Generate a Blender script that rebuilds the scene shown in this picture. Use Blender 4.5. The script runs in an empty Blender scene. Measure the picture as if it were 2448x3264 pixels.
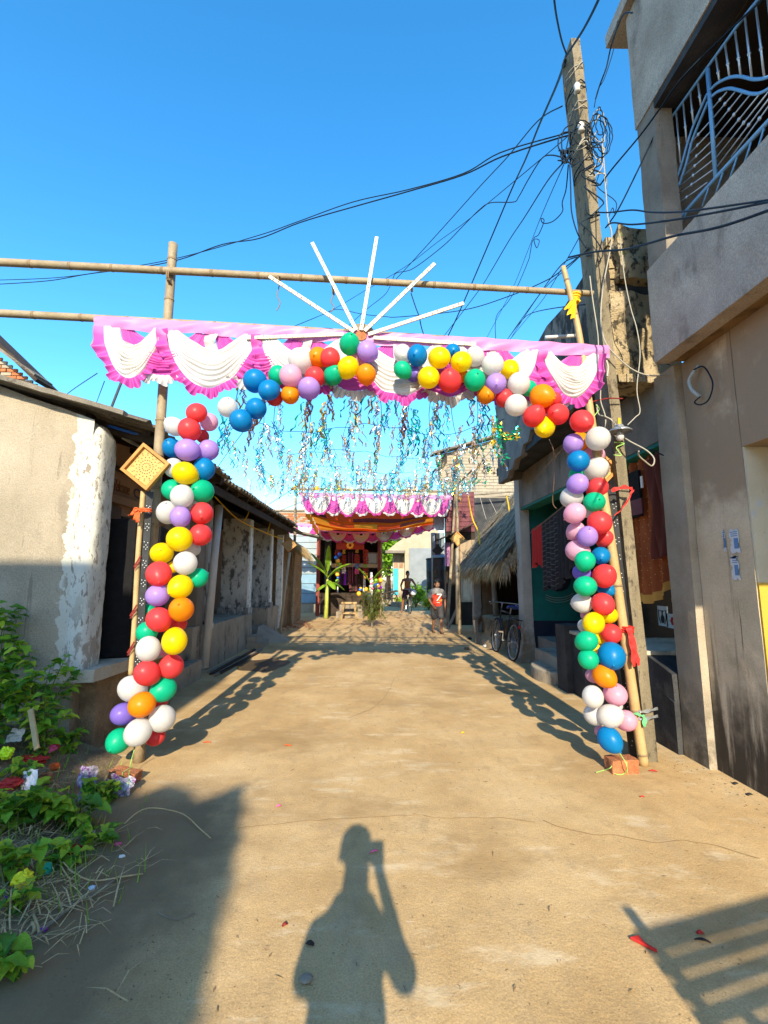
import bpy, bmesh, math, random
from mathutils import Vector, Matrix, noise, Quaternion

R = math.radians
S = bpy.context.scene
COL = S.collection
random.seed(7)

# ------------------------------------------------------------------ camera, sky, sun, exposure
EYE = Vector((0, 0, 1.5))
FPX, W_, H_ = 1500.0, 2448.0, 3264.0
PITCH, YAW = math.atan(208 / 1500.0), R(0.92)
cam_d = bpy.data.cameras.new('camera')
cam = bpy.data.objects.new('camera', cam_d)
COL.objects.link(cam)
cam.location = EYE
cam.rotation_euler = (R(90) + PITCH, 0, -YAW)
cam_d.sensor_fit = 'HORIZONTAL'
cam_d.sensor_width = 36
cam_d.lens = 36 * FPX / W_
cam_d.clip_start = 0.02
cam_d.clip_end = 1500
S.camera = cam

SUN_EL = R(27.3)
wd = bpy.data.worlds.new('World')
S.world = wd
wd.use_nodes = True
nt = wd.node_tree
bg = nt.nodes['Background']
sky = nt.nodes.new('ShaderNodeTexSky')
sky.sky_type = 'NISHITA'
sky.sun_disc = False
sky.sun_elevation = SUN_EL
sky.sun_rotation = R(180)
sky.altitude = 0
sky.air_density = 1.0
sky.dust_density = 0.4
sky.ozone_density = 3.0
hs = nt.nodes.new('ShaderNodeHueSaturation')
hs.inputs['Saturation'].default_value = 1.3
hs.inputs['Value'].default_value = 1.08
hs.inputs['Hue'].default_value = 0.493
nt.links.new(sky.outputs[0], hs.inputs['Color'])
nt.links.new(hs.outputs[0], bg.inputs[0])
bg.inputs[1].default_value = 0.15

sun_d = bpy.data.lights.new('sun', 'SUN')
sun_d.energy = 3.6
sun_d.angle = R(0.55)
sun_d.color = (1.0, 0.88, 0.66)
sun = bpy.data.objects.new('sun', sun_d)
COL.objects.link(sun)
sun.location = (0, -20, 20)
sun.rotation_euler = Vector((0, math.cos(SUN_EL), -math.sin(SUN_EL))).to_track_quat('-Z', 'Y').to_euler()

S.view_settings.view_transform = 'Standard'
S.view_settings.look = 'None'
S.view_settings.exposure = 1.42
S.view_settings.gamma = 1
S.view_settings.use_curve_mapping = False
S.render.engine = 'CYCLES'
S.cycles.max_bounces = 6
S.cycles.diffuse_bounces = 4
S.cycles.transparent_max_bounces = 8
S.cycles.use_denoising = True

_f = Vector((math.sin(YAW) * math.cos(PITCH), math.cos(YAW) * math.cos(PITCH), math.sin(PITCH)))
_r = Vector((math.cos(YAW), -math.sin(YAW), 0))
_u = _r.cross(_f)


# surveying: where the line of sight to a picture point meets a real plane of the place
def _ray(u, v): return _f + _r * ((u - 1224) / FPX) + _u * ((1632 - v) / FPX)
def AY(u, v, y): d = _ray(u, v); return EYE + d * (y / d.y)
def AX(u, v, x): d = _ray(u, v); return EYE + d * (x / d.x)
def AZ(u, v, z=0.0): d = _ray(u, v); return EYE + d * ((z - 1.5) / d.z)


# ------------------------------------------------------------------ mesh builder
class MB:
    def __init__(s): s.v = []; s.f = []

    def add(s, vs, fs):
        n = len(s.v)
        s.v += [tuple(p) for p in vs]
        s.f += [tuple(i + n for i in q) for q in fs]
        return s

    def box(s, x0, x1, y0, y1, z0, z1):
        v = [(x, y, z) for z in (z0, z1) for y in (y0, y1) for x in (x0, x1)]
        return s.add(v, [(0, 2, 3, 1), (4, 5, 7, 6), (0, 1, 5, 4), (2, 6, 7, 3), (0, 4, 6, 2), (1, 3, 7, 5)])

    def obox(s, c, size, m=None):
        a, b, d = size[0] / 2, size[1] / 2, size[2] / 2
        v = [Vector((x, y, z)) for z in (-d, d) for y in (-b, b) for x in (-a, a)]
        if m is not None: v = [m @ p for p in v]
        c = Vector(c)
        return s.add([p + c for p in v], [(0, 2, 3, 1), (4, 5, 7, 6), (0, 1, 5, 4), (2, 6, 7, 3), (0, 4, 6, 2), (1, 3, 7, 5)])

    def bar(s, p, q, w, h, up=(0, 0, 1)):
        p, q = Vector(p), Vector(q)
        d = (q - p); L = d.length; d.normalize()
        a = d.cross(Vector(up))
        if a.length < 1e-4: a = d.cross(Vector((0, 1, 0)))
        a.normalize(); b = a.cross(d)
        m = Matrix((a, d, b)).transposed()
        return s.obox((p + q) / 2, (w, L, h), m)

    def prism(s, pts, d):
        # pts: polygon (3D), extruded by d
        d = Vector(d); n = len(pts)
        a = [Vector(p) for p in pts]; b = [p + d for p in a]
        f = [tuple(range(n)), tuple(range(2 * n - 1, n - 1, -1))]
        for i in range(n):
            j = (i + 1) % n
            f.append((i, i + n, j + n, j))
        return s.add(a + b, f)

    def tube(s, pts, r, n=8, cap=True):
        pts = [Vector(p) for p in pts]; k = len(pts)
        rr = r if isinstance(r, (list, tuple)) else [r] * k
        vs = []; ref = None
        for i, p in enumerate(pts):
            d = (pts[min(i + 1, k - 1)] - pts[max(i - 1, 0)])
            if d.length < 1e-9: d = Vector((0, 0, 1))
            d.normalize()
            if ref is None:
                ref = d.cross(Vector((0, 0, 1)))
                if ref.length < 1e-3: ref = d.cross(Vector((0, 1, 0)))
            ref = ref - d * ref.dot(d)
            if ref.length < 1e-6: ref = d.cross(Vector((1, 0.3, 0.2)))
            ref.normalize(); b = d.cross(ref)
            for j in range(n):
                t = 2 * math.pi * j / n
                vs.append(p + (ref * math.cos(t) + b * math.sin(t)) * rr[i])
        fs = []
        for i in range(k - 1):
            for j in range(n):
                j2 = (j + 1) % n
                fs.append((i * n + j, i * n + j2, (i + 1) * n + j2, (i + 1) * n + j))
        if cap:
            fs.append(tuple(range(n - 1, -1, -1))); fs.append(tuple((k - 1) * n + j for j in range(n)))
        return s.add(vs, fs)

    def lathe(s, c, prof, n=16, m=None):
        # prof: list of (r, z); axis local z
        vs = []; fs = []
        for (r, z) in prof:
            for j in range(n):
                t = 2 * math.pi * j / n
                p = Vector((r * math.cos(t), r * math.sin(t), z))
                if m is not None: p = m @ p
                vs.append(p + Vector(c))
        for i in range(len(prof) - 1):
            for j in range(n):
                j2 = (j + 1) % n
                fs.append((i * n + j, i * n + j2, (i + 1) * n + j2, (i + 1) * n + j))
        fs.append(tuple(range(n - 1, -1, -1))); fs.append(tuple((len(prof) - 1) * n + j for j in range(n)))
        return s.add(vs, fs)

    def ell(s, c, r, n=14, k=9, m=None):
        if not isinstance(r, (list, tuple, Vector)): r = (r, r, r)
        vs = []; fs = []
        for i in range(1, k):
            a = math.pi * i / k
            for j in range(n):
                t = 2 * math.pi * j / n
                p = Vector((r[0] * math.sin(a) * math.cos(t), r[1] * math.sin(a) * math.sin(t), r[2] * math.cos(a)))
                vs.append((m @ p if m is not None else p) + Vector(c))
        top = Vector((0, 0, r[2])); bot = Vector((0, 0, -r[2]))
        vs.append((m @ top if m is not None else top) + Vector(c)); vs.append((m @ bot if m is not None else bot) + Vector(c))
        T = len(vs) - 2; B = T + 1
        for i in range(k - 2):
            for j in range(n):
                j2 = (j + 1) % n
                fs.append((i * n + j, (i + 1) * n + j, (i + 1) * n + j2, i * n + j2))
        for j in range(n):
            j2 = (j + 1) % n
            fs.append((T, j, j2)); fs.append((B, (k - 2) * n + j2, (k - 2) * n + j))
        return s.add(vs, fs)

    def cap(s, p, q, r0, r1, n=12):
        # capsule with tapered radius
        p, q = Vector(p), Vector(q)
        d = (q - p); L = max(d.length, 1e-6); d = d / L
        pts = [p - d * r0 * .98, p - d * r0 * .7, p - d * r0 * .3] + [p.lerp(q, t) for t in (0, .33, .66, 1)] + [q + d * r1 * .3, q + d * r1 * .7, q + d * r1 * .98]
        rs = [r0 * .2, r0 * .71, r0 * .95] + [r0 + (r1 - r0) * t for t in (0, .33, .66, 1)] + [r1 * .95, r1 * .71, r1 * .2]
        return s.tube(pts, rs, n)

    def grid(s, fn, nu, nv):
        vs = [fn(i / nu, j / nv) for j in range(nv + 1) for i in range(nu + 1)]
        fs = [(j * (nu + 1) + i, j * (nu + 1) + i + 1, (j + 1) * (nu + 1) + i + 1, (j + 1) * (nu + 1) + i) for j in range(nv) for i in range(nu)]
        return s.add(vs, fs)

    def mesh(s, name, m=None, smooth=False):
        me = bpy.data.meshes.new(name)
        me.from_pydata(s.v, [], s.f)
        bm = bmesh.new(); bm.from_mesh(me)
        bmesh.ops.recalc_face_normals(bm, faces=bm.faces)
        bm.to_mesh(me); bm.free()
        if m is not None:
            for k in (m if isinstance(m, (list, tuple)) else [m]): me.materials.append(k)
        if smooth:
            me.polygons.foreach_set('use_smooth', [True] * len(me.polygons))
        me.update()
        return me

    def build(s, name, m, parent=None, smooth=False, bevel=0, solid=0):
        o = bpy.data.objects.new(name, s.mesh(name, m, smooth))
        COL.objects.link(o)
        if parent is not None: adopt(o, parent)
        if solid:
            md = o.modifiers.new('thickness', 'SOLIDIFY'); md.thickness = solid; md.offset = 0
        if bevel:
            md = o.modifiers.new('edge', 'BEVEL'); md.width = bevel; md.segments = 2; md.limit_method = 'ANGLE'; md.angle_limit = R(50)
        return o


def adopt(o, parent):
    o.parent = parent
    if parent.type == 'EMPTY' and parent.get('_w', 1):
        o.matrix_parent_inverse = Matrix.Translation(-parent.location)


def tag(o, label=None, cat=None, group=None, kind=None):
    if label: o['label'] = label
    if cat: o['category'] = cat
    if group: o['group'] = group
    if kind: o['kind'] = kind
    return o


def thing(name, label, cat, loc=(0, 0, 0), group=None, local=False):
    o = bpy.data.objects.new(name, None)
    COL.objects.link(o); o.location = loc
    o.empty_display_size = 0.1
    if local: o['_w'] = 0
    return tag(o, label, cat, group)


def inst(name, me, parent=None, mw=None):
    o = bpy.data.objects.new(name, me); COL.objects.link(o)
    if mw is not None: o.matrix_world = mw
    if parent is not None: adopt(o, parent)
    if mw is not None and parent is not None:
        o.matrix_basis = mw
    return o


def copy_tree(o, parent=None):
    c = o.copy(); COL.objects.link(c)
    if parent is not None: c.parent = parent
    for ch in o.children: copy_tree(ch, c)
    return c


def rbox(x0, x1, y0, y1, z0, z1, amp=.012, step=.12, sc=3.0, mb=None, fn=None):
    """box whose faces are gridded and pushed about by noise: hand-plastered walls, mud"""
    mb = mb or MB()
    nx, ny, nz = (max(1, min(60, int(round((b - a) / step)))) for a, b in ((x0, x1), (y0, y1), (z0, z1)))

    def dp(x, y, z):
        p = Vector((x, y, z))
        q = noise.noise_vector(p * sc) * amp + noise.noise_vector(p * sc * 3.1) * amp * .4
        p = p + q
        return fn(p) if fn else p
    L = lambda a, b, t: a + (b - a) * t
    for (n1, n2, g) in ((nx, nz, lambda u, v: dp(L(x0, x1, u), y0, L(z0, z1, v))), (nx, nz, lambda u, v: dp(L(x0, x1, u), y1, L(z0, z1, v))),
                        (ny, nz, lambda u, v: dp(x0, L(y0, y1, u), L(z0, z1, v))), (ny, nz, lambda u, v: dp(x1, L(y0, y1, u), L(z0, z1, v))),
                        (nx, ny, lambda u, v: dp(L(x0, x1, u), L(y0, y1, v), z0)), (nx, ny, lambda u, v: dp(L(x0, x1, u), L(y0, y1, v), z1))):
        mb.grid(g, n1, n2)
    return mb


def weld(o, d=.0008):
    bm = bmesh.new(); bm.from_mesh(o.data)
    bmesh.ops.remove_doubles(bm, verts=bm.verts, dist=d)
    bmesh.ops.recalc_face_normals(bm, faces=bm.faces)
    bm.to_mesh(o.data); bm.free()
    return o


def text(body, size, mw, m, parent, name='lettering', ext=.001, align='CENTER', shear=0):
    cu = bpy.data.curves.new(name, 'FONT'); cu.body = body; cu.size = size; cu.extrude = ext
    cu.align_x = align; cu.align_y = 'CENTER'; cu.shear = shear
    t = bpy.data.objects.new(name + '_src', cu); COL.objects.link(t)
    dg = bpy.context.evaluated_depsgraph_get()
    me = bpy.data.meshes.new_from_object(t.evaluated_get(dg))
    bpy.data.objects.remove(t)
    me.transform(mw)
    me.materials.clear(); me.materials.append(m)
    o = bpy.data.objects.new(name, me); COL.objects.link(o)
    if parent is not None: adopt(o, parent)
    return o


def frame(right, up, at):
    r, u = Vector(right).normalized(), Vector(up).normalized()
    n = r.cross(u)
    m = Matrix((r, u, n)).transposed().to_4x4()
    m.translation = Vector(at)
    return m


ORD = ['', 'first', 'second', 'third', 'fourth', 'fifth', 'sixth', 'seventh', 'eighth', 'ninth', 'tenth', 'eleventh', 'twelfth', 'thirteenth', 'fourteenth', 'fifteenth', 'sixteenth']


def rnd(a, b): return random.uniform(a, b)


def smooth_path(pts, k=6):
    """Catmull-Rom through points"""
    P = [Vector(p) for p in pts]
    if len(P) < 3: return P
    out = []
    for i in range(len(P) - 1):
        a, b, c, d = P[max(i - 1, 0)], P[i], P[i + 1], P[min(i + 2, len(P) - 1)]
        for j in range(k):
            t = j / k
            out.append(.5 * ((2 * b) + (c - a) * t + (2 * a - 5 * b + 4 * c - d) * t * t + (3 * b - a - 3 * c + d) * t ** 3))
    out.append(P[-1])
    return out


# ------------------------------------------------------------------ materials
def _n(t, typ, **kw):
    n = t.nodes.new(typ)
    for k, v in kw.items(): setattr(n, k, v)
    return n


def mat(name, cols, scale=2.5, rough=.85, bump=.25, bscale=45, layers=(), metal=0, grain=.25, gscale=160, transl=0, spec=.3, sheen=0, coat=0, contrast=(.3, .7), bdist=.02, alpha=1, bump2=None):
    m = bpy.data.materials.new(name); m.use_nodes = True
    t = m.node_tree; L = t.links.new
    b = t.nodes['Principled BSDF']
    b.inputs['Roughness'].default_value = rough
    b.inputs['Metallic'].default_value = metal
    b.inputs['Specular IOR Level'].default_value = spec
    if coat: b.inputs['Coat Weight'].default_value = coat; b.inputs['Coat Roughness'].default_value = .08
    geo = _n(t, 'ShaderNodeNewGeometry')
    pos = geo.outputs['Position']

    def noi(sc, det=6, ro=.6, off=0):
        mp = _n(t, 'ShaderNodeMapping')
        mp.inputs['Scale'].default_value = sc if isinstance(sc, (tuple, list)) else (sc, sc, sc)
        mp.inputs['Location'].default_value = (off, off * 1.7, off * .6)
        L(pos, mp.inputs['Vector'])
        n = _n(t, 'ShaderNodeTexNoise')
        n.inputs['Scale'].default_value = 1; n.inputs['Detail'].default_value = det; n.inputs['Roughness'].default_value = ro
        L(mp.outputs[0], n.inputs['Vector'])
        return n.outputs[0]

    def mrange(x, a, c, to=(0, 1)):
        n = _n(t, 'ShaderNodeMapRange'); n.interpolation_type = 'SMOOTHSTEP'
        n.inputs['From Min'].default_value = a; n.inputs['From Max'].default_value = c
        n.inputs['To Min'].default_value = to[0]; n.inputs['To Max'].default_value = to[1]
        L(x, n.inputs['Value']); return n.outputs[0]

    def mul(a, c):
        n = _n(t, 'ShaderNodeMath', operation='MULTIPLY')
        for i, q in enumerate((a, c)):
            if isinstance(q, (int, float)): n.inputs[i].default_value = q
            else: L(q, n.inputs[i])
        return n.outputs[0]

    def mix(fac, a, c, mode='MIX'):
        n = _n(t, 'ShaderNodeMix', data_type='RGBA', blend_type=mode)
        if isinstance(fac, (int, float)): n.inputs[0].default_value = fac
        else: L(fac, n.inputs[0])
        for i, q in ((6, a), (7, c)):
            if isinstance(q, (tuple, list)): n.inputs[i].default_value = (*q[:3], 1)
            else: L(q, n.inputs[i])
        return n.outputs[2]
    cols = [cols] if not isinstance(cols[0], (tuple, list)) else list(cols)
    if len(cols) == 1:
        c = cols[0]
        cols = [tuple(x * .82 for x in c), tuple(min(1, x * 1.14) for x in c)]
    rp = _n(t, 'ShaderNodeValToRGB')
    els = rp.color_ramp.elements
    while len(els) < len(cols): els.new(.5)
    for i, c in enumerate(cols):
        els[i].position = contrast[0] + (contrast[1] - contrast[0]) * i / (len(cols) - 1)
        els[i].color = (*c, 1)
    L(noi(scale, 8, .62), rp.inputs[0])
    col = rp.outputs[0]
    if grain:
        g = mrange(noi(gscale, 3, .7, 3.1), .25, .75, (1 - grain, 1 + grain))
        n = _n(t, 'ShaderNodeMix', data_type='RGBA', blend_type='MULTIPLY'); n.inputs[0].default_value = 1
        L(col, n.inputs[6])
        cb = _n(t, 'ShaderNodeCombineColor')
        for i in range(3): L(g, cb.inputs[i])
        L(cb.outputs[0], n.inputs[7]); col = n.outputs[2]
    sep = None
    for k, ly in enumerate(layers):
        if ly.get('always'): f = None
        else: f = mrange(noi(ly.get('scale', 4), ly.get('detail', 7), ly.get('ro', .65), 7.7 + k * 3.3), ly.get('lo', .5), ly.get('hi', .6))
        for ax in 'xyz':
            if ax in ly:
                if sep is None:
                    sep = _n(t, 'ShaderNodeSeparateXYZ'); L(pos, sep.inputs[0])
                src = sep.outputs['xyz'.index(ax)]
                jit = ly.get('jit', 0)
                if jit:
                    ad = _n(t, 'ShaderNodeMath', operation='MULTIPLY_ADD')
                    L(noi(ly.get('jscale', 6), 6, .6, 1.3), ad.inputs[0]); ad.inputs[1].default_value = jit; L(src, ad.inputs[2]); src = ad.outputs[0]
                q = mrange(src, *ly[ax])
                f = q if f is None else mul(f, q)
        if f is None: f = 1.0
        f = mul(f, ly.get('fac', 1))
        col = mix(f, col, ly['col'], ly.get('mode', 'MIX'))
    L(col, b.inputs['Base Color'])
    if bump:
        bp = _n(t, 'ShaderNodeBump'); bp.inputs['Strength'].default_value = bump; bp.inputs['Distance'].default_value = bdist
        L(noi(bscale, 6, .65, 5.5), bp.inputs['Height']); nrm = bp.outputs[0]
        if bump2:
            b2 = _n(t, 'ShaderNodeBump'); b2.inputs['Strength'].default_value = bump2[1]; b2.inputs['Distance'].default_value = bump2[2]
            L(noi(bump2[0], 3, .5, 9.1), b2.inputs['Height']); L(nrm, b2.inputs['Normal']); nrm = b2.outputs[0]
        L(nrm, b.inputs['Normal'])
    if transl:
        out = t.nodes['Material Output']
        tr = _n(t, 'ShaderNodeBsdfTranslucent'); L(col, tr.inputs[0])
        mx = _n(t, 'ShaderNodeMixShader'); mx.inputs[0].default_value = transl
        L(b.outputs[0], mx.inputs[1]); L(tr.outputs[0], mx.inputs[2]); L(mx.outputs[0], out.inputs[0])
    if alpha < 1: b.inputs['Alpha'].default_value = alpha
    return m


def flat(name, c, rough=.5, metal=0, spec=.4, transl=0, coat=0):
    return mat(name, [tuple(x * .96 for x in c), tuple(min(1, x * 1.04) for x in c)], 6, rough, 0, metal=metal, grain=0, spec=spec, transl=transl, coat=coat)


M = {}
M['street'] = mat('sandy concrete street', [(.255, .18, .095), (.36, .265, .145), (.45, .35, .215)], (1.4, .9, 1), .92, .5, 55, [
    dict(col=(.62, .56, .44), scale=(2.2, 5, 1), lo=.60, hi=.74, fac=.5),
    dict(col=(.25, .18, .10), scale=(.7, 1.1, 1), lo=.52, hi=.70, fac=.5),
    dict(col=(.13, .095, .06), scale=28, lo=.68, hi=.74, fac=.6, detail=3),
    dict(col=(.66, .60, .50), scale=(9, 24, 1), lo=.66, hi=.74, fac=.4),
], grain=.22, gscale=120, bdist=.012)
M['dirt'] = mat('loose brown soil', [(.14, .09, .05), (.21, .145, .08), (.29, .205, .12)], 5, .95, .8, 40, [dict(col=(.10, .075, .045), scale=12, lo=.55, hi=.7, fac=.6)], grain=.35, gscale=90)
M['plaster'] = mat('bare cement plaster', [(.20, .165, .12), (.27, .225, .17), (.33, .28, .215)], 1.6, .92, .35, 40, [
    dict(col=(.22, .20, .17), scale=(3, 3, 1.2), lo=.55, hi=.72, fac=.5), dict(col=(.52, .47, .39), scale=5, lo=.6, hi=.75, fac=.35)], grain=.2)
M['plaster_dark'] = mat('grey weathered plaster', [(.13, .11, .085), (.205, .175, .14), (.27, .235, .19)], 1.8, .92, .35, 40, [
    dict(col=(.06, .055, .05), scale=(4, 4, .8), lo=.55, hi=.72, fac=.7)], grain=.2)
M['plaster_warm'] = mat('buff smeared plaster', [(.42, .34, .225), (.54, .44, .30), (.62, .52, .37)], 2, .9, .3, 45, [
    dict(col=(.12, .095, .06), scale=(9, 9, .45), lo=.55, hi=.66, fac=.7), dict(col=(.62, .52, .38), scale=(11, 11, 2), lo=.6, hi=.68, fac=.5), dict(col=(.07, .055, .04), scale=(26, 26, .5), lo=.63, hi=.67, fac=.8),
    dict(col=(.05, .04, .028), scale=(7, 7, 1.0), lo=.28, hi=.50, z=(1.45, .65), jit=.8, fac=.97),
    dict(col=(.29, .215, .14), scale=2, lo=.3, hi=.5, z=(2.15, 2.45), jit=.5, jscale=5, fac=.95)], grain=.18)
M['white_peel'] = mat('peeling limewash', [(.66, .65, .58), (.76, .75, .68)], 3, .85, .4, 30, [
    dict(col=(.30, .26, .21), scale=(16, 16, 7), lo=.56, hi=.60, fac=.9), dict(col=(.42, .38, .3), scale=(30, 30, 12), lo=.58, hi=.62, fac=.8)], grain=.08)
M['white_stain'] = mat('mouldy whitewash', [(.36, .35, .32), (.5, .49, .45)], 3, .88, .3, 40, [
    dict(col=(.03, .03, .03), scale=(7, 7, 3.5), lo=.5, hi=.62, fac=.85), dict(col=(.04, .04, .04), scale=(9, 9, 4), lo=.4, hi=.55, z=(1.6, .8), jit=.6, fac=.85)], grain=.15)
M['moss'] = mat('mossy black stained concrete', [(.28, .21, .11), (.36, .28, .165), (.42, .34, .22)], 3, .95, .9, 30, [
    dict(col=(.035, .03, .022), scale=(14, 14, 9), lo=.515, hi=.60, fac=.9), dict(col=(.03, .026, .02), scale=(5, 5, 2.5), lo=.56, hi=.66, fac=.85),
    dict(col=(.12, .14, .03), scale=6, lo=.58, hi=.68, fac=.8, z=(4.2, 4.6))], grain=.3, bdist=.04)
M['tar'] = mat('tar black plaster', [(.012, .013, .016), (.03, .031, .034), (.055, .055, .055)], 3, .75, .4, 40, [dict(col=(.12, .11, .10), scale=(5, 5, 2), lo=.6, hi=.72, fac=.5)], grain=.3)
M['mud'] = mat('mud plaster', [(.17, .11, .06), (.25, .17, .095), (.33, .235, .14)], 4, .95, .8, 25, [dict(col=(.09, .06, .035), scale=8, lo=.58, hi=.68, fac=.6)], grain=.3, bdist=.04)
M['dark_room'] = mat('dim interior wall', [(.02, .014, .010), (.045, .032, .022)], 2, .95, .2, 30, grain=.2)  # near-black puts the dimness inside rooms into the colour
M['door_wood'] = mat('old brown door wood', [(.05, .028, .016), (.11, .062, .034)], (3, 3, 14), .7, .3, 40, grain=.2)
M['brown_wall'] = mat('faded terracotta wash', [(.25, .15, .095), (.34, .215, .14)], 3, .9, .2, 40, [dict(col=(.08, .05, .035), scale=(4, 4, 1.5), lo=.56, hi=.7, fac=.6)], grain=.15)
M['asbestos'] = mat('weathered roof sheet', [(.09, .078, .062), (.16, .14, .11), (.22, .19, .15)], 3, .92, .5, 40, [dict(col=(.03, .027, .022), scale=(8, 8, 8), lo=.55, hi=.68, fac=.7)], grain=.25)
M['dark_timber'] = mat('smoke dark timber', [(.022, .015, .010), (.06, .04, .026)], (4, 4, 4), .85, .4, 60, grain=.3)
M['grey_timber'] = mat('weathered grey timber', [(.16, .13, .10), (.28, .235, .18)], (8, 8, 3), .85, .4, 60, grain=.25)
M['bamboo'] = mat('dry bamboo', [(.18, .13, .07), (.26, .20, .12), (.32, .26, .17)], (6, 6, 6), .6, .2, 60, [dict(col=(.08, .06, .04), scale=(20, 20, 8), lo=.62, hi=.7, fac=.7), dict(col=(.20, .18, .15), scale=4, lo=.52, hi=.65, fac=.5)], grain=.12)
M['bamboo_new'] = mat('fresh yellow bamboo', [(.34, .22, .09), (.44, .31, .15)], 8, .5, .1, 60, grain=.1)
M['bamboo_node'] = mat('bamboo node ring', [(.16, .11, .06), (.25, .18, .10)], 8, .7, 0)
M['black_cloth'] = mat('black speaker cloth', [(.006, .006, .007), (.012, .012, .014)], 20, .95, .6, 500, grain=.3)
M['black_board'] = mat('black painted strip', [(.016, .017, .018), (.035, .036, .038)], 12, .45, .1, 80, grain=.15)
M['led'] = flat('clear led dome', (.75, .76, .78), .15, spec=.8)
M['led_strip'] = mat('cream led strip', [(.42, .38, .25), (.50, .46, .33)], 10, .4, 0, grain=0)
M['dark_mark'] = flat('dark notch', (.05, .035, .02), .8)
M['orange_board'] = mat('orange plywood board', [(.44, .25, .07), (.50, .31, .10)], 6, .55, .05, 90, grain=.06)
M['orange_frame'] = mat('orange wood frame', [(.38, .16, .035), (.46, .22, .05)], (10, 10, 10), .5, .1, 90, grain=.08)
M['white_plastic'] = flat('white pvc', (.5, .5, .48), .35)
M['pvc'] = mat('dull white pvc pipe', [(.40, .39, .37), (.56, .55, .52)], (5, 5, 2), .45, .05, 40, grain=.05)
M['brick'] = mat('red clay brick', [(.24, .075, .03), (.36, .13, .055), (.44, .18, .08)], 14, .95, .8, 60, grain=.3, gscale=110)
M['brick_pale'] = mat('lime washed brick', [(.26, .22, .165), (.34, .30, .23)], 5, .95, .4, 50, grain=.15)
M['mortar'] = mat('grey mortar', [(.20, .175, .14), (.28, .25, .20)], 8, .95, .4, 60)
M['concrete_pole'] = mat('cast concrete pole', [(.115, .095, .062), (.175, .145, .095), (.235, .195, .13)], (5, 5, 1.5), .92, .7, 50, [dict(col=(.05, .04, .03), scale=(22, 22, 10), lo=.53, hi=.66, fac=.85), dict(col=(.22, .17, .09), scale=(8, 8, 1.2), lo=.56, hi=.7, fac=.6)], grain=.22, bdist=.015)
M['cable'] = flat('black cable sheath', (.008, .018, .032), .7, spec=.15)
M['cable_white'] = flat('grey white cable', (.30, .28, .23), .6)
M['cable_green'] = flat('green twine', (.28, .50, .12), .6)
M['teal'] = mat('teal distemper', [(.008, .125, .105), (.012, .18, .15)], 3, .8, .15, 40, [dict(col=(.02, .08, .07), scale=5, lo=.58, hi=.7, fac=.6)], grain=.1)
M['navy'] = mat('navy dado paint', [(.01, .014, .03), (.02, .028, .05)], 4, .7, .2, 40, [dict(col=(.08, .08, .075), scale=(8, 8, 5), lo=.6, hi=.7, fac=.5, z=(.6, .1))], grain=.2)
M['yellow_paint'] = mat('bright yellow paint', [(.80, .47, .055), (.88, .55, .08)], 6, .6, .1, 60, [dict(col=(.45, .36, .22), scale=(18, 18, 6), lo=.63, hi=.67, fac=.6), dict(col=(.20, .15, .08), scale=6, lo=.4, hi=.6, z=(.5, .15), jit=.25, fac=.8)], grain=.04)
M['cream_paint'] = mat('cream paint', [(.30, .25, .17), (.37, .32, .23)], 3, .8, .1, 50, grain=.08)
M['steel'] = flat('painted steel blue', (.13, .30, .50), .35, spec=.5)
M['steel_grey'] = flat('galvanised steel', (.42, .45, .48), .35, .6)
M['thatch'] = mat('grey rice straw', [(.17, .13, .08), (.32, .26, .17), (.48, .40, .28)], 14, .95, .3, 60, grain=.35)
M['straw'] = mat('golden straw', [(.36, .25, .11), (.52, .38, .19)], 14, .9, .2, 60, grain=.3)
M['paper'] = flat('newsprint paper', (.50, .54, .58), .8)
M['ink_blue'] = flat('blue print', (.10, .20, .38), .8)
M['skin'] = mat('brown skin', [(.20, .095, .05), (.27, .13, .07)], 12, .55, 0, grain=0, spec=.35)
M['skin_dark'] = mat('dark brown skin', [(.23, .095, .048), (.30, .13, .065)], 12, .5, 0, grain=0, spec=.35)
M['hair'] = flat('black hair', (.008, .007, .006), .5)
M['red'] = flat('red ribbon cloth', (.55, .025, .02), .7, transl=.2)
M['orange_ribbon'] = flat('orange ribbon cloth', (.66, .11, .02), .7, transl=.2)
M['yellow_ribbon'] = flat('yellow ribbon cloth', (.85, .50, .01), .7, transl=.2)
M['twine'] = flat('brown jute twine', (.20, .13, .07), .9)
M['rubber'] = mat('black rubber', [(.012, .012, .012), (.03, .028, .026)], 20, .8, .2, 90)
M['leaf'] = [mat('weed leaf green %s' % n, [tuple(x * .7 for x in c), c], 9, .5, .15, 60, [dict(col=(.30, .36, .05), scale=7, lo=.6, hi=.75, fac=.4)], grain=.15, transl=.38) for n, c in (('deep', (.085, .25, .025)), ('mid', (.24, .46, .03)), ('bright', (.46, .60, .04)))]
M['stem'] = flat('green brown stem', (.10, .12, .03), .7)

# ================================================================== SETTING
def strip_outline(name, pts, z, m, kind='structure'):
    mb = MB(); mb.add([(x, y, z) for x, y in pts], [tuple(range(len(pts)))])
    return tag(mb.build(name, m), kind=kind)


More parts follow.
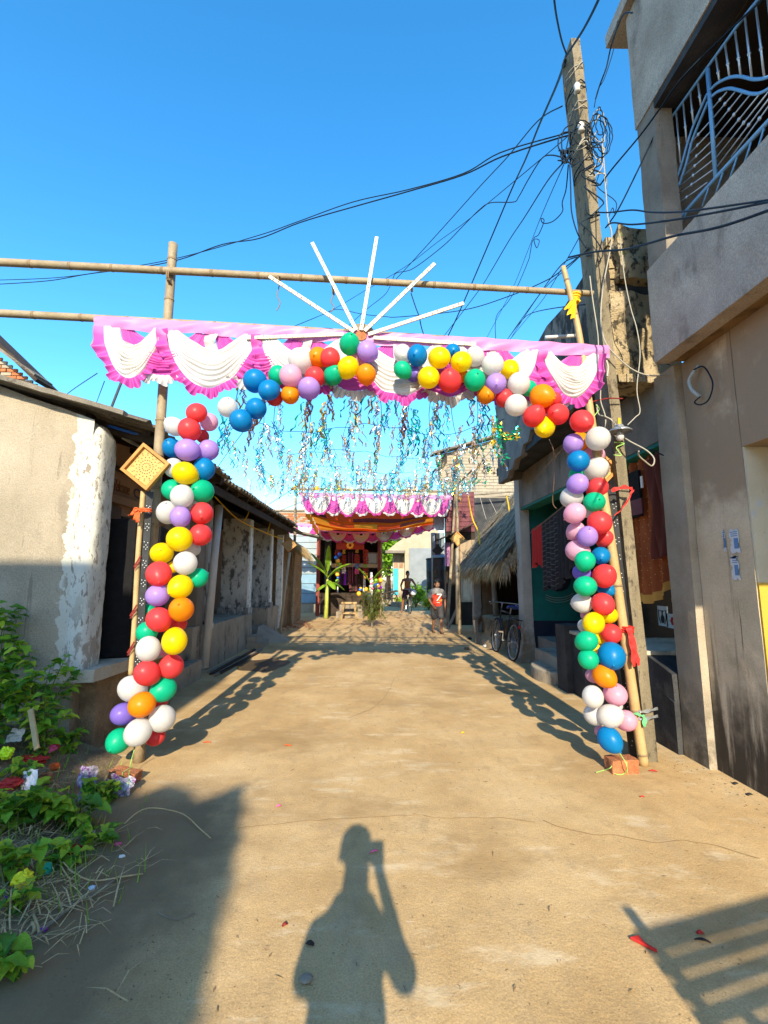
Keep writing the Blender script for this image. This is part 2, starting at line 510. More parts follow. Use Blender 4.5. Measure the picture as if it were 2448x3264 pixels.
M['ground'] = mat('sandy concrete lane', [(.37, .235, .10), (.46, .31, .145), (.54, .385, .20)], (1.4, .9, 1), .92, .32, 60, [
    dict(col=(.60, .48, .31), scale=(2.2, 6, 1), lo=.55, hi=.70, fac=.6),
    dict(col=(.30, .19, .08), scale=(.7, 1.1, 1), lo=.50, hi=.66, fac=.65),
    dict(col=(.14, .095, .05), scale=30, lo=.67, hi=.73, fac=.7, detail=3), dict(col=(.31, .215, .11), scale=(14, 5, 1), lo=.55, hi=.68, fac=.4),
    dict(col=(.66, .55, .38), scale=(9, 26, 1), lo=.66, hi=.74, fac=.45),
    dict(col=(.33, .26, .18), scale=(3, 1.2, 1), lo=.56, hi=.75, fac=.4),
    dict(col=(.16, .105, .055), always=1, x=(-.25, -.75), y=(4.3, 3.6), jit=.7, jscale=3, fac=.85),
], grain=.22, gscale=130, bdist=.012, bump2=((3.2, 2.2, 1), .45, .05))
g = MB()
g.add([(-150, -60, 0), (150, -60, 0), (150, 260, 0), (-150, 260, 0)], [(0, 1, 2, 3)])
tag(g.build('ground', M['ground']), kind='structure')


def vh(x, y):   # low bank of soil along the left wall
    e = max(0, min(1, (-1.55 - .25 * max(0, y - 2.6) - x) / 1.1)); e = e * e * (3 - 2 * e)
    k = max(0, min(1, (y + .4) / 1.2)) * max(0, min(1, (4.75 - y) / .5)); q = e * k
    s = min(1, q * 5)
    return q * .26 + (noise.noise(Vector((x * 2.3, y * 2.3, 1))) * .03 + noise.noise(Vector((x * 9, y * 9, 4))) * .012) * s + .006 * s - .03 * (1 - s)


vb = MB(); vb.grid(lambda u, v: Vector((-5.5 + 4.2 * u, -.5 + 4.75 * v, vh(-5.5 + 4.2 * u, -.5 + 4.75 * v))), 90, 100)
tag(vb.build('soil_bank', M['dirt'], smooth=True), kind='structure')

# wet stain by the far porch, cracks in the concrete
c = AZ(838, 2118); pts = []
for i in range(40):
    a = 2 * math.pi * i / 40; r = 1 + .35 * noise.noise(Vector((math.cos(a) * 1.7, math.sin(a) * 1.7, 3)))
    pts.append((c.x + .44 * r * math.cos(a), c.y + .55 * r * math.sin(a)))
M['wet'] = mat('wet concrete', [(.065, .045, .025), (.10, .07, .04)], 5, .45, .2, 50, grain=.15)
strip_outline('wet_patch', pts, .004, M['wet'])


def crack(uvs, w=.006, nm='pavement_crack'):
    P = smooth_path([AZ(u, v) for u, v in uvs], 10); mb = MB(); a = []; b = []
    for i, p in enumerate(P):
        q = P[min(i + 1, len(P) - 1)] - P[max(i - 1, 0)]; n = Vector((-q.y, q.x, 0)).normalized()
        j = Vector((noise.noise(p * 9), noise.noise(p * 9 + Vector((5, 0, 0))), 0)) * .03
        k = w * (.5 + .7 * abs(noise.noise(p * 14)))
        a.append(p + j + n * k); b.append(p + j - n * k)
    vs = [(q.x, q.y, .004) for q in a + b]; n = len(P)
    mb.add(vs, [(i, i + 1, n + i + 1, n + i) for i in range(n - 1)])
    tag(mb.build(nm, M['crackm']), kind='structure')


M['crackm'] = flat('dirt filled crack', (.26, .175, .085), .95)
crack([(760, 2640), (960, 2620), (1130, 2610), (1300, 2600), (1420, 2612), (1560, 2608), (1700, 2620)], .004)
crack([(1730, 2620), (1830, 2650), (1990, 2670), (2090, 2685), (2200, 2680), (2300, 2705), (2430, 2740)], .005)
crack([(1260, 2160), (1210, 2240), (1110, 2290)], .004)

# ================================================================== helper: bricks, corrugated sheets


def brick_field(parent, x0, x1, z0, z1, y, bw, bh, gap, depth, mats, cap=300, skip=None, nm='brick', along='x'):
    rows = int((z1 - z0) / (bh + gap)); lst = []
    for r in range(rows):
        off = (bw + gap) / 2 if r % 2 else 0
        k = 0
        while True:
            a = x0 + k * (bw + gap) - off; b = a + bw; k += 1
            if a >= x1: break
            a, b = max(a, x0), min(b, x1)
            if b - a < .03: continue
            zz = z0 + r * (bh + gap)
            if skip and skip((a + b) / 2, zz): continue
            lst.append((a, b, zz))
    random.Random(3).shuffle(lst)
    rest = MB(); full = {}
    for i, (a, b, zz) in enumerate(lst):
        j = rnd(-.006, .006)
        if i < cap:
            key = round(b - a, 2)
            if key not in full:
                m_ = MB(); w = (b - a) / 2
                m_.box(-w, w, -depth, .01, 0, bh) if along == 'x' else m_.box(-depth, .01, -w, w, 0, bh)
                full[key] = [m_.mesh(nm, q) for q in mats]
            o = bpy.data.objects.new(nm, random.choice(full[key])); COL.objects.link(o)
            adopt(o, parent)
            p = Vector(((a + b) / 2, y + j, zz)) if along == 'x' else Vector((y + j, (a + b) / 2, zz))
            o.location = p
        else:
            rest.box(a, b, y - depth + j, y + .01, zz, zz + bh) if along == 'x' else rest.box(y - depth + j, y + .01, a, b, zz, zz + bh)
    if rest.v: tag(rest.build('brickwork', mats[0], parent), kind='stuff')


def corr_sheets(parent, eave, ridge, y0, y1, pitch=.17, amp=.022, sheet=1.02, m=None, nm='roof_sheet', jitter=.012, seg=8):
    ex, ez = eave; rx, rz = ridge
    d = Vector((rx - ex, 0, rz - ez)).normalized(); n = Vector((-d.z, 0, d.x))
    if n.z < 0: n = -n
    y = y0; k = 0
    while y < y1 - .05:
        yb = min(y + sheet + .08, y1 + .03); cnt = max(4, int((yb - y) / pitch * seg)); jz = rnd(0, jitter) + (k % 2) * .012; jx = rnd(-.05, .05)
        mb = MB()
        def fn(u, v, y=y, yb=yb, jz=jz, jx=jx):
            yy = y + (yb - y) * u
            p = Vector((ex, yy, ez)).lerp(Vector((rx, yy, rz)), v)
            if v < .01: p = p + d * jx
            return p + n * (amp * math.sin(2 * math.pi * yy / pitch) + jz)
        mb.grid(fn, cnt, 3)
        mb.build(nm, m or M['asbestos'], parent, smooth=True, solid=.009)
        y += sheet; k += 1


def plain(parent, nm, m, *b, bevel=0):
    return MB().box(*b).build(nm, m, parent, bevel=bevel)


# ================================================================== LEFT: plastered house
LH = thing('plaster_house', 'nearest house on the left with bare plaster gable wall and peeling white corner', 'house', (-3.6, 5, 0))
zt = lambda x: min(2.93 + (-2.59 - x) * .36, 2.87 + (-2.08 - x) * .29)
mb = MB()
def gw(u, v):
    x = -6.5 + 3.92 * u; z = zt(x) * v
    p = Vector((x, 4.2, z)); k = noise.noise_vector(p * 2.2) * .012 + noise.noise_vector(p * 9) * .004
    return p + k
mb.grid(gw, 60, 50)
mb.add([(-6.5, 4.215, 0), (-2.6, 4.215, 0), (-2.6, 4.215, zt(-2.6) - .02), (-6.5, 4.215, zt(-6.5) - .02), (-6.5, 4.42, 0), (-2.6, 4.42, 0), (-2.6, 4.42, zt(-2.6) - .02), (-6.5, 4.42, zt(-6.5) - .02)],
       [(4, 5, 6, 7), (1, 2, 6, 5), (2, 3, 7, 6)])
M['plaster_gable'] = mat('sandy cement plaster gable', [(.22, .185, .13), (.29, .245, .18), (.35, .30, .225)], (1.5, 1.5, 1), .93, .55, 38, [
    dict(col=(.17, .14, .105), scale=(2.5, 2.5, 1.3), lo=.52, hi=.68, fac=.7), dict(col=(.50, .49, .42), always=1, x=(-2.655, -2.645), z=(.68, .74), jit=.20, jscale=11, fac=.8), dict(col=(.25, .21, .155), scale=(22, 22, 9), lo=.57, hi=.60, x=(-2.76, -2.70), fac=.9), dict(col=(.12, .095, .07), scale=(18, 18, 1.2), lo=.62, hi=.68, fac=.5), dict(col=(.32, .28, .21), scale=4, lo=.6, hi=.76, fac=.4),
    dict(col=(.14, .12, .095), scale=60, lo=.66, hi=.72, fac=.35, detail=2)], grain=.22, gscale=110)
mb.build('gable_wall', M['plaster_gable'], LH, smooth=True)
# rounded, peeling corner post
M['limewash'] = mat('flaking limewash', [(.46, .45, .39), (.55, .54, .48)], 3, .85, .5, 30, [
    dict(col=(.20, .16, .12), scale=(20, 20, 8), lo=.57, hi=.60, fac=.9), dict(col=(.24, .2, .16), scale=(34, 34, 14), lo=.59, hi=.62, fac=.85),
    dict(col=(.22, .18, .125), always=1, x=(-2.63, -2.68), jit=.13, jscale=9, fac=.95),
    dict(col=(.28, .24, .19), scale=(12, 12, 5), lo=.50, hi=.55, fac=.85, z=(1.7, .9))], grain=.08)
post = MB()
def pf(u, v):
    z = .70 + 2.2 * v
    wob = .012 * noise.noise(Vector((2, 3, z * 2.2)))
    cx, cy, rx, ry = -2.60 + wob, 4.335, .105, .145 + .01 * noise.noise(Vector((7, 1, z * 3)))
    if v > .93: k = 1 - ((v - .93) / .07) ** 2 * .6
    else: k = 1
    a = 2 * math.pi * u; s = abs(math.cos(a)) ** .55 * math.copysign(1, math.cos(a)); t = abs(math.sin(a)) ** .55 * math.copysign(1, math.sin(a))
    p = Vector((cx + rx * s * k, cy + ry * t * k, z))
    return p + noise.noise_vector(p * 8) * .008
post.grid(pf, 28, 40)
weld(post.build('corner_post', M['limewash'], LH, smooth=True))
# plinth with overhanging slab
rbox(-4.6, -2.46, 4.36, 5.92, -.05, .63, .015, .1, 5).build('plinth', M['mud'], LH, smooth=True)
M['slab'] = mat('worn cement slab', [(.36, .31, .23), (.50, .44, .34)], 4, .9, .4, 40, [dict(col=(.62, .58, .47), scale=7, lo=.55, hi=.66, fac=.6)], grain=.2)
rbox(-4.6, -2.385, 4.16, 5.95, .615, .72, .012, .08, 6).build('plinth_slab', M['slab'], LH)
# verandah inside
plain(LH, 'inner_wall', M['brown_wall'], -3.2, -3.05, 4.43, 8.2, .72, 3.1)
MB().prism([(-6.4, 6.5, 0), (-3.21, 6.5, 0), (-3.21, 6.5, 2.8), (-2.3, 6.5, 2.8), (-2.3, 6.5, 2.9), (-6.4, 6.5, 4.08)], (0, .1, 0)).build('back_wall', M['dark_room'], LH)
plain(LH, 'side_wall', M['plaster_dark'], -3.04, -2.75, 6.75, 6.95, 0, 2.9)
p1 = AX(348, 1565, -3.05); p2 = AX(405, 1600, -3.05)
dr = plain(LH, 'door', M['door_wood'], -3.05, -3.01, 4.75, 5.55, .74, 2.32)
for a in (4.80, 5.19):
    for b in (.85, 1.62):
        MB().box(-3.008, -2.995, a, a + .3, b, b + .62).build('panel', M['door_wood'], dr, bevel=.01)
plain(LH, 'door_opening', M['dark_room'], -3.046, -3.03, 5.62, 5.80, .74, 2.22)
for y0 in (4.64, 5.86): plain(LH, 'door_jamb', M['brown_wall'], -3.05, -2.98, y0, y0 + .1, .72, 2.42)
plain(LH, 'lintel', M['brown_wall'], -3.05, -2.96, 4.6, 6.0, 2.34, 2.43)
MB().tube([(-2.99, 4.5, 2.76), (-2.99, 6.3, 2.72)], .03, 8).build('rail', M['dark_timber'], LH)
M['sign_brown'] = flat('brown sign paint', (.16, .06, .015), .8)
M['sign_blue'] = flat('blue grey sign paint', (.05, .055, .085), .8)
# WELCOME above the door, seen at a slant
wl = AX(361, 1515, -3.04); wr = AX(414, 1545, -3.04)
_w = abs(wr.y - wl.y)
text('Welcome', .2, frame((0, 1, 0), (0, 0, 1), (-3.046, (wl.y + wr.y) / 2, 2.56)) @ Matrix.Diagonal((_w / .74, 1.0, 1, 1)), M['sign_brown'], LH, 'welcome_lettering', .003, shear=.15)
for yy in (wl.y - .25, wr.y + .22):
    f = MB()
    for k in range(9):
        a = k * .7; rr = .035 + .012 * k
        f.bar((-3.044, yy + math.cos(a) * rr, 2.57 + math.sin(a) * rr * .6), (-3.044, yy + math.cos(a + .7) * (rr + .02), 2.57 + math.sin(a + .7) * rr * .7), .006, .02)
    f.build('scroll_ornament', M['sign_blue'], LH)
f = MB()
for k in range(12):
    f.bar((-3.044, 5.98 + .03 * math.sin(k * 2), 2.4 - k * .09), (-3.044, 5.98 + .03 * math.sin(k * 2 + 2), 2.34 - k * .09), .006, .03)
f.build('vine_ornament', M['sign_blue'], LH)
corr_sheets(LH, (-2.08, 2.885), (-6.6, 2.885 + 4.52 * .29), 4.06, 6.62)
rbox(-6.6, -2.22, 4.0, 4.07, 0, .045, .006, .12, 6, fn=lambda p: Vector((p.x, p.y, p.z + 2.945 + (-2.35 - p.x) * .29))).build('verge_strip', M['asbestos'], LH)
for k in range(4):
    MB().bar((-2.12, 4.5 + k * .62, 2.80), (-6.4, 4.5 + k * .62, 2.80 + 4.28 * .29), .07, .09).build('rafter', M['dark_timber'], LH)
for x in (-2.22, -2.8): MB().bar((x, 4.45, 2.85 + (-2.12 - x) * .29), (x, 6.7, 2.85 + (-2.12 - x) * .29), .05, .06).build('purlin', M['dark_timber'], LH)
MB().tube([AY(345, 1358, 4.42), AY(480, 1396, 4.5)], .014, 8).build('blue_pipe', flat('blue pvc', (.03, .14, .55), .35), LH, smooth=True)
MB().tube([AY(388, 1395, 4.7), AY(420, 1410, 4.75), AY(462, 1432, 4.7)], [.012, .02, .01], 6).build('plastic_scrap', M['white_plastic'], LH)

# roof of the next house showing above the gable
UH = thing('brick_gable_house', 'house rising behind the left plaster wall with red brick gable and dark roof', 'house', tuple(AY(40, 1180, 9)))
a, b, cc, dd = AY(-160, 960, 9), AY(146, 1222, 9), AY(146, 1245, 9), AY(-160, 1245, 9)
MB().prism([AY(-200, 1000, 9.06), AY(118, 1245, 9.06), AY(118, 1290, 9.06), AY(-200, 1290, 9.06)], (0, .25, 0)).build('gable_wall', M['mortar'], UH)
bz0, bz1 = AY(0, 1240, 9).z, AY(0, 1085, 9).z
ln0, ln1 = AY(-60, 1080, 9), AY(118, 1217, 9)
def skip_u(x, z):
    return z > ln1.z + (ln0.z - ln1.z) * (x - ln1.x) / (ln0.x - ln1.x) - .12
brick_field(UH, AY(-90, 1200, 9).x, AY(117, 1200, 9).x, bz0 - .25, bz1, 9.05, .2, .062, .016, .025, [M['brick'], M['brick_pale']], 160, skip_u)
MB().bar(AY(-60, 1195, 8.95), AY(118, 1248, 8.95), .12, .12).build('tie_beam', M['plaster_dark'], UH)
MB().bar(AY(-160, 990, 8.8), AY(138, 1212, 8.8), .5, .05).build('roof_edge', M['asbestos'], UH)
MB().bar(AY(-60, 1030, 8.85), AY(150, 1232, 8.85), .6, .07).build('roof_batten', M['dark_timber'], UH)
MB().bar(AY(96, 1226, 8.7), AY(150, 1248, 8.7), .5, .03).build('roof_corner', M['dark_timber'], UH)

# ================================================================== LEFT: long porch house
PH = thing('porch_house', 'long low house on the left with corrugated roof, stained pillars and raised porch', 'house', (-3.2, 9.8, 0))
corr_sheets(PH, (-2.28, 2.95), (-5.4, 4.1), 6.66, 13.55, .172, .03, 1.03)
for k in range(12):
    y = 6.8 + k * .59
    MB().bar((-2.36, y, 2.89), (-5.2, y, 3.93), .06, .07).build('rafter', M['dark_timber'], PH)
for x in (-2.42, -2.75, -3.3): MB().bar((x, 6.6, 2.94 + (-2.36 - x) * .37), (x, 13.6, 2.94 + (-2.36 - x) * .37), .05, .045).build('purlin', M['dark_timber'], PH)
plain(PH, 'eave_board', M['dark_timber'], -2.44, -2.40, 6.66, 13.5, 2.74, 2.86)
plain(PH, 'back_wall', M['brown_wall'], -4.3, -4.15, 7, 13.5, 0, 3.62)
for y in (6.95, 13.3): MB().prism([(-5.3, y, 0), (-3.4, y, 0), (-3.4, y, 2.7), (-2.5, y, 2.7), (-2.5, y, 2.99), (-5.3, y, 4.02)], (0, .12, 0)).build('end_wall', M['plaster_dark'], PH)
plain(PH, 'porch_ceiling', M['dark_timber'], -4.15, -2.9, 7, 13.5, 2.78, 2.82)
M['plinthm'] = mat('damp cement plinth', [(.20, .165, .12), (.30, .25, .185), (.36, .31, .235)], 2.2, .93, .4, 40, [dict(col=(.07, .06, .05), scale=(5, 5, 2), lo=.52, hi=.66, fac=.75), dict(col=(.42, .37, .29), scale=(3, 3, 6), lo=.6, hi=.7, fac=.5)], grain=.2)
rbox(-4.2, -2.75, 8.05, 10.68, -.03, .71, .008, .14, 4).build('plinth', M['plinthm'], PH)
rbox(-4.2, -2.78, 7.35, 8.0, -.03, .74, .008, .12, 4).build('plinth', M['plinthm'], PH)
rbox(-3.3, -2.62, 6.2, 7.35, -.03, .27, .012, .1, 4).build('low_step', M['plinthm'], PH)
rbox(-4.2, -2.75, 12.2, 13.45, -.03, .73, .008, .14, 4).build('plinth', M['plinthm'], PH)
plain(PH, 'porch_floor', M['plaster_dark'], -4.15, -2.9, 10.7, 12.18, -.01, .3)
for (y, w, mt) in ((7.5, .3, 'plaster_dark'), (7.9, .16, 'white_stain')):
    plain(PH, 'pillar', M[mt], -3.08, -2.8, y, y + w, .72, 2.8)
for y in (10.34, 12.42):
    pl = MB().box(-3.36, -2.79, y, y + .28, .71, 2.78).build('pillar', M['white_stain'], PH)
    MB().box(-2.788, -2.75, y - .012, y + .2, .70, 2.76).build('white_edge', M['white_peel'], pl)
    MB().box(-3.40, -2.745, y - .03, y + .31, .70, .86).build('pillar_base', M['white_stain'], pl)
plain(PH, 'door', M['door_wood'], -4.15, -4.11, 8.4, 9.3, .72, 2.3)
plain(PH, 'door', M['dark_room'], -4.15, -4.11, 11.0, 11.9, .3, 2.3)
plain(PH, 'inner_pier', M['brown_wall'], -4.14, -3.5, 9.75, 9.95, .71, 2.78)
# pvc drain pipe with a coupling
pp = MB().tube([AX(700, 1612, -2.68), AX(684, 1770, -2.68), AX(652, 2130, -2.68)], .062, 14).build('drain_pipe', M['pvc'], PH, smooth=True)
MB().tube([AX(667, 1985, -2.68), AX(665, 2003, -2.68)], .068, 14).build('pipe_coupling', M['pvc'], pp, smooth=True)
# stacked cement steps and ramp
rbox(-2.75, -2.42, 10.3, 10.9, 0, .12, .006, .1).build('step', M['plaster'], PH)
rbox(-2.75, -2.55, 10.35, 10.85, .12, .24, .006, .1).build('step', M['plaster'], PH)
MB().prism([(-2.76, 10.95, 0), (-2.12, 11.35, .0), (-2.76, 11.35, .36)], (0, .5, 0)).build('ramp', M['plaster'], PH)
# long scorched planks lying at the foot of the porch
for i, (u0, v0, u1, v1) in enumerate(((672, 2148, 812, 2070), (684, 2153, 834, 2068), (700, 2146, 822, 2080), (664, 2143, 760, 2092))):
    a, b = AZ(u0, v0, .02), AZ(u1, v1, .02)
    tag(MB().bar(a, b, .055, .025).build('plank', M['grey_timber'] if i % 2 else M['dark_timber']), ORD[i + 1] + ' of the dark planks lying along the porch plinth, counted from the wall', 'plank', 'planks along the porch')

# ================================================================== LEFT: mud hut with a tuft of thatch
MH = thing('mud_hut', 'brown mud walled hut with a thatch tuft beyond the porch house', 'hut', (-3.4, 15.2, 0))
rbox(-4.6, -2.8, 13.6, 15.2, -.03, 2.9, .03, .15, 3).build('mud_wall', M['mud'], MH, smooth=True)
rbox(-4.6, -2.7, 15.2, 17.2, -.03, 2.6, .03, .15, 3).build('mud_wall', M['mud'], MH, smooth=True)
plain(MH, 'corner_pillar', M['white_peel'], -2.84, -2.68, 13.5, 13.66, .1, 2.7)
MB().bar((-2.3, 14.0, 2.86), (-4.6, 14.0, 3.5), 1.3, .05).build('roof_sheet', M['asbestos'], MH)
MB().bar((-1.9, 16.2, 2.85), (-4.0, 16.2, 3.3), 1.2, .05).build('roof_sheet', M['asbestos'], MH)


def thatch_strands(n, fn, L=(.25, .5), w=.008, seed=5):
    rg = random.Random(seed); mb = MB()
    for _ in range(n):
        p, d, nn = fn(rg)
        l = rg.uniform(*L); s = d.cross(nn).normalized() * w * rg.uniform(.6, 1.4)
        q = p + d * l * .5 + nn * rg.uniform(0, .03); r = p + d * l + nn * rg.uniform(-.02, .02)
        mb.add([p - s, p + s, q - s, q + s, r], [(0, 1, 3, 2), (2, 3, 4)])
    return mb


def tuft(rg):
    a = rg.uniform(-.55, .55); b = rg.random()
    p = Vector((-2.75 + .55 * b, 14.6 + a * .9, 2.62 - b * .35 + .12 * rg.random()))
    d = Vector((.45 + .3 * rg.random(), rg.uniform(-.25, .25), -.9)).normalized()
    return p, d, Vector((.8, -.4, .45))
tag(thatch_strands(900, tuft, (.25, .55), .011).build('thatch', M['straw'], MH), kind='stuff')

# ================================================================== LEFT far: blue-white board front and brick wall
BH = thing('board_front_house', 'pale blue boarded house front beside the shrine with sun patches', 'house', (-3.3, 21, 0))
plain(BH, 'backing', M['plaster_dark'], -4.6, -2.0, 21.05, 21.3, 0, 3.9)
M['blue_board'] = mat('pale blue boards', [(.22, .27, .29), (.28, .33, .35)], 3, .7, .1, 40, grain=.08)
M['blue_dado'] = mat('blue dado boards', [(.14, .25, .34), (.20, .32, .42)], 3, .7, .1, 40, grain=.08)
z = .38
while z < 3.8:
    h = .42 if z < 1.6 else .28
    MB().box(-4.5, -2.02, 21.0, 21.045, z + .012, z + h - .012).build('board', M['blue_dado'] if z < 1.3 else M['blue_board'], BH)
    z += h
plain(BH, 'door_sill', M['plaster'], -4.6, -1.95, 20.7, 21.0, 0, .36)
BW = thing('unfinished_brick_house', 'unplastered brick upper wall with a pale vent grille above the boarded house front', 'house', (-3.6, 22.5, 0))
plain(BW, 'wall', M['mortar'], -5.4, -1.6, 22.46, 22.8, 0, 4.72)
brick_field(BW, -5.4, -1.9, 3.72, 4.62, 22.45, .22, .07, .014, .02, [M['brick'], M['brick_pale'], M['brick']], 130)
plain(BW, 'coping', M['plaster'], -5.45, -1.6, 22.38, 22.85, 4.66, 4.74)
vt = plain(BW, 'vent_grille', M['cream_paint'], -3.12, -2.7, 22.4, 22.44, 4.0, 4.5)
for k in range(5): MB().box(-3.08, -2.74, 22.385, 22.40, 4.05 + k * .085, 4.1 + k * .085).build('louvre', M['plaster'], vt)

# ================================================================== RIGHT: old verandah house
VH = thing('verandah_house', 'old single storey house on the right with teal verandah and crumbling black parapet', 'house', (3.4, 6.5, 0))
rbox(2.58, 4.3, 4.22, 6.72, -.03, .76, .008, .12, 4, fn=lambda p: Vector((p.x, p.y, p.z - (.10 if p.z > .5 and p.y < 4.6 else 0) * (4.6 - p.y) / .38))).build('plinth', M['tar'], VH)
plain(VH, 'plinth_top', M['slab'], 2.56, 4.3, 4.6, 6.74, .762, .80)
plain(VH, 'verandah_floor', M['plaster_dark'], 2.9, 4.4, 6.74, 8.64, 0, .45)
plain(VH, 'back_wall', M['teal'], 4.3, 4.45, 4.2, 8.65, 0, 3.4)
ew = plain(VH, 'end_wall', M['teal'], 2.84, 4.3, 8.66, 8.86, .72, 3.6)
plain(VH, 'dado', M['navy'], 2.84, 4.3, 8.652, 8.86, 0, .72)
def flare(p):
    k = max(0, .55 - p.z) / .55
    return Vector((p.x + (-.10 * k if p.x < 2.74 else .02 * k), p.y - .08 * k * (p.y < 8.75), p.z))
M['pillar_white'] = mat('grimy white pillar', [(.36, .33, .28), (.47, .44, .38)], 3, .9, .3, 40, [dict(col=(.20, .14, .08), scale=6, lo=.36, hi=.6, z=(1.3, .4), jit=.4, fac=.85), dict(col=(.12, .12, .11), scale=(9, 9, 3), lo=.6, hi=.7, fac=.6)], grain=.15)
rbox(2.66, 2.83, 8.62, 8.92, -.03, 4.3, .006, .12, 4, fn=flare).build('end_pillar', M['pillar_white'], VH)
plain(VH, 'lintel_beam', M['plaster_dark'], 2.67, 2.95, 4.23, 8.62, 2.78, 3.4)
plain(VH, 'green_soffit', M['teal'], 2.68, 2.94, 4.23, 8.62, 2.74, 2.778)
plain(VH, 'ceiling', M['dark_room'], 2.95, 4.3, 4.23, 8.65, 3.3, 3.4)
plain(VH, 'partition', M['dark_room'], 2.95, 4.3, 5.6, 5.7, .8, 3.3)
plain(VH, 'roof_slab', M['tar'], 2.30, 4.6, 4.35, 8.8, 3.42, 3.56)
# street-side parapet, its lower edge crumbled away at the far end
M['parapet'] = mat('stained grey parapet', [(.10, .09, .08), (.17, .155, .135), (.23, .21, .185)], 2.5, .93, .5, 35, [
    dict(col=(.018, .016, .014), scale=(4, 4, 2), lo=.42, hi=.56, fac=.93, y=(6.9, 6.0), jit=.8), dict(col=(.03, .028, .025), scale=(7, 4, 2), lo=.54, hi=.66, fac=.8)], grain=.3, bdist=.03)
pts = [(4.34, 3.44), (5.4, 3.42), (6.2, 3.52), (6.62, 3.64), (6.75, 3.50), (7.0, 3.52), (7.12, 3.38), (7.45, 3.40), (7.6, 3.28), (7.8, 3.30), (7.9, 3.2), (8.5, 3.2), (8.5, 4.74), (7.6, 4.80), (6.6, 4.84), (6.3, 4.74), (5.8, 4.8), (5.2, 4.72), (4.34, 4.78)]
MB().prism([(2.25, y, z) for y, z in pts], (.1, 0, 0)).build('parapet', M['parapet'], VH)
MB().prism([(2.26, 8.42, 3.2), (2.9, 8.42, 3.35), (2.9, 8.42, 4.1), (2.26, 8.42, 4.74)], (0, .09, 0)).build('parapet_return', M['parapet'], VH)
# mossy end of the parapet, facing the sun
def mossf(p): return p + noise.noise_vector(p * 5) * .03 * (1 if p.y < 4.4 else .2)
rbox(2.28, 2.98, 4.28, 4.62, 3.40, 4.30, .02, .05, 5, fn=mossf).build('parapet_end', M['moss'], VH)
rbox(2.40, 3.0, 4.24, 4.62, 4.40, 4.98, .02, .05, 5, fn=mossf).build('parapet_end', M['moss'], VH)
rbox(2.42, 2.98, 4.32, 4.6, 4.28, 4.42, .01, .05, 5).build('parapet_neck', M['tar'], VH)
for k in range(5): rbox(2.33 + .012 * (k % 2), 2.44, 4.34, 4.6, 4.36 + k * .12, 4.46 + k * .12, .012, .05, 6).build('brick', M['moss'], VH)
rbox(2.30, 3.1, 4.22, 4.6, 3.34, 3.42, .02, .06, 6).build('canopy_lip', M['moss'], VH)
# steps
st = MB()
n = 26; o2 = []
for i in range(n + 1):
    a = math.pi * (i / n) + math.pi / 2
    o2.append((2.85 + .50 * math.cos(a), 7.25 + .62 * math.sin(a)))
st.prism([(x, y, -.02) for x, y in o2], (0, 0, .20)); st.build('round_step', M['plinthm'], VH, bevel=.02)
rbox(2.6, 3.2, 6.8, 7.9, .18, .36, .01, .1).build('step', M['plinthm'], VH)
rbox(2.50, 2.86, 6.36, 6.70, -.02, .86, .012, .1).build('newel_block', M['tar'], VH)
# painted pot and tiles inside
M['tile_white'] = flat('glazed white tile', (.60, .60, .57), .2)
M['tile_art'] = flat('dark tile print', (.03, .035, .03), .4)
M['gold_art'] = flat('ochre painted vase', (.36, .22, .05), .6)
c1 = AX(2114, 1965, 3.3)
def tile(u0, u1, v0, v1, xx, art):
    a, b = AX(u0, v1, xx), AX(u1, v0, xx)
    y0, y1 = min(a.y, b.y), max(a.y, b.y); z0 = AX((u0 + u1) / 2, v1, xx).z; z1 = AX((u0 + u1) / 2, v0, xx).z
    t = MB().box(xx - .012, xx, y0, y1, z0, z1).build('wall_tile', M['tile_white'], VH)
    m_ = MB(); cy, cz, w, h = (y0 + y1) / 2, (z0 + z1) / 2, y1 - y0, z1 - z0
    if art == 'pot':
        m_.ell((xx - .014, cy, cz - h * .15), (.003, w * .22, h * .22), 10, 6)
        m_.box(xx - .016, xx - .012, cy - w * .06, cy + w * .06, cz, cz + h * .28)
        for s_ in (-1, 1):
            m_.tube([(xx - .015, cy + s_ * w * .1, cz + h * .25), (xx - .015, cy + s_ * w * .38, cz + h * .3), (xx - .015, cy + s_ * w * .36, cz - h * .1), (xx - .015, cy + s_ * w * .2, cz - h * .38)], w * .03, 5)
    else:
        for k in range(7):
            m_.ell((xx - .014, cy + w * .16 * math.cos(k * .9), cz + h * .2 * math.sin(k * .9)), (.003, w * .09, h * .14), 8, 5)
    m_.build('tile_motif', M['tile_art'] if art == 'pot' else M['red'], t)
tile(2103, 2128, 1932, 1995, 3.25, 'pot'); tile(2130, 2176, 1958, 2004, 3.25, 'flower')
plain(VH, 'inner_screen', M['teal'], 3.25, 3.32, 3.9, 4.95, .8, 2.1)
va = AX(2150, 1905, 3.24)
MB().lathe((3.25, va.y, va.z - .14), [(.03, 0), (.06, .04), (.075, .12), (.05, .2), (.03, .24), (.04, .28)], 12, Matrix.Diagonal((.2, 1, 1))).build('painted_vase', M['gold_art'], VH)
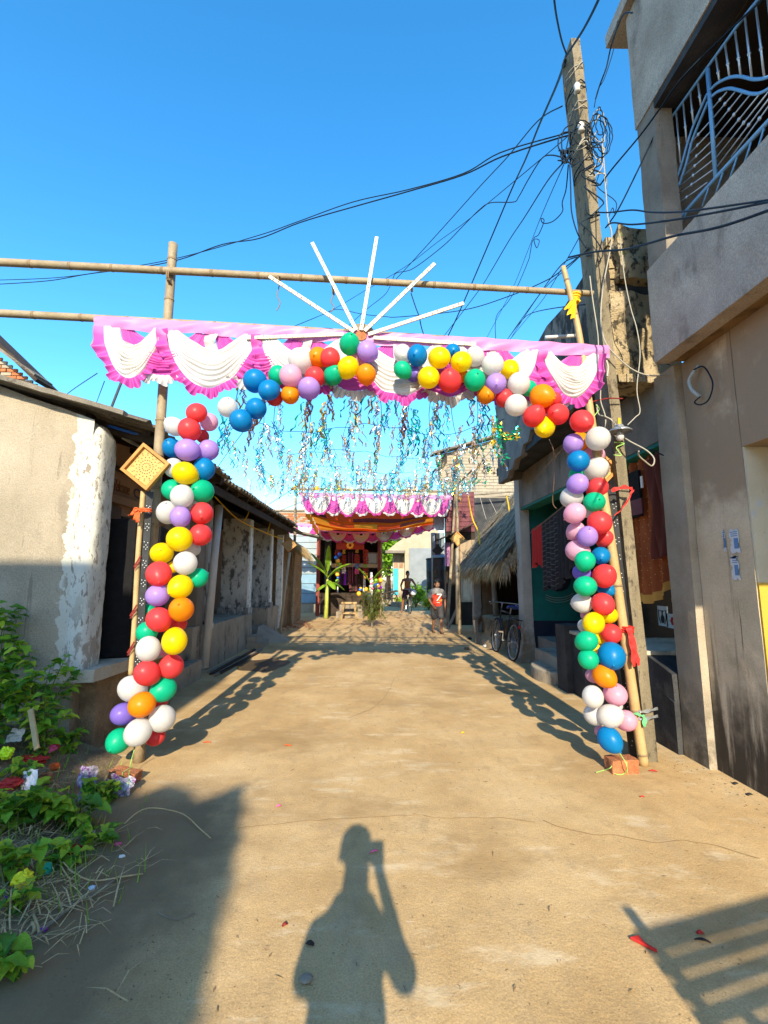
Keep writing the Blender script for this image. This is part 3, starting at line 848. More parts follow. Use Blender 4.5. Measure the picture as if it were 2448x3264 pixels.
# painted kettle-drum mural on the teal end wall
dc = AY(1781, 1850, 8.64)
dm = MB(); dm.lathe((dc.x, 8.65, dc.z - .12), [(.05, -.08), (.17, -.02), (.22, .1), (.23, .16)], 18, Matrix.Diagonal((1, .03, 1)))
dm.build('painted_drum', M['navy'], VH)
M['mural_pale'] = flat('pale mural paint', (.30, .34, .30), .8)
MB().ell((dc.x, 8.642, dc.z + .05), (.2, .004, .04), 16, 6).build('painted_drum_head', M['mural_pale'], VH)
ww = MB()
for dz in (-.26, -.30, -.34):
    ww.tube(smooth_path([(dc.x - .25, 8.65, dc.z + dz), (dc.x - .1, 8.65, dc.z + dz - .05), (dc.x + .1, 8.65, dc.z + dz - .04), (dc.x + .26, 8.65, dc.z + dz + .03)]), .006, 5)
fc = AY(1716, 1775, 8.64)
for k in range(6): ww.tube([(fc.x + .06 * math.cos(a_ * .6 + k) * (.6 + .15 * k), 8.65, fc.z + .1 * math.sin(a_ * .6 + k) * (.6 + .15 * k)) for a_ in range(8)], .006, 4)
ww.build('mural_lines', M['mural_pale'], VH)

# ================================================================== RIGHT: two-storey house
M['soffit'] = mat('rusty stained soffit', [(.17, .10, .04), (.26, .16, .07)], 3, .9, .2, 40, [dict(col=(.05, .035, .02), scale=4, lo=.5, hi=.65, fac=.8)], grain=.15)
TH = thing('two_storey_house', 'grey cement two storey house on the right with balcony grille and yellow door jamb', 'house', (3.6, 2.5, 0))
M['jamb'] = mat('cream and yellow painted jamb', [(.46, .41, .30), (.54, .49, .37)], 4, .8, .15, 60, [
    dict(col=(.40, .44, .48), scale=(9, 9, 6), lo=.60, hi=.63, fac=.6, z=(1.5, 1.6)),
    dict(col=(.46, .30, .04), always=1, z=(1.47, 1.455), fac=1), dict(col=(.42, .32, .18), scale=(22, 22, 7), lo=.64, hi=.68, fac=.7),
    dict(col=(.17, .12, .06), scale=6, lo=.36, hi=.6, z=(.55, .12), jit=.25, fac=.85)], grain=.06)
rbox(2.69, 3.05, 3.33, 3.90, -.03, 3.37, .004, .12, 3).build('wall', M['plaster_warm'], TH)
MB().box(2.694, 3.049, 3.31, 3.326, 0, 2.45).build('door_jamb', M['jamb'], TH)
plain(TH, 'lintel_wall', M['plaster_warm'], 2.69, 3.05, 1.35, 3.325, 2.452, 3.37)
plain(TH, 'wall', M['plaster_warm'], 3.06, 3.3, -.5, 1.9, 0, 3.37)
plain(TH, 'door', M['cream_paint'], 3.07, 3.12, 1.92, 3.305, 0, 2.45)
M['pier'] = mat('grey damp pier plaster', [(.22, .18, .13), (.32, .265, .195), (.40, .34, .255)], 2, .92, .4, 40, [
    dict(col=(.30, .275, .24), scale=(3, 3, 1), lo=.56, hi=.7, fac=.6), dict(col=(.075, .06, .04), scale=5, lo=.35, hi=.6, z=(1.1, .2), jit=.5, fac=.85)], grain=.22)
rbox(2.625, 3.0, 3.905, 4.21, -.03, 3.36, .005, .1, 3).build('pier', M['pier'], TH)
plain(TH, 'floor_slab', M['soffit'], 2.46, 5, -.2, 3.86, 3.372, 3.5)
plain(TH, 'upper_mass', M['plaster_dark'], 3.6, 5, -.5, 4.1, 3.5, 6.9)
plain(TH, 'south_wall', M['plaster_dark'], 2.7, 3.6, -.5, .9, 3.51, 6.9)
M['parapet_grey'] = mat('grey rough cast parapet', [(.29, .245, .195), (.39, .335, .275), (.48, .42, .345)], 2, .95, .8, 42, [dict(col=(.14, .12, .10), scale=(3, 3, 1.3), lo=.52, hi=.68, fac=.7), dict(col=(.50, .46, .40), scale=(2, 2, 2), lo=.6, hi=.74, fac=.5)], grain=.25, gscale=90)
plain(TH, 'beam_shade', M['tar'], 2.45, 2.66, 1.2, 3.6, 5.62, 5.688)  # black strip paints the shade under the roof beam
rbox(2.44, 2.58, -.2, 3.88, 3.36, 4.24, .004, .1, 2).build('balcony_parapet', M['parapet_grey'], TH)
rbox(2.45, 2.61, 3.60, 3.86, 4.24, 5.69, .008, .1, 4).build('corner_column', M['plaster_dark'], TH)
rbox(2.44, 2.66, 1.2, 3.88, 5.69, 6.93, .004, .15, 2).build('roof_beam', M['parapet_grey'], TH)
plain(TH, 'inner_ceiling', M['dark_room'], 2.66, 3.6, 1.2, 4.0, 5.6, 5.7)
plain(TH, 'roof_slab', M['parapet_grey'], 2.37, 5, 1.0, 4.14, 6.935, 7.08)
plain(TH, 'back_wall', M['dark_room'], 3.5, 3.6, 1.2, 4.0, 3.5, 5.6)
plain(TH, 'end_wall', M['plaster_dark'], 2.73, 3.5, 3.85, 4.0, 3.5, 5.6)
# conduit stub and cable loop under the balcony
ct = smooth_path([AX(2227, 1165, 2.66), AX(2208, 1190, 2.63), AX(2196, 1215, 2.62), AX(2204, 1240, 2.62), AX(2222, 1258, 2.64), AX(2232, 1264, 2.66)], 4)
MB().tube(ct, .014, 8).build('conduit', flat('grey conduit', (.34, .38, .38), .4), TH, smooth=True)
ct = smooth_path([AX(2212, 1178, 2.63), AX(2240, 1168, 2.63), AX(2262, 1195, 2.63), AX(2272, 1230, 2.63), AX(2258, 1275, 2.63), AX(2232, 1290, 2.63), AX(2214, 1282, 2.63), AX(2232, 1264, 2.65)], 6)
MB().tube(ct, .006, 6).build('cable_loop', M['cable'], TH, smooth=True)
# torn newspaper posters on the wall
def poster(u0, v0, u1, v1, nm, seed):
    rg = random.Random(seed); a = AX(u0, v0, 2.686); b = AX(u1, v1, 2.686)
    y0, y1, z0, z1 = b.y, a.y, AX((u0 + u1) / 2, v1, 2.686).z, AX((u0 + u1) / 2, v0, 2.686).z
    out = []
    for i in range(44):
        t = i / 44 * 4; k = int(t); f_ = t - k; j = rg.uniform(0, .028) * (1 if (i // 3) % 2 else .25)
        q = [(y0 + (y1 - y0) * f_, z0 + j), (y1 - j, z0 + (z1 - z0) * f_), (y1 - (y1 - y0) * f_, z1 - j), (y0 + j, z1 - (z1 - z0) * f_)][k]
        out.append(q)
    o = MB().prism([(2.684, y, z) for y, z in out], (.0015, 0, 0)).build('torn_poster', M['paper'], TH)
    inkm = MB(); W, Hh = y1 - y0, z1 - z0
    inkm.box(2.6825, 2.6835, y0 + W * .12, y0 + W * .55, z0 + Hh * .2, z0 + Hh * .62)
    for k in range(3): zz = z0 + Hh * (.7 + .08 * k); inkm.box(2.6825, 2.6835, y0 + W * .15, y0 + W * rg.uniform(.6, .9), zz, zz + Hh * .03)
    inkm.build('print', M['ink_blue'], o)
poster(2322, 1685, 2362, 1765, 'p', 1); poster(2300, 1688, 2318, 1760, 'p', 2); poster(2326, 1770, 2362, 1850, 'p', 3)

# balcony grille, in the plane x = GX
GX = 2.62
GR = thing('balcony_grille', 'pale blue and silver steel grille with curved bars on the upper balcony', 'grille', (GX, 2.6, 4.25))
gq = lambda a, b: AX(1700 + a / 2.218, b / 2.218, GX)
def gbar(pts, r, m_, nm, knob=None):
    P = [gq(*q) for q in pts]; P = smooth_path(P, 6) if len(P) > 2 else P
    b = MB().tube(P, r, 8)
    if knob is not None: b.ell(P[0].lerp(P[-1], knob), (.013, .013, .016), 8, 6)
    return b.build(nm, m_, GR, smooth=True)
gbar([(920, 905), (970, 842), (1420, 215), (1620, -40), (1800, -260)], .012, M['steel'], 'top_rail')
gbar([(960, 1640), (1170, 1392), (1659, 862), (1850, 660)], .016, M['steel'], 'lower_rail')
gbar([(1232, 480), (1290, 1250)], .016, M['steel'], 'post')
gbar([(912, 870), (972, 1720)], .008, M['steel_grey'], 'post')
for q in ([(1258, 630), (1300, 590), (1380, 550), (1460, 540), (1560, 560), (1659, 545), (1780, 480)], [(1265, 680), (1310, 645), (1385, 625), (1460, 640), (1540, 662), (1610, 655), (1700, 600), (1780, 530)],
          [(965, 1410), (1000, 1310), (1050, 1160), (1095, 1000), (1140, 870), (1232, 660)], [(1000, 1400), (1035, 1300), (1080, 1165), (1120, 1010), (1160, 900), (1238, 715)]):
    gbar(q, .011, M['steel'], 'curved_band')
for a, b, c_, d in ((1290, 400, 1318, 580), (1355, 305, 1388, 545), (1425, 210, 1468, 538), (1495, 110, 1545, 552), (1570, 20, 1635, 550), (1650, -80, 1715, 515),
                    (960, 860, 1002, 1290), (1010, 795, 1042, 1150), (1060, 725, 1085, 1005), (1110, 655, 1132, 870), (1163, 575, 1185, 745)):
    gbar([(a, b), (c_, d)], .0075, M['steel_grey'], 'upright_bar', .62)
for a, b, c_, d in ((1370, 650, 1268, 765), (1425, 652, 1275, 830), (1480, 655, 1280, 905), (1540, 662, 1286, 975), (1605, 660, 1292, 1045), (1670, 640, 1297, 1110), (1740, 600, 1302, 1175), (1790, 580, 1400, 1110),
                    (1105, 1020, 1248, 860), (1092, 1100, 1254, 930), (1075, 1180, 1260, 1000), (1052, 1250, 1266, 1065), (1028, 1320, 1272, 1130), (1005, 1385, 1278, 1195), (980, 1470, 1230, 1290)):
    gbar([(a, b), (c_, d)], .0055, M['steel_grey'], 'slanting_bar', .45)
for a, b, c_, d in ((1250, 1295, 1195, 1460), (1350, 1190, 1285, 1385), (1450, 1085, 1380, 1290), (1550, 975, 1480, 1195), (1640, 880, 1575, 1090), (1740, 775, 1660, 990), (1100, 1470, 1060, 1560), (1020, 1560, 985, 1660)):
    gbar([(a, b), (c_, d)], .007, M['steel'], 'short_bar')

# ================================================================== RIGHT: thatched hut
M['thatch_dark'] = mat('shaded inner straw', [(.07, .053, .034), (.13, .10, .065)], 14, .95, .4, 60, grain=.3)  # dark bed paints the shade in gaps between strands
M['thatch_light'] = mat('highlight straw', [(.40, .33, .22), (.58, .50, .36)], 14, .95, .2, 60, grain=.25)  # lighter strands paint the highlights over the thatch
HH = thing('thatched_hut', 'open mud hut under a shaggy grey thatch roof', 'hut', (3.6, 11.2, 0))
ex, ez, rx, rz_ = 2.42, 1.80, 4.9, 4.75
mb = MB()
def thf(u, v):
    y = 8.95 + 4.75 * u
    sag = .10 * math.sin(u * 7) * (1 - v)
    p = Vector((ex + (rx - ex) * v, y, ez + (rz_ - ez) * v + sag * .4 + .14 * math.sin(v * math.pi)))
    return p + noise.noise_vector(p * 3) * .05
mb.grid(thf, 40, 26)
def thf2(u, v): return thf(u, v) - Vector((-.05, 0, .2))
mb.grid(thf2, 30, 12)
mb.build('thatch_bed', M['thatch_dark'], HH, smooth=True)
N_ = Vector((-(rz_ - ez), 0, rx - ex)).normalized()
def onroof(rg):
    u, v = rg.random(), rg.random() ** .9
    p = thf(u, v) + N_ * rg.uniform(0, .09)
    d = Vector((-(rx - ex), rg.uniform(-1.6, 1.6), -(rz_ - ez))).normalized()
    return p, d, N_
tag(thatch_strands(4600, onroof, (.22, .5), .017, 9).build('thatch', M['thatch'], HH), kind='stuff')
tag(thatch_strands(2300, onroof, (.2, .45), .015, 19).build('highlight_thatch', M['thatch_light'], HH), kind='stuff')
def oneave(rg):
    u = rg.random()
    p = thf(u, rg.uniform(0, .1)) + Vector((rg.uniform(-.02, .08), 0, rg.uniform(-.16, .03)))
    d = Vector((rg.uniform(-.5, .1), rg.uniform(-.35, .35), -1)).normalized()
    return p, d, Vector((-1, -.3, .1)).normalized()
tag(thatch_strands(2200, oneave, (.16, .46), .013, 10).build('eave_fringe', M['straw'], HH), kind='stuff')
def ongable(rg):
    v = rg.random()
    p = thf(rg.choice((0.0, 0.0, 1.0)), v) + Vector((0, 0, rg.uniform(-.2, .02)))
    return p, Vector((rg.uniform(-.5, .2), rg.uniform(-.6, .2), -1)).normalized(), Vector((0, -1, .1))
tag(thatch_strands(900, ongable, (.2, .55), .009, 12).build('gable_fringe', M['thatch'], HH), kind='stuff')
rbox(2.72, 2.92, 13.3, 13.52, -.02, 2.2, .02, .12, 4).build('pillar', M['pillar_white'], HH)
rbox(2.95, 3.3, 13.3, 13.55, -.02, 2.0, .03, .1, 4).build('mud_pier', M['mud'], HH, smooth=True)
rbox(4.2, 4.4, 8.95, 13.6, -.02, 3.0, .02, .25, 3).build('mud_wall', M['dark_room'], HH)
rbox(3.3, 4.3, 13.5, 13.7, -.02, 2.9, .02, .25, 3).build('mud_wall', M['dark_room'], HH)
rbox(3.6, 4.3, 9.0, 13.4, -.02, .45, .02, .25, 3).build('mud_floor', M['mud'], HH)
a = AY(1582, 1945, 10.9)
MB().tube([(a.x, 10.9, .55), (a.x - .03, 10.92, 1.2), (a.x - .02, 10.9, 2.1)], [.075, .06, .07], 8).build('post', M['grey_timber'], HH, smooth=True)
MB().tube([(3.4, 9.3, .4), (3.4, 9.3, 2.4)], .06, 8).build('post', M['dark_timber'], HH, smooth=True)
MB().box(3.1, 3.3, 9.6, 13.4, 1.93, 2.03).build('wall_plate', M['dark_timber'], HH)

# low mud platform with hollowed sides in front of the hut
mp = MB()
def pf(u, v):
    a = 2 * math.pi * u; sx = abs(math.cos(a)) ** .45 * math.copysign(1, math.cos(a)); sy = abs(math.sin(a)) ** .45 * math.copysign(1, math.sin(a))
    z = .62 * v; k = 1.0 + (-.16 * math.sin(v * 3.0) + .05 * noise.noise(Vector((a * 2, v * 3, 0))))
    if v > .93: k *= .97
    p = Vector((2.98 + .62 * sx * k, 10.6 + .72 * sy * k, z))
    return p + noise.noise_vector(p * 6) * .035
mp.grid(pf, 44, 16)
tp = MB()
mp.grid(lambda u, v: pf(u, 1).lerp(Vector((2.98, 10.6, .64)), v) + noise.noise_vector(Vector((u * 9, v * 9, 2))) * .015, 44, 5)
M['mud_lit'] = mat('lit pale mud', [(.30, .21, .12), (.42, .31, .18)], 5, .95, .8, 25, [dict(col=(.12, .08, .045), scale=9, lo=.58, hi=.68, fac=.6)], grain=.3, bdist=.04)  # lighter copy of mud, lit look of the platform put into its colour
o = weld(mp.build('mud_platform', M['mud_lit'], smooth=True))
tag(o, 'lumpy straw topped mud platform with eroded sides in front of the thatched hut', 'platform')
def platf(rg):
    a = rg.uniform(0, 6.28); p = pf(a / 6.283, rg.uniform(.82, 1)) + Vector((0, 0, .02))
    return p, Vector((math.cos(a) * .5, math.sin(a) * .5, -1)).normalized(), Vector((math.cos(a), math.sin(a), .2))
tag(thatch_strands(500, platf, (.08, .28), .012, 4).build('straw_skirt', M['mud'], o), kind='stuff')
a, b = AZ(1523, 2052), AZ(1515, 1995)
tag(MB().bar((a.x, a.y, 0), (a.x - .03, a.y + .1, .52), .09, .05).build('wooden_peg', M['grey_timber']), 'short weathered plank standing upright before the mud platform', 'plank')

# ================================================================== RIGHT: pale brick house, tar wall
PB = thing('pale_brick_house', 'tall pale brick gable with a tar black wall behind the thatched hut', 'house', (4.6, 17, 0))
mbk = MB(); mbk.prism([(2.55, 17.0, 4.38), (6.8, 17.0, 4.52), (6.8, 17.0, 6.9), (4.46, 17.0, 6.62), (2.2, 17.0, 5.95)], (0, .35, 0)); mbk.build('gable_wall', M['brick_pale'], PB)
brick_field(PB, 2.6, 6.4, 4.5, 6.55, 16.99, .27, .1, .016, .014, [M['brick_pale']] * 2, 260, lambda x, z: z > 5.8 + (x - 2.2) * .33)
MB().bar((2.0, 16.9, 5.98), (4.6, 16.9, 6.74), .5, .07).build('roof_edge', M['asbestos'], PB)
plain(PB, 'string_course', M['plaster'], 2.9, 6.8, 16.9, 17.0, 4.30, 4.40)
plain(PB, 'tar_wall', M['tar'], 3.2, 6.8, 16.4, 16.9, 0, 4.29)
for x in (4.3, 5.1, 5.9, 3.6): MB().box(x, x + .09, 16.95, 16.985, 5.28, 5.37).build('putlog_hole', M['dark_mark'], PB)
corr_sheets(PB, (2.02, 5.2), (2.6, 6.1), 16.2, 17.2, .12, .02, 1.0, M['dark_timber'], 'side_sheet')
MB().tube([AY(1300, 1592, 15.9), AY(1672, 1564, 15.9)], .035, 8).build('pole', M['grey_timber'], PB, smooth=True)
MB().tube([AY(1452, 1550, 15.5), AY(1512, 1492, 15.5)], .03, 8).build('pole', M['dark_timber'], PB, smooth=True)

# maroon boarded shop with a sheet awning
SH = thing('maroon_board_shop', 'maroon boarded house front with rusty sheet awning behind the yellow diamond panel', 'shop', (2.9, 15, 0))
M['maroon'] = mat('faded maroon boards', [(.10, .028, .035), (.17, .055, .06)], 3, .8, .2, 40, grain=.15)
for k in range(8):
    MB().box(2.28, 3.22, 15.3, 15.34, 2.98 + k * .165, 3.13 + k * .165).build('board', M['maroon'], SH)
plain(SH, 'backing', M['dark_room'], 2.26, 3.24, 15.345, 15.5, 0, 4.3)
plain(SH, 'lower_wall', M['plaster_warm'], 2.72, 3.2, 15.2, 15.34, .72, 2.7)
plain(SH, 'door_post', M['brown_wall'], 2.62, 2.72, 15.2, 15.34, .2, 2.7)
plain(SH, 'dark_base', M['dark_room'], 2.62, 3.2, 15.19, 15.34, 0, .72)
MB().bar((1.98, 14.9, 2.68), (3.1, 14.9, 3.18), 1.1, .03).build('awning_sheet', M['dark_timber'], SH)
MB().box(1.9, 2.27, 15.6, 15.64, 3.05, 4.0).build('asbestos_panel', mat('blue grey crazed sheet', [(.26, .30, .34), (.36, .41, .45)], 3, .8, .2, 40, [dict(col=(.06, .065, .07), scale=(16, 16, 3), lo=.6, hi=.63, fac=.7)]), SH)
plain(SH, 'brick_pier', M['brown_wall'], 2.35, 2.62, 15.9, 16.2, 0, 1.6)
bk = MB().box(2.34, 2.70, 15.86, 16.15, .7, 1.65).build('brick_stack', M['mortar'], SH)
for r in range(10):
    for k in range(2): MB().box(2.335 + k * .19, 2.51 + k * .19, 15.83, 15.862, .72 + r * .092, .795 + r * .092).build('brick', M['brown_wall'], bk)
for k in range(2):
    a = AY(1368 + k * 28, 1790, 17); MB().tube([(a.x + .45, 19.2, 0), (a.x + .45, 19.2, 3.3)], .12, 8).build('plastered_post', M['blue_board'], SH)
# cloth bundle hung by the shop
cl = MB(); q = AY(1418, 1730, 15)
cl.grid(lambda u, v: Vector((q.x + .16 * u + .02 * math.sin(u * 14), 15.05 + .03 * math.sin(u * 20 + v), 2.6 - .75 * v)), 16, 8)
tag(cl.build('hanging_cloth', flat('lilac cloth', (.42, .20, .34), .9), smooth=True), 'faded lilac cloth hanging beside the maroon boarded shop', 'cloth')
# black water barrel with a blue lid
def barrel(c, r, h, label, lidcol):
    t = thing('water_barrel', label, 'barrel', c)
    MB().lathe(c, [(r * .92, 0), (r, .06), (r, h * .3), (r * 1.03, h * .32), (r, h * .34), (r, h * .62), (r * 1.03, h * .64), (r, h * .66), (r, h - .05), (r * .9, h)], 20).build('body', M['black_board'], t, smooth=True)
    MB().lathe((c[0], c[1], c[2] + h - .02), [(r * 1.05, 0), (r * 1.06, .06), (r * .95, .1), (r * .3, .13)], 20).build('lid', lidcol, t, smooth=True)
barrel((2.42, 18.2, .9), .26, 1.35, 'tall black water barrel with a bright blue lid behind the walking boy', M['steel'])
rbox(2.1, 2.7, 17.9, 18.5, 0, .9, .01, .2).build('barrel_stand', M['plaster_dark'])
tag(bpy.data.objects['barrel_stand'], 'grey cement block carrying the blue lidded black barrel', 'plinth')
barrel((2.92, 24.5, .7), .34, 1.7, 'dark green black drum standing against the cream lane wall', M['black_board'])
# leaning timber by the shop
a = AZ(1428, 2004)
tag(MB().bar((a.x, a.y, 0), (a.x + .42, a.y + .3, .75), .07, .05).build('timber_prop', M['grey_timber']), 'grey timber prop leaning beside the pole of the yellow diamond panel', 'timber')

# ================================================================== lane beyond: cream house, arcade, trees
CR = thing('cream_lane_house', 'cream house at the lane with a large grey cement patch and teal panel', 'house', (2.4, 27, 0))
rbox(1.62, 3.6, 27, 30, 0, 6.4, .006, .4, 2).build('wall', M['cream_paint'], CR)
MB().box(1.86, 3.5, 26.93, 26.99, .55, 3.15).build('cement_patch', mat('blue grey cement', [(.17, .19, .20), (.24, .26, .275)], 2, .9, .2, 40, grain=.12), CR)
plain(CR, 'arcade_wall', M['cream_paint'], .95, 1.62, 27.4, 27.6, 0, 3.0)
for k in range(2):
    x0 = 1.02 + k * .3
    P = [(x0, 27.38, 2.0), (x0 + .22, 27.38, 2.0)] + [(x0 + .11 + .11 * math.cos(t * math.pi / 8), 27.38, 2.35 + .3 * math.sin(t * math.pi / 8)) for t in range(9)]
    MB().prism(P, (0, .015, 0)).build('arch_recess', M['brown_wall'], CR)
MB().box(.97, 1.26, 27.34, 27.38, .5, 2.0).build('teal_panel', mat('bright teal panel', [(.03, .30, .40), (.05, .38, .48)], 4, .7, .05), CR)
MB().box(1.28, 1.60, 27.34, 27.38, .3, 2.0).build('arcade_pier', M['plaster_warm'], CR)
MB().prism([(.62, 26.6, 3.0), (1.62, 26.6, 3.0), (1.62, 26.6, 3.75), (1.1, 26.6, 3.4)], (0, .8, 0)).build('awning', M['cream_paint'], CR)
MB().box(.5, 1.62, 26.4, 27.4, 2.85, 2.99).build('sunshade_slab', M['plaster_dark'], CR)
MB().box(1.2, 1.62, 27.6, 28, 3.75, 5.6).build('upper_wall', M['plaster'], CR)


def leaf_cloud(n, c, r, size, seed, shape=None):
    rg = random.Random(seed); mb = MB(); c = Vector(c)
    cl = []
    for _ in range(26):
        d = Vector((rg.gauss(0, 1), rg.gauss(0, 1), rg.gauss(0, 1))).normalized()
        cl.append(Vector((d.x * r[0], d.y * r[1], d.z * r[2])) * rg.uniform(.25, .95))
    for _ in range(n):
        k = rg.choice(cl)
        p = c + k + Vector((rg.gauss(0, 1) * r[0], rg.gauss(0, 1) * r[1], rg.gauss(0, 1) * r[2])) * .17
        a = Vector((rg.gauss(0, 1), rg.gauss(0, 1), rg.gauss(0, .6))).normalized(); b = a.cross(Vector((rg.gauss(0, .6), rg.gauss(0, .6), 1))).normalized()
        s = size * rg.uniform(.6, 1.3)
        mb.add([p - a * s, p + b * s * .45, p + a * s, p - b * s * .45], [(0, 1, 2, 3)])
    return mb


def tree(x, y, h, r, n, size, label, seed, m=1):
    t = thing('tree', label, 'tree', (x, y, 0), 'trees beyond the lane')
    mb = MB(); mb.tube([(x, y, -.1), (x + .1, y, h * .3), (x - .05, y + .1, h * .6)], [.22, .16, .10], 8)
    for k in range(5):
        a = k * 1.3; mb.tube([(x, y, h * .35 + k * .15), (x + math.cos(a) * r[0] * .5, y + math.sin(a) * r[1] * .5, h * .6 + k * .2)], [.08, .03], 6)
    mb.build('trunk', M['dark_timber'], t, smooth=True)
    tag(leaf_cloud(n, (x, y, h * .66), r, size, seed).build('crown', M['leaf'][m], t), kind='stuff')
tree(.75, 33, 5.6, (1.5, 1.6, 2.4), 3800, .16, 'leafy green tree at the lane end beside the cream house arcade', 1, 1)
tree(-.9, 40, 5.0, (1.8, 1.6, 2.0), 3000, .18, 'darker green tree further down the lane left of the arcade', 2, 0)
tree(2.0, 46, 8.0, (2.2, 2, 3.4), 3000, .2, 'tall tree far down the lane behind the cream house', 3, 0)
tree(-4.2, 30, 4.2, (1.6, 1.6, 1.6), 2200, .16, 'low bushy tree hidden behind the shrine roof', 4, 0)


def shrub(c, r, n, size, label, seed, m, group=None):
    t = thing('shrub', label, 'shrub', c, group)
    mb = MB(); rg = random.Random(seed)
    for k in range(7):
        a = k * .9; mb.tube([c, (c[0] + math.cos(a) * r[0] * .6, c[1] + math.sin(a) * r[1] * .6, c[2] + r[2] * rg.uniform(.6, 1.3))], [.02, .006], 5)
    mb.build('stems', M['stem'], t)
    tag(leaf_cloud(n, (c[0], c[1], c[2] + r[2] * .75), r, size, seed).build('foliage', M['leaf'][m], t), kind='stuff')
shrub((2.0, 24.2, 0), (.55, .5, .75), 1100, .08, 'bright green shrub before the cream lane wall behind the cyclist', 11, 1)
shrub((2.45, 22.3, 0), (.4, .4, .5), 800, .07, 'low yellow green bush at the lane edge beside the walking boy', 12, 2)
shrub((1.35, 25.6, 0), (.45, .4, .3), 600, .07, 'small weedy clump on the lane left of the cyclist', 13, 2)
shrub((3.05, 9.35, .1), (.14, .14, .2), 200, .04, 'small green weed growing between the parked bicycle and white pillar', 14, 1)
# rubble, cart and fence down the lane
for k, (x, y, z, s, lb) in enumerate(((1.05, 24.5, .12, .3, 'yellowish broken slab lying on the lane verge by the arcade'), (1.35, 24.2, .1, .22, 'smaller broken slab beside the yellowish one on the lane verge'))):
    tag(rbox(x - s, x + s, y - .2, y + .2, 0, .25, .03, .12, 5).build('rubble_block', M['cream_paint']), lb, 'rubble')
t = thing('handcart', 'dark wooden cart parked down the lane right of the shrine', 'cart', (.55, 25.5, 0))
MB().bar((-.1, 25.2, .55), (1.1, 25.4, .78), .5, .07).build('bed', M['dark_timber'], t)
for yy in (25.0, 25.7):
    w = MB(); w.tube([(.75 + .36 * math.cos(a_ * math.pi / 8), yy, .38 + .36 * math.sin(a_ * math.pi / 8)) for a_ in range(17)], .03, 6)
    for a_ in range(6): w.tube([(.75, yy, .38), (.75 + .35 * math.cos(a_ * 1.047), yy, .38 + .35 * math.sin(a_ * 1.047))], .014, 5)
    w.build('wheel', M['dark_timber'], t)
MB().tube([(-.1, 25.2, .55), (-.75, 25, .62)], .025, 6).build('shaft', M['grey_timber'], t)
fn_ = thing('stick_fence', 'fence of uneven sticks and rags across the lane end', 'fence', (.6, 31, 0))
for k in range(22):
    x = -.3 + k * .09; MB().bar((x, 31, 0), (x + rnd(-.04, .04), 31, rnd(1.0, 1.6)), .035, .03).build('stick', random.choice([M['grey_timber'], M['dark_timber'], M['bamboo']]), fn_)
MB().bar((-.3, 30.97, .9), (1.7, 30.97, .95), .03, .03).build('rail', M['grey_timber'], fn_)

# ================================================================== festive cloth
M['pink_cloth'] = flat('magenta pink satin', (.56, .07, .36), .45, transl=.35)
M['pink_band'] = flat('pale pink satin', (.66, .25, .52), .45, transl=.35)
M['white_cloth'] = flat('white satin', (.58, .565, .55), .5, transl=.3)


def swag(parent, a, b, drop, m, mr, ruf=.10, seed=0, hole=.35, folds=9, y_out=.0, nm='swag'):
    """cloth hung from a to b in a half-round; ruffle along the lower hem"""
    a, b = Vector(a), Vector(b); rg = random.Random(seed); ph = rg.uniform(0, 6)
    wdt = (b - a).length
    out = Vector((0, -1, 0))
    def low(t, k):
        # k 0 = inner catenary, 1 = outer hem
        s = math.sin(math.pi * t) ** .58
        d = drop * (hole + (1 - hole) * k) * s if k > 0 else drop * hole * math.sin(math.pi * t)
        xx = .5 + (t - .5) * (.72 + .28 * k)
        return a.lerp(b, xx) - Vector((0, 0, d + .0))
    def f(u, v):
        p = low(u, v) + Vector((0, 0, .02 * noise.noise(Vector((u * 5, v * 4, seed * 1.3)))))
        env = math.sin(math.pi * u)
        w = math.sin(v * folds * 2 * math.pi + ph + 1.3 * math.sin(u * 5 + ph) + 4.5 * noise.noise(Vector((u * 2.2 + seed, v * 2.0, seed * .7)))) * (.011 + .012 * noise.noise(Vector((u * 4, v * 5, seed)))) * (.35 + .65 * env)
        w += .045 * env * math.sin(v * math.pi * .9) + .02 * noise.noise(p * 6 + Vector((seed, 0, 0)))
        return p + out * (w + y_out)
    o = MB().grid(f, 22, 40).build(nm, m, parent, smooth=True)
    nr = max(18, int(wdt * 46))
    def rf(u, v):
        base = f(u, 1); s = math.sin(math.pi * u)
        t0, t1 = max(u - .02, 0), min(u + .02, 1)
        tg = (low(t1, 1) - low(t0, 1)).normalized(); nrm = Vector((tg.z, 0, -tg.x))
        if nrm.z > 0: nrm = -nrm
        amp = .02 * (v + .15)
        zig = math.sin(u * nr * 3.7 + ph + 2 * noise.noise(Vector((u * 6, seed, 0)))) * amp + math.sin(u * nr * .83) * amp * .7
        return base + nrm * (ruf * v * (.8 + .2 * math.sin(u * nr * 1.05))) + out * (zig + .012 * v) + tg * math.cos(u * nr * 3.7 + ph) * .008 * v
    MB().grid(rf, nr * 6, 4).build('ruffle', mr, o, smooth=True)
    return o


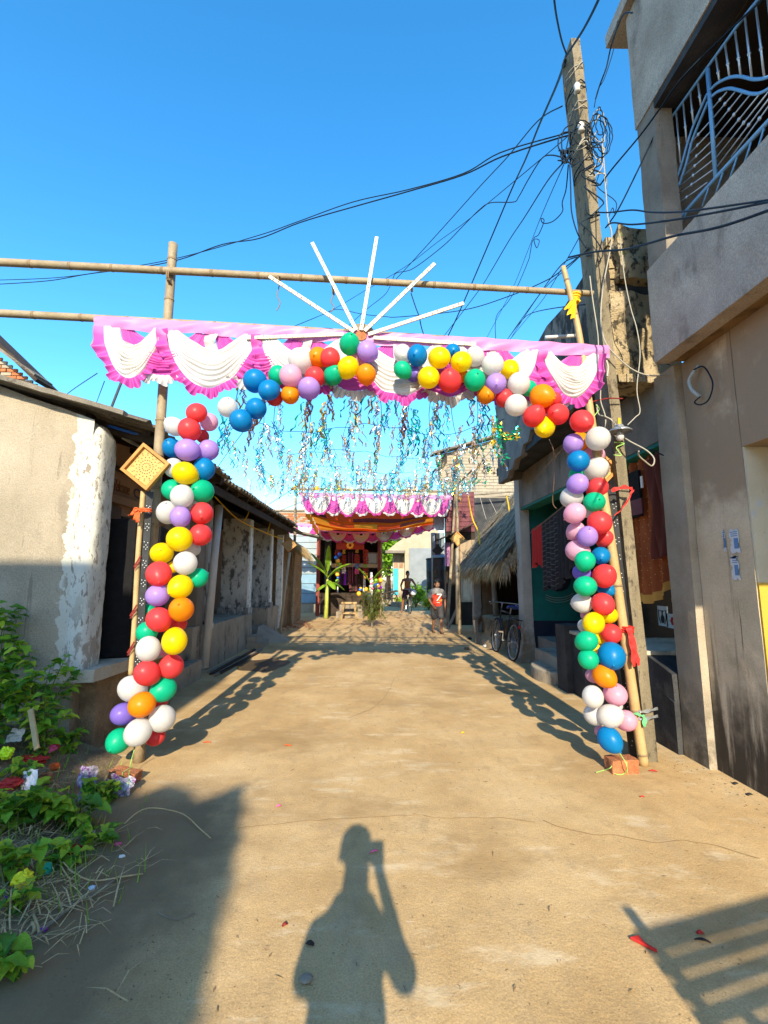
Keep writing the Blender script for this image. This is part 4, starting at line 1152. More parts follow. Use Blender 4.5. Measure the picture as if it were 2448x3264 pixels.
def valance(name, label, cat, p0, p1, n, drop, band_h, span=1.9, group=None, y_step=.012, ruf=.09, first=0, dropvar=.1, sagz=0, hole=.3):
    p0, p1 = Vector(p0), Vector(p1)
    t = thing(name, label, cat, tuple((p0 + p1) / 2), group)
    L = (p1 - p0).length
    def bf(u, v):
        p = p0.lerp(p1, u) - Vector((0, 0, sagz * math.sin(math.pi * u)))
        k = math.sin((u * L * 22 + v * 6)) * .008 + noise.noise(p * 5 + Vector((0, 0, v))) * .015
        return p + Vector((0, -.045 - k - .01 * math.sin(v * math.pi), -band_h * v + .01 * math.sin(u * L * 9) * v))
    MB().grid(bf, int(L * 36), 6).build('band', M['pink_band'], t, smooth=True)
    sp = L / n
    for i in range(n):
        c = (i + .5) * sp; w = sp * span * .5
        mg = .10 / L if L > 4.6 else 0
        u0, u1 = max(mg, (c - w) / L), min(1 - mg, (c + w) / L)
        white = (i + first) % 2 == 0
        zz = Vector((0, 0, band_h * .85))
        ss = lambda u: Vector((0, 0, sagz * math.sin(math.pi * u)))
        swag(t, p0.lerp(p1, u0) - zz - ss(u0), p0.lerp(p1, u1) - zz - ss(u1), drop * (1 + random.uniform(-dropvar, dropvar)) * (1 if .03 < u0 and u1 < .97 else .92),
             M['white_cloth'] if white else M['pink_cloth'], M['pink_cloth'] if white else M['white_cloth'], ruf, i * 7 + n, hole, y_out=.035 + (.03 if white else 0))
    return t


# ================================================================== PANDAL (cloth canopy over the shrine)
def bamboo(p, q, r0, r1, label, cat='pole', name='bamboo_pole', group=None, node=.32, m='bamboo', bend=.02, seg=None, par=None):
    p, q = Vector(p), Vector(q); L = (q - p).length; n = max(4, int(L / .12))
    rg = random.Random(int(abs(p.x * 97 + q.z * 31) * 10))
    j = Vector((rg.uniform(-1, 1), rg.uniform(-.3, .3), rg.uniform(-1, 1))) * bend
    pts = [p.lerp(q, i / n) + j * math.sin(math.pi * i / n) for i in range(n + 1)]
    rs = [r0 + (r1 - r0) * i / n for i in range(n + 1)]
    o = MB().tube(pts, rs, 12).build(name, M[m], par, smooth=True)
    if label: tag(o, label, cat, group)
    d = (q - p).normalized(); s = rg.uniform(.1, node)
    while s < L - .05:
        t = s / L; c = p.lerp(q, t) + j * math.sin(math.pi * t); r = r0 + (r1 - r0) * t
        MB().tube([c - d * .012, c - d * .004, c + d * .004, c + d * .014], [r * 1.0, r * 1.09, r * 1.09, r * 1.0], 12).build('node_ring', M['bamboo_node'], o, smooth=True)
        s += node * rg.uniform(.85, 1.2)
    return o


PL = bamboo((-2.62, 14.95, 0), (-2.6, 14.95, 4.45), .05, .04, 'front left bamboo pole of the cloth canopy before the board front house')
PR = bamboo((2.22, 15.0, 0), (2.62, 14.95, 5.2), .05, .035, 'tall bent bamboo pole rising at the right end of the canopy front')
bamboo((-2.75, 14.9, 4.3), (2.75, 14.9, 4.22), .045, .04, 'horizontal bamboo carrying the front fringe of the cloth canopy', 'beam', 'bamboo_beam')
bamboo((.16, 18.55, 0), (.2, 18.5, 3.2), .04, .035, 'slender pole at the right corner of the shrine front')
valance('canopy_fringe', 'row of pink and white scallops along the front of the cloth canopy', 'valance', (-2.48, 14.95, 4.2), (2.44, 14.95, 4.12), 11, .55, .15, 1.55, ruf=.08, first=1, dropvar=.06, hole=.22)
valance('canopy_fringe', 'shaded pink and white scallops along the rear of the canopy above the shrine', 'valance', (-2.2, 18.5, 3.36), (2.35, 18.5, 3.82), 10, .36, .08, 1.5, ruf=.07, first=1, dropvar=.06, sagz=.28, hole=.25)
valance('canopy_fringe', 'sunlit pink and white scallops hanging left of the canopy over the board front house', 'valance', (-3.75, 18.4, 3.62), (-2.22, 18.4, 3.55), 4, .36, .13, 1.5, ruf=.07, hole=.25)
M['orange_cloth'] = flat('orange red canopy cloth', (.78, .07, .012), .8, transl=.6)
M['saffron_cloth'] = flat('saffron canopy cloth', (.80, .25, .018), .8, transl=.6)
M['plum_cloth'] = flat('plum dark patchwork cloth', (.12, .025, .03), .8, transl=.35)
CN = thing('cloth_canopy', 'sagging orange and saffron patchwork cloth ceiling of the festival canopy', 'canopy', (0, 16.8, 3.4))
def cnp(u, v):
    x = -2.25 + 4.55 * u; y = 15.05 + 3.4 * v
    z = 3.72 - .36 * v + .22 * u * v - .30 * math.sin(math.pi * u) * math.sin(math.pi * min(1, v * 1.05)) - .1 * math.sin(math.pi * u) * v
    return Vector((x, y, z + .03 * math.sin(u * 15 + v * 4) + .04 * noise.noise(Vector((u * 6, v * 6, 0)))))
def patch(u0, u1, v0, v1, m_, nm='cloth_panel'):
    MB().grid(lambda a, b: cnp(u0 + (u1 - u0) * a, v0 + (v1 - v0) * b), 14, 12).build(nm, M[m_], CN, smooth=True)
us = [0, .12, .32, .5, .68, .88, 1]; vs_ = [0, .22, .34, .62, .74, 1]
cols_ = [['orange_cloth'] * 6, ['plum_cloth', 'orange_cloth', 'plum_cloth', 'plum_cloth', 'plum_cloth', 'orange_cloth'], ['saffron_cloth', 'orange_cloth', 'saffron_cloth', 'orange_cloth', 'plum_cloth', 'saffron_cloth'],
         ['saffron_cloth', 'saffron_cloth', 'orange_cloth', 'plum_cloth', 'saffron_cloth', 'saffron_cloth'], ['saffron_cloth', 'orange_cloth', 'saffron_cloth', 'plum_cloth', 'saffron_cloth', 'orange_cloth']]
for i in range(5):
    for j in range(6): patch(us[j], us[j + 1], vs_[i], vs_[i + 1], cols_[i][j])
MB().grid(lambda a, b: cnp(0, a) + Vector((-.03 - .02 * math.sin(a * 40), 0, -.28 * b + .02 * math.sin(a * 33))), 40, 4).build('side_fringe', M['saffron_cloth'], CN, smooth=True)
MB().grid(lambda a, b: cnp(1, a) + Vector((.03 + .02 * math.sin(a * 40), 0, -.18 * b + .02 * math.sin(a * 33))), 40, 4).build('side_fringe', M['saffron_cloth'], CN, smooth=True)
for v in (.3, .66): MB().grid(lambda a, b: cnp(a, v) - Vector((0, 0, .012 + .07 * b)), 30, 2).build('seam_ribbon', M['saffron_cloth'], CN, smooth=True)

# ================================================================== SHRINE
SN = thing('shrine_stage', 'small wooden shrine stage with dark red posts under the canopy', 'shrine', (-1.05, 19.3, 0))
M['red_post'] = mat('dark red painted post', [(.16, .03, .02), (.24, .05, .03)], 5, .7, .1)
for x, nm in ((-2.3, 0), (.12, 1)): MB().box(x - .07, x + .07, 18.75, 18.9, 0, 3.15).build('post', M['red_post'], SN)
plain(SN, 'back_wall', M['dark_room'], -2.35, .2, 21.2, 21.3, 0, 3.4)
plain(SN, 'side_wall', M['dark_room'], -2.38, -2.3, 18.95, 21.2, .6, 3.3)
plain(SN, 'side_wall', M['dark_room'], .13, .2, 18.95, 21.2, .6, 3.3)
plain(SN, 'roof', M['dark_timber'], -2.5, .35, 18.7, 21.4, 3.4, 3.48)
plain(SN, 'front_beam', M['dark_timber'], -2.3, .12, 18.78, 18.88, 2.95, 3.12)
plain(SN, 'stage_floor', M['dark_timber'], -2.25, .15, 18.7, 21.2, .74, .88)
plain(SN, 'stage_front', M['dark_timber'], -2.2, .1, 18.72, 18.8, .06, .73)
for k in range(5): MB().box(-2.18 + k * .455, -2.18 + k * .455 + .43, 18.69, 18.718, .1, .70).build('front_plank', M['dark_timber'], SN)
for (z0, z1, y0, xa, xb) in ((0, .22, 17.95, -1.5, -.45), (.22, .46, 18.3, -1.4, -.55)): rbox(xa, xb, y0, 18.68, z0, z1, .008, .12).build('step', M['grey_timber'], SN)
plain(SN, 'picture_frame', M['grey_timber'], -.42, .05, 18.85, 18.9, 2.02, 2.48)
plain(SN, 'picture', M['mural_pale'], -.37, .0, 18.842, 18.849, 2.07, 2.43)
M['garl_red'] = flat('red paper garland', (.30, .03, .012), .8)
M['garl_gold'] = flat('gold paper', (.80, .42, .03), .5)
M['garl_green'] = flat('green paper', (.20, .42, .03), .6)
M['garl_white'] = flat('white paper', (.72, .68, .62), .8)
M['garl_pink'] = flat('pink paper', (.68, .10, .25), .8)
M['garl_blue'] = flat('blue foil', (.05, .18, .62), .3, .6)
M['garl_purple'] = flat('purple foil', (.35, .04, .55), .3, .6)


def hanging(u, vtop, vbot, plan, y, label, w=.2):
    p = AY(u, vtop, y); q = AY(u, vbot, y)
    t = thing('hanging_garland', label, 'garland', tuple(p), 'hanging garlands in the shrine')
    MB().tube([p, q], .006, 4).build('string', M['twine'], t)
    L = p.z - q.z
    for (a, b, ww, m_) in plan:
        mb = MB(); z0, z1 = p.z - L * b, p.z - L * a; n = max(3, int((z1 - z0) / .05))
        for i in range(n):
            zz = z0 + (z1 - z0) * (i + .5) / n
            for s in (-1, 0, 1):
                mb.ell((p.x + s * ww * .33 + rnd(-.015, .015), y + rnd(-.03, .03), zz + rnd(-.01, .01)), (ww * .22, .03, (z1 - z0) / n * .5), 6, 4)
        mb.build('flower_tassel', M[m_], t)
    return t
pl_ = [(0, .5, .2, 'garl_red'), (.5, .62, .12, 'garl_green'), (.62, .8, .2, 'garl_red'), (.8, 1, .16, 'garl_gold')]
hanging(1076, 1752, 1835, [(0, .45, .2, 'garl_red'), (.45, .55, .1, 'garl_green'), (.55, 1, .16, 'garl_gold')], 18.6, 'red paper garland hanging next to the left shrine post')
hanging(1096, 1745, 1828, [(0, .25, .12, 'garl_gold'), (.3, .7, .18, 'garl_red'), (.75, 1, .16, 'garl_white')], 18.65, 'gold topped red garland with a white tassel left of the shrine centre')
hanging(1138, 1745, 1830, [(0, .2, .12, 'garl_gold'), (.25, .6, .2, 'garl_red'), (.62, .8, .16, 'garl_blue'), (.8, 1, .16, 'garl_pink')], 18.65, 'red garland ending in blue and pink paper right of the shrine centre')
hanging(1166, 1752, 1845, pl_, 18.6, 'red and gold paper garland nearest the framed picture')
for k, (u, c_) in enumerate(((1112, 'garl_pink'), (1118, 'garl_red'), (1124, 'garl_pink'))):
    p, q = AY(u, 1760, 19.2), AY(u, 1860, 19.2)
    tag(MB().bar(p, q, .05, .01).build('paper_streamer', M[c_]), ('left', 'middle', 'right')[k] + ' one of three thin paper streamers at the centre of the shrine', 'streamer', 'paper streamers in the shrine')
t = thing('altar_table', 'striped cloth covered altar table inside the shrine', 'table', (-1.05, 19.4, .88))
MB().box(-1.6, -.42, 19.3, 19.9, 1.75, 1.8).build('top', M['dark_timber'], t)
for x in (-1.56, -.46): MB().box(x - .025, x + .025, 19.3, 19.35, .88, 1.75).build('leg', M['garl_white'], t)
for k, m_ in enumerate(('garl_purple', 'dark_timber', 'garl_purple', 'dark_timber', 'maroon', 'dark_timber', 'maroon', 'dark_timber', 'dark_timber', 'garl_white')):
    MB().grid(lambda u, v: Vector((-1.55 + k * .112 + .1 * u, 19.29 - .02 * math.sin(u * 6 + k), 1.74 - (.55 + .25 * (k > 3)) * v)), 4, 6).build('cloth_strip', M[m_], t)
q = AY(1116, 1740, 18.5)
t = thing('shrine_crest', 'red cloth crest with a gold emblem over the shrine opening', 'decoration', tuple(q))
MB().box(q.x - .55, q.x + .55, 18.52, 18.56, q.z - .14, q.z + .16).build('cloth', M['garl_red'], t)
em = MB()
for k in range(8): em.ell((q.x + .1 * math.cos(k * .785), 18.5, q.z + .02 + .1 * math.sin(k * .785)), (.05, .02, .05), 8, 5)
em.build('emblem', M['garl_gold'], t)
for k, (u, v, c_, lb) in enumerate(((1078, 1812, 'garl_blue', 'string of blue green foil balls down the left shrine side'), (1160, 1890, 'garl_gold', 'cluster of gold and green foil balls beside the feathery plant'), (1203, 1865, 'garl_purple', 'purple and blue foil ball cluster right of the feathery plant'))):
    q = AY(u, v, 17.6 if k else 18.5)
    t = thing('foil_ball_cluster', lb, 'decoration', tuple(q))
    rg = random.Random(k)
    for i in range(9):
        if k == 0: c_i = (q.x + rg.uniform(-.08, .08), q.y, q.z + .55 - i * .13)
        else: c_i = (q.x + rg.uniform(-.2, .2), q.y + rg.uniform(-.1, .1), q.z + rg.uniform(-.22, .22))
        MB().ell(c_i, rg.uniform(.05, .1), 10, 6).build('foil_ball', M[rg.choice([c_, 'garl_green', 'garl_gold', 'garl_blue'])], t, smooth=True)
# wooden stool
s0 = AZ(1113, 1972)
t = thing('wooden_stool', 'light wooden stool with splayed legs standing before the shrine steps', 'stool', tuple(s0))
x, y = s0.x, s0.y
MB().box(x - .28, x + .28, y - .16, y + .16, .54, .6).build('seat', M['bamboo_new'], t, bevel=.01)
for sx in (-1, 1):
    for sy in (-1, 1): MB().bar((x + sx * .27, y + sy * .2, 0), (x + sx * .19, y + sy * .12, .54), .05, .05).build('leg', M['bamboo_new'], t)
for sy in (-1, 1): MB().bar((x - .23, y + sy * .17, .2), (x + .23, y + sy * .17, .2), .035, .035).build('stretcher', M['bamboo_new'], t)
for sx in (-1, 1): MB().bar((x + sx * .22, y - .15, .34), (x + sx * .22, y + .15, .34), .035, .035).build('stretcher', M['bamboo_new'], t)


def banana(c, h, label, seed, leaves):
    rg = random.Random(seed); x, y, z0 = c
    t = thing('banana_plant', label, 'plant', c)
    MB().tube([(x, y, z0 - .02), (x + .02, y, z0 + h * .3), (x + .03, y, z0 + h * .6)], [.085, .07, .045], 10).build('stem', mat('banana stem %d' % seed, [(.34, .40, .06), (.45, .48, .10)], 5, .5, 0), t, smooth=True)
    for (dx, dy, up, ln, w, zb) in leaves:
        b = Vector((x + .03, y, z0 + h * zb)); d = Vector((dx, dy, 0)).normalized()
        def mid(s): return b + d * ln * (s ** 1.15) * .8 + Vector((0, 0, up * s - ln * .95 * s * s * (.5 if up > .5 else .8)))
        side = d.cross(Vector((0, 0, 1)))
        def lf(u, v):
            s = .12 + .88 * u; ww = w * math.sin(math.pi * min(1, u * .94 + .06)) ** .6; k = (v - .5) * 2
            p = mid(s) + side * k * ww * .5
            return p + Vector((0, 0, -.25 * ww * k * k + .012 * math.sin(u * 60)))
        o = MB().grid(lf, 22, 6).build('leaf', M['leaf'][1 if rg.random() < .6 else 0], t, smooth=True)
        MB().tube([mid(s / 12) for s in range(13)], [.018 * (1 - s / 15) for s in range(13)], 6).build('midrib', M['leaf'][2], o, smooth=True)
q = AZ(1055, 1958)
banana((q.x, 17.7, 0), 2.4, 'tall banana plant with drooping leaves at the left of the shrine steps', 3,
       [(-1, -.2, 1.0, .95, .30, .62), (1, -.3, 1.1, 1.15, .3, .6), (.5, -.8, .35, .8, .28, .55), (-.7, .3, 1.3, .9, .28, .64), (.9, .3, .4, .85, .26, .52), (.1, -.6, 1.4, .7, .2, .66), (-.8, -.5, .2, .6, .24, .5)])
banana((-.25, 18.3, 0), 2.0, 'smaller banana plant half hidden behind the feathery plant at the shrine', 4,
       [(-1, -.2, 1.0, .7, .26, .62), (1, -.3, 1.1, .8, .26, .6), (.5, -.8, .5, .6, .24, .55), (.9, .3, .6, .7, .24, .58)])

# feathery plant tied to a pale decorated post
q = AZ(1186, 1998)
t = thing('decorated_post', 'pale post wound with pink paper standing in the lane before the shrine', 'post', tuple(q))
MB().tube([(q.x, q.y, 0), (q.x - .03, q.y, 1.65)], .04, 10).build('post', M['white_plastic'], t, smooth=True)
for k in range(7): MB().ell((q.x + .03 * math.sin(k * 2.1) - .02, q.y - .03, 1.08 + k * .075), (.045, .045, .03), 8, 5).build('paper_flower', M['garl_pink' if k % 2 else 'garl_white'], t)
t = thing('feathery_plant', 'bushy feathery green plant tied round the decorated post', 'plant', tuple(q))
rg = random.Random(8); mb = MB(); fe = MB()
for k in range(46):
    a = rg.uniform(0, 6.28); h = rg.uniform(.3, 1.25); r = rg.uniform(.15, .42) * (1.1 - abs(h - .6) * .6)
    b = Vector((q.x, q.y, rg.uniform(0, .3))); e = Vector((q.x + r * math.cos(a), q.y + r * math.sin(a), h)); c_ = (b + e) / 2 + Vector((0, 0, .12))
    P = smooth_path([b, c_, e, e + Vector((math.cos(a) * .08, math.sin(a) * .08, -.12))], 5)
    mb.tube(P, .006, 4, False)
    for p in P[3:]:
        for _ in range(7):
            d = Vector((rg.gauss(0, 1), rg.gauss(0, 1), rg.gauss(-.2, .7))).normalized(); s = d.cross(Vector((.3, .2, 1))).normalized() * .010
            l = rg.uniform(.06, .15); fe.add([p - s, p + s, p + d * l], [(0, 1, 2)])
mb.build('stems', M['stem'], t)
M['feather'] = mat('olive feathery leaf', [(.12, .14, .03), (.22, .25, .06)], 9, .6, 0, transl=.3, grain=.1)
tag(fe.build('foliage', M['feather'], t), kind='stuff')

# ================================================================== GATE of bamboo over the lane
GB = 'bamboo poles of the balloon gate'
bamboo(AZ(442, 2428), AY(552, 778, 4.1), .045, .041, 'thick upright bamboo post on the left of the balloon gate', group=GB, node=.34)
bp = [AY(1795, 850, 3.98), AY(1843, 1050, 3.98), AY(1880, 1303, 3.98), AY(1948, 1735, 3.98), AY(2010, 2160, 3.98), AZ(2052, 2440)]
bpp = smooth_path(bp, 10)
o = tag(MB().tube(bpp, [.022 + .016 * min(1, i / 30) for i in range(len(bpp))], 12).build('bamboo_pole', M['bamboo_new'], smooth=True), 'pale yellow bamboo pole leaning against the utility pole on the right of the gate', 'pole', GB)
for i in range(3, len(bpp) - 1, 5):
    d = (bpp[i + 1] - bpp[i]).normalized(); r = .022 + .016 * min(1, i / 30)
    MB().tube([bpp[i] - d * .01, bpp[i], bpp[i] + d * .01], [r, r * 1.12, r], 12).build('node_ring', M['bamboo_node'], o, smooth=True)
bamboo(AY(-160, 828, 4.03), AY(1890, 936, 4.03), .037, .026, 'upper horizontal bamboo crossing the sky above the gate', 'beam', 'bamboo_beam', GB, .42)
bamboo(AY(-160, 990, 4.06), AY(1925, 1112, 4.08), .036, .026, 'lower darker horizontal bamboo carrying the pink valance', 'beam', 'bamboo_beam', GB, .42)
o = MB()
fresh = smooth_path([AY(457, 1566, 4.0), AY(441, 1760, 4.0), AY(428, 2000, 4.0), AY(417, 2150, 4.0)], 6)
tag(o.tube(fresh, .022, 8).build('split_bamboo', M['bamboo_new'], smooth=True), 'short fresh bamboo stick tied beside the left black light strip', 'stick')

# rope and cloth lashings


def lashing(c, r, ax, n=3, m='twine', w=.007):
    mb = MB(); ax = Vector(ax).normalized(); s = ax.cross(Vector((0, 1, 0.2))).normalized(); t_ = ax.cross(s)
    P = [Vector(c) + ax * (i / 14 - n / 2) * w * 2.2 + (s * math.cos(i * 2 * math.pi / 14) + t_ * math.sin(i * 2 * math.pi / 14)) * r for i in range(14 * n + 1)]
    mb.tube(P, w, 5)
    return mb


tag(lashing(AY(543, 886, 4.06), .056, (1, 0, 0), 2).build('rope_lashing', M['twine']), 'rope tying the upper bamboo to the left gate post', 'rope')
tag(lashing(AY(1832, 950, 3.99), .038, (.2, 0, 1), 4, 'yellow_ribbon', .012).build('cloth_tie', M['yellow_ribbon']), 'yellow cloth tie knotted where the upper bamboo meets the right pole', 'ribbon')
for k, (u0, v0, u1, v1) in enumerate(((1826, 958, 1805, 985), (1828, 962, 1816, 1002), (1834, 960, 1828, 1015), (1838, 950, 1845, 958))):
    a, b = AY(u0, v0, 3.95), AY(u1, v1, 3.93)
    MB().grid(lambda u, v: a.lerp(b, v) + Vector(((u - .5) * .045, .015 * math.sin(u * 6 + k), 0)), 4, 5).build('tail', M['yellow_ribbon'], bpy.data.objects['cloth_tie'], smooth=True)
for (u, v, L) in ((890, 910, 80), (1062, 940, 55), (1312, 930, 0)):
    mb = lashing(AY(u, v - 15, 3.98), .042, (1, 0, .1), 2, 'twine', .004)
    if L: mb.tube(smooth_path([AY(u, v, 3.97), AY(u - 6, v + L * .4, 3.97), AY(u + 3, v + L * .7, 3.97), AY(u - 8, v + L, 3.97)], 4), .005, 5)
    tag(mb.build('string_tie', M['twine']), {890: 'dangling string tie on the upper bamboo at the far left light strip', 1062: 'string tie on the upper bamboo at the second light strip', 1312: 'string tie on the upper bamboo at the fourth light strip'}[u], 'string')
tag(MB().tube(smooth_path([AY(1310, 935, 3.97), AY(1325, 980, 3.97), AY(1336, 1010, 3.97), AY(1345, 1050, 3.97), AY(1360, 1085, 3.97), AY(1385, 1105, 3.97)], 5), .005, 5).build('string', M['cable']), 'thin dark string dropping from the bamboo past the lowest right light strip', 'string')
tag(MB().tube(smooth_path([AY(312, 1018, 4.0), AY(308, 1045, 3.99), AY(300, 1080, 3.99), AY(290, 1102, 3.99)], 5), .008, 5).build('dangling_string', M['cable_white']), 'pale cord dangling at the left end of the pink valance', 'cord')
tag(MB().tube(smooth_path([AY(1930, 1112, 4.0), AY(1932, 1145, 3.98), AY(1938, 1170, 3.98), AY(1935, 1200, 3.98)], 5), .010, 5).build('dangling_string', M['cable_white']), 'pale cord dangling at the right end of the pink valance', 'cord')

valance('gate_valance', 'long pink and white satin valance draped across the top of the balloon gate', 'valance', AY(312, 1015, 4.0), AY(1932, 1108, 4.0), 11, .47, .12, 1.9, ruf=.10, first=0, dropvar=.1, hole=.32)

# ------------------------------------------------------------------ fan of light strips
FY = 3.93
fz = lambda a, b: (750 + a / 2.074, 720 + b / 2.074)
hub = AY(*fz(832, 722), FY)
FN = thing('light_fan', 'fan of seven cream light strips rising above the middle of the gate', 'light', tuple(hub))
for (a, b, c_, d) in ((785, 700, 225, 335), (800, 690, 508, 112), (832, 690, 935, 75), (855, 695, 1318, 250), (880, 718, 1510, 512), (715, 718, 75, 742), (915, 740, 1590, 785)):
    p, q = AY(*fz(a, b), FY - .01), AY(*fz(c_, d), FY - .01)
    st_ = MB().bar(p, q, .03, .016, up=(0, 1, 0)).build('light_strip', M['led_strip'], FN)
    nn = int((q - p).length / .05); mb = MB(); dd = (q - p).normalized(); sd = dd.cross(Vector((0, 1, 0))).normalized()
    for i in range(1, nn):
        c0 = p.lerp(q, i / nn) + Vector((0, -.0155, 0))
        mb.obox(c0 + sd * .005 * (1 if i % 2 else -1), (.004, .004, .013), Matrix((dd, Vector((0, 1, 0)), sd)).transposed())
    tag(mb.build('notches', M['dark_mark'], st_), kind='stuff')
MB().lathe(tuple(hub + Vector((0, .05, 0))), [(.13, 0), (.13, .018)], 24, Matrix.Rotation(R(90), 3, 'X')).build('hub_disc', M['grey_timber'], FN)
MB().lathe(tuple(hub + Vector((0, .03, 0))), [(.05, 0), (.05, .03)], 14, Matrix.Rotation(R(90), 3, 'X')).build('hub_boss', M['brick'], FN)


def diamond(c, half, m_face, m_frame, label, pole=None, rot=45, holes=True, tilt=None, group='diamond light panels on poles'):
    c = Vector(c)
    t = thing('diamond_panel', label, 'panel', tuple(c), group)
    s = half * math.sqrt(2) / 2; ro = Matrix.Rotation(R(rot), 3, 'Y')
    if tilt: ro = Matrix.Rotation(R(tilt), 3, 'Z') @ ro
    MB().obox(c, (2 * s, .012, 2 * s), ro).build('board', m_face, t)
    for k in range(4):
        a = Matrix.Rotation(R(90 * k), 3, 'Y')
        MB().obox(c + ro @ (a @ Vector((0, -.012, s - .012))), (2 * s if k % 2 == 0 else 2 * s - .048, .045, .024), ro @ a).build('frame_side', m_frame, t)
    if holes:
        mb = MB()
        def dot(x, z):
            p = c + ro @ Vector((x, -.0065, z)); mb.obox(p, (.0075, .003, .0075), ro)
        for r_, n in ((.0, 1), (.032, 12), (.056, 18)):
            for i in range(n): dot(r_ * s / .14 * math.cos(i * 6.283 / n), r_ * s / .14 * math.sin(i * 6.283 / n))
        for i in range(16):
            for r_ in (.08, .10, .115):
                a = i * 6.283 / 16 + (r_ > .09) * .2; dot(r_ * s / .14 * math.cos(a), r_ * s / .14 * math.sin(a))
        tag(mb.build('hole_pattern', M['dark_mark'], t), kind='stuff')
    return t


zc = AY(467, 1489, 3.9)
diamond(zc, .205, M['orange_board'], M['orange_frame'], 'orange diamond board with a pattern of holes on the left gate post', rot=38)
zc = AY(1898, 1496, 4.16)
diamond(zc, .21, M['orange_board'], M['orange_frame'], 'orange diamond board mostly hidden behind a white balloon on the right column', rot=45, holes=False)
diamond(AY(1458, 1717, 12.72), .205, M['orange_board'], M['orange_frame'], 'yellow diamond board high on the bamboo before the thatched hut', rot=45, holes=False)
diamond(AY(922, 1736, 12.75), .205, mat('brown hardboard', [(.30, .19, .08), (.38, .25, .12)], 8, .7, .05), M['orange_frame'], 'brown diamond board on the pale pole beside the porch house', rot=50, holes=False)
diamond(AY(1395, 1755, 18.4), .23, M['black_board'], M['black_board'], 'black diamond board on a dark pole behind the walking boy', rot=45, holes=False)
tag(MB().tube([AY(1393, 1700, 18.5), (2.42, 18.5, 0)], .10, 8).build('board_pole', M['black_board'], smooth=True), 'thick dark pole carrying the black diamond board', 'pole')
# poles of the far panels
bamboo(AZ(1465, 2022), AY(1453, 1475, 12.8), .05, .03, 'tall bamboo behind the yellow diamond board next to the thatched hut', node=.3)
tag(MB().tube([AY(1457, 1990, 12.74), AY(1456, 1748, 12.74)], .036, 8).build('pale_pole', M['cream_paint'], smooth=True), 'pale straight pole under the yellow diamond board', 'pole')
tag(MB().tube([AZ(892, 2022), AY(908, 1880, 12.85), AY(924, 1760, 12.8)], .034, 8).build('pale_pole', M['cream_paint'], smooth=True), 'leaning pale pole under the brown diamond board', 'pole')
# light strips down the two gate posts


def light_board(P, w, label):
    P = [Vector(p) for p in P]; t = thing('light_board', label, 'light', tuple(P[0])); dots = MB()
    for i in range(len(P) - 1):
        MB().bar(P[i], P[i + 1], .012, w, up=(1, 0, 0)).build('board', M['black_board'], t)
    L = sum((P[i + 1] - P[i]).length for i in range(len(P) - 1)); rg = random.Random(3)
    s = .12
    while s < L - .05:
        a = s; i = 0
        while a > (P[i + 1] - P[i]).length: a -= (P[i + 1] - P[i]).length; i += 1
        d = (P[i + 1] - P[i]).normalized(); c = P[i] + d * a
        for (x, z) in ((-.3, 0), (.3, .1), (0, .45), (-.35, .8), (.32, .85), (.05, 1.2)):
            dots.ell(c + Vector((x * w * .75 + rg.uniform(-.003, .003), -.009, 0)) + d * (z * .045 + rg.uniform(-.004, .004)), (.0042, .004, .0042), 6, 4)
        s += .155
    tag(dots.build('led_dots', M['led'], t), kind='stuff')


light_board([AY(478, 1568, 3.98), AY(462, 1800, 3.98), AY(444, 2060, 3.98), AY(436, 2150, 3.98)], .058, 'black light strip with clear dots beside the left gate post')
light_board([AY(1948, 1560, 4.12), AY(1972, 1860, 4.12), AY(2000, 2150, 4.12), AY(2030, 2425, 4.12)], .12, 'black light strip with clear dots behind the right balloon column')


def bow(c, m_, label, s=1.0, seed=1, wrap=None):
    c = Vector(c); rg = random.Random(seed); mb = MB()
    if wrap: mb.add(*(lambda q: (q.v, q.f))(lashing(c + Vector((.03 * s, 0, 0)), wrap, (0, 0, 1), 2, w=.008)))
    for k in range(4):
        e = c + Vector((rg.uniform(-.10, .02), -.02, rg.uniform(-.13, -.02))) * s
        w = .014 * s
        mb.grid(lambda u, v: c.lerp(e, v) + Vector(((u - .5) * w * 2, -.03 * math.sin(v * 3) * s - .01, .02 * math.sin(v * 6) * s)), 2, 6)
    for sx in (-1, 1):
        mb.tube([c + Vector((sx * .045 * s * math.sin(a), -.03 - .01 * a, .018 * s * math.sin(2 * a))) for a in (0, .5, 1, 1.5, 2, 2.6, 3.1)], .006 * s, 4)
    tag(mb.build('ribbon_bow', m_, smooth=True), label, 'ribbon', 'ribbon ties on the gate')


bow(AY(452, 1627, 3.94), M['orange_ribbon'], 'orange ribbon bow tied below the left diamond board', 1.0, 1, .045)
M['dark_red'] = flat('dark red ribbon', (.16, .008, .006), .7)
for k, (v, u) in enumerate(((1790, 438), (1945, 426), (2062, 418))):
    c = AY(u + 8, v, 3.985)
    mb = MB(); mb.bar(c + Vector((-.034, -.025, -.045)), c + Vector((.018, -.03, .045)), .013, .003, up=(0, 1, 0)); mb.bar(c + Vector((-.030, -.027, -.065)), c + Vector((.018, -.032, .01)), .009, .003, up=(0, 1, 0))
    tag(mb.build('ribbon_wrap', M['dark_red']), ('upper', 'middle', 'lowest')[k] + ' dark red ribbon wound round the left bamboo stick', 'ribbon', 'ribbon ties on the gate')


def ribbon(P, w, m_, label, nm='ribbon', side=(0, 0, 1)):
    P = smooth_path(P, 6); side = Vector(side).normalized(); n = len(P) - 1
    mb = MB(); mb.grid(lambda u, v: P[min(n, int(round(u * n)))] + side * (v - .5) * w * (1 + .3 * math.sin(u * 17)) + Vector((0, .006 * math.sin(u * 25 + v * 3), 0)), n, 2)
    return tag(mb.build(nm, m_, smooth=True), label, 'ribbon', 'ribbon ties on the gate')


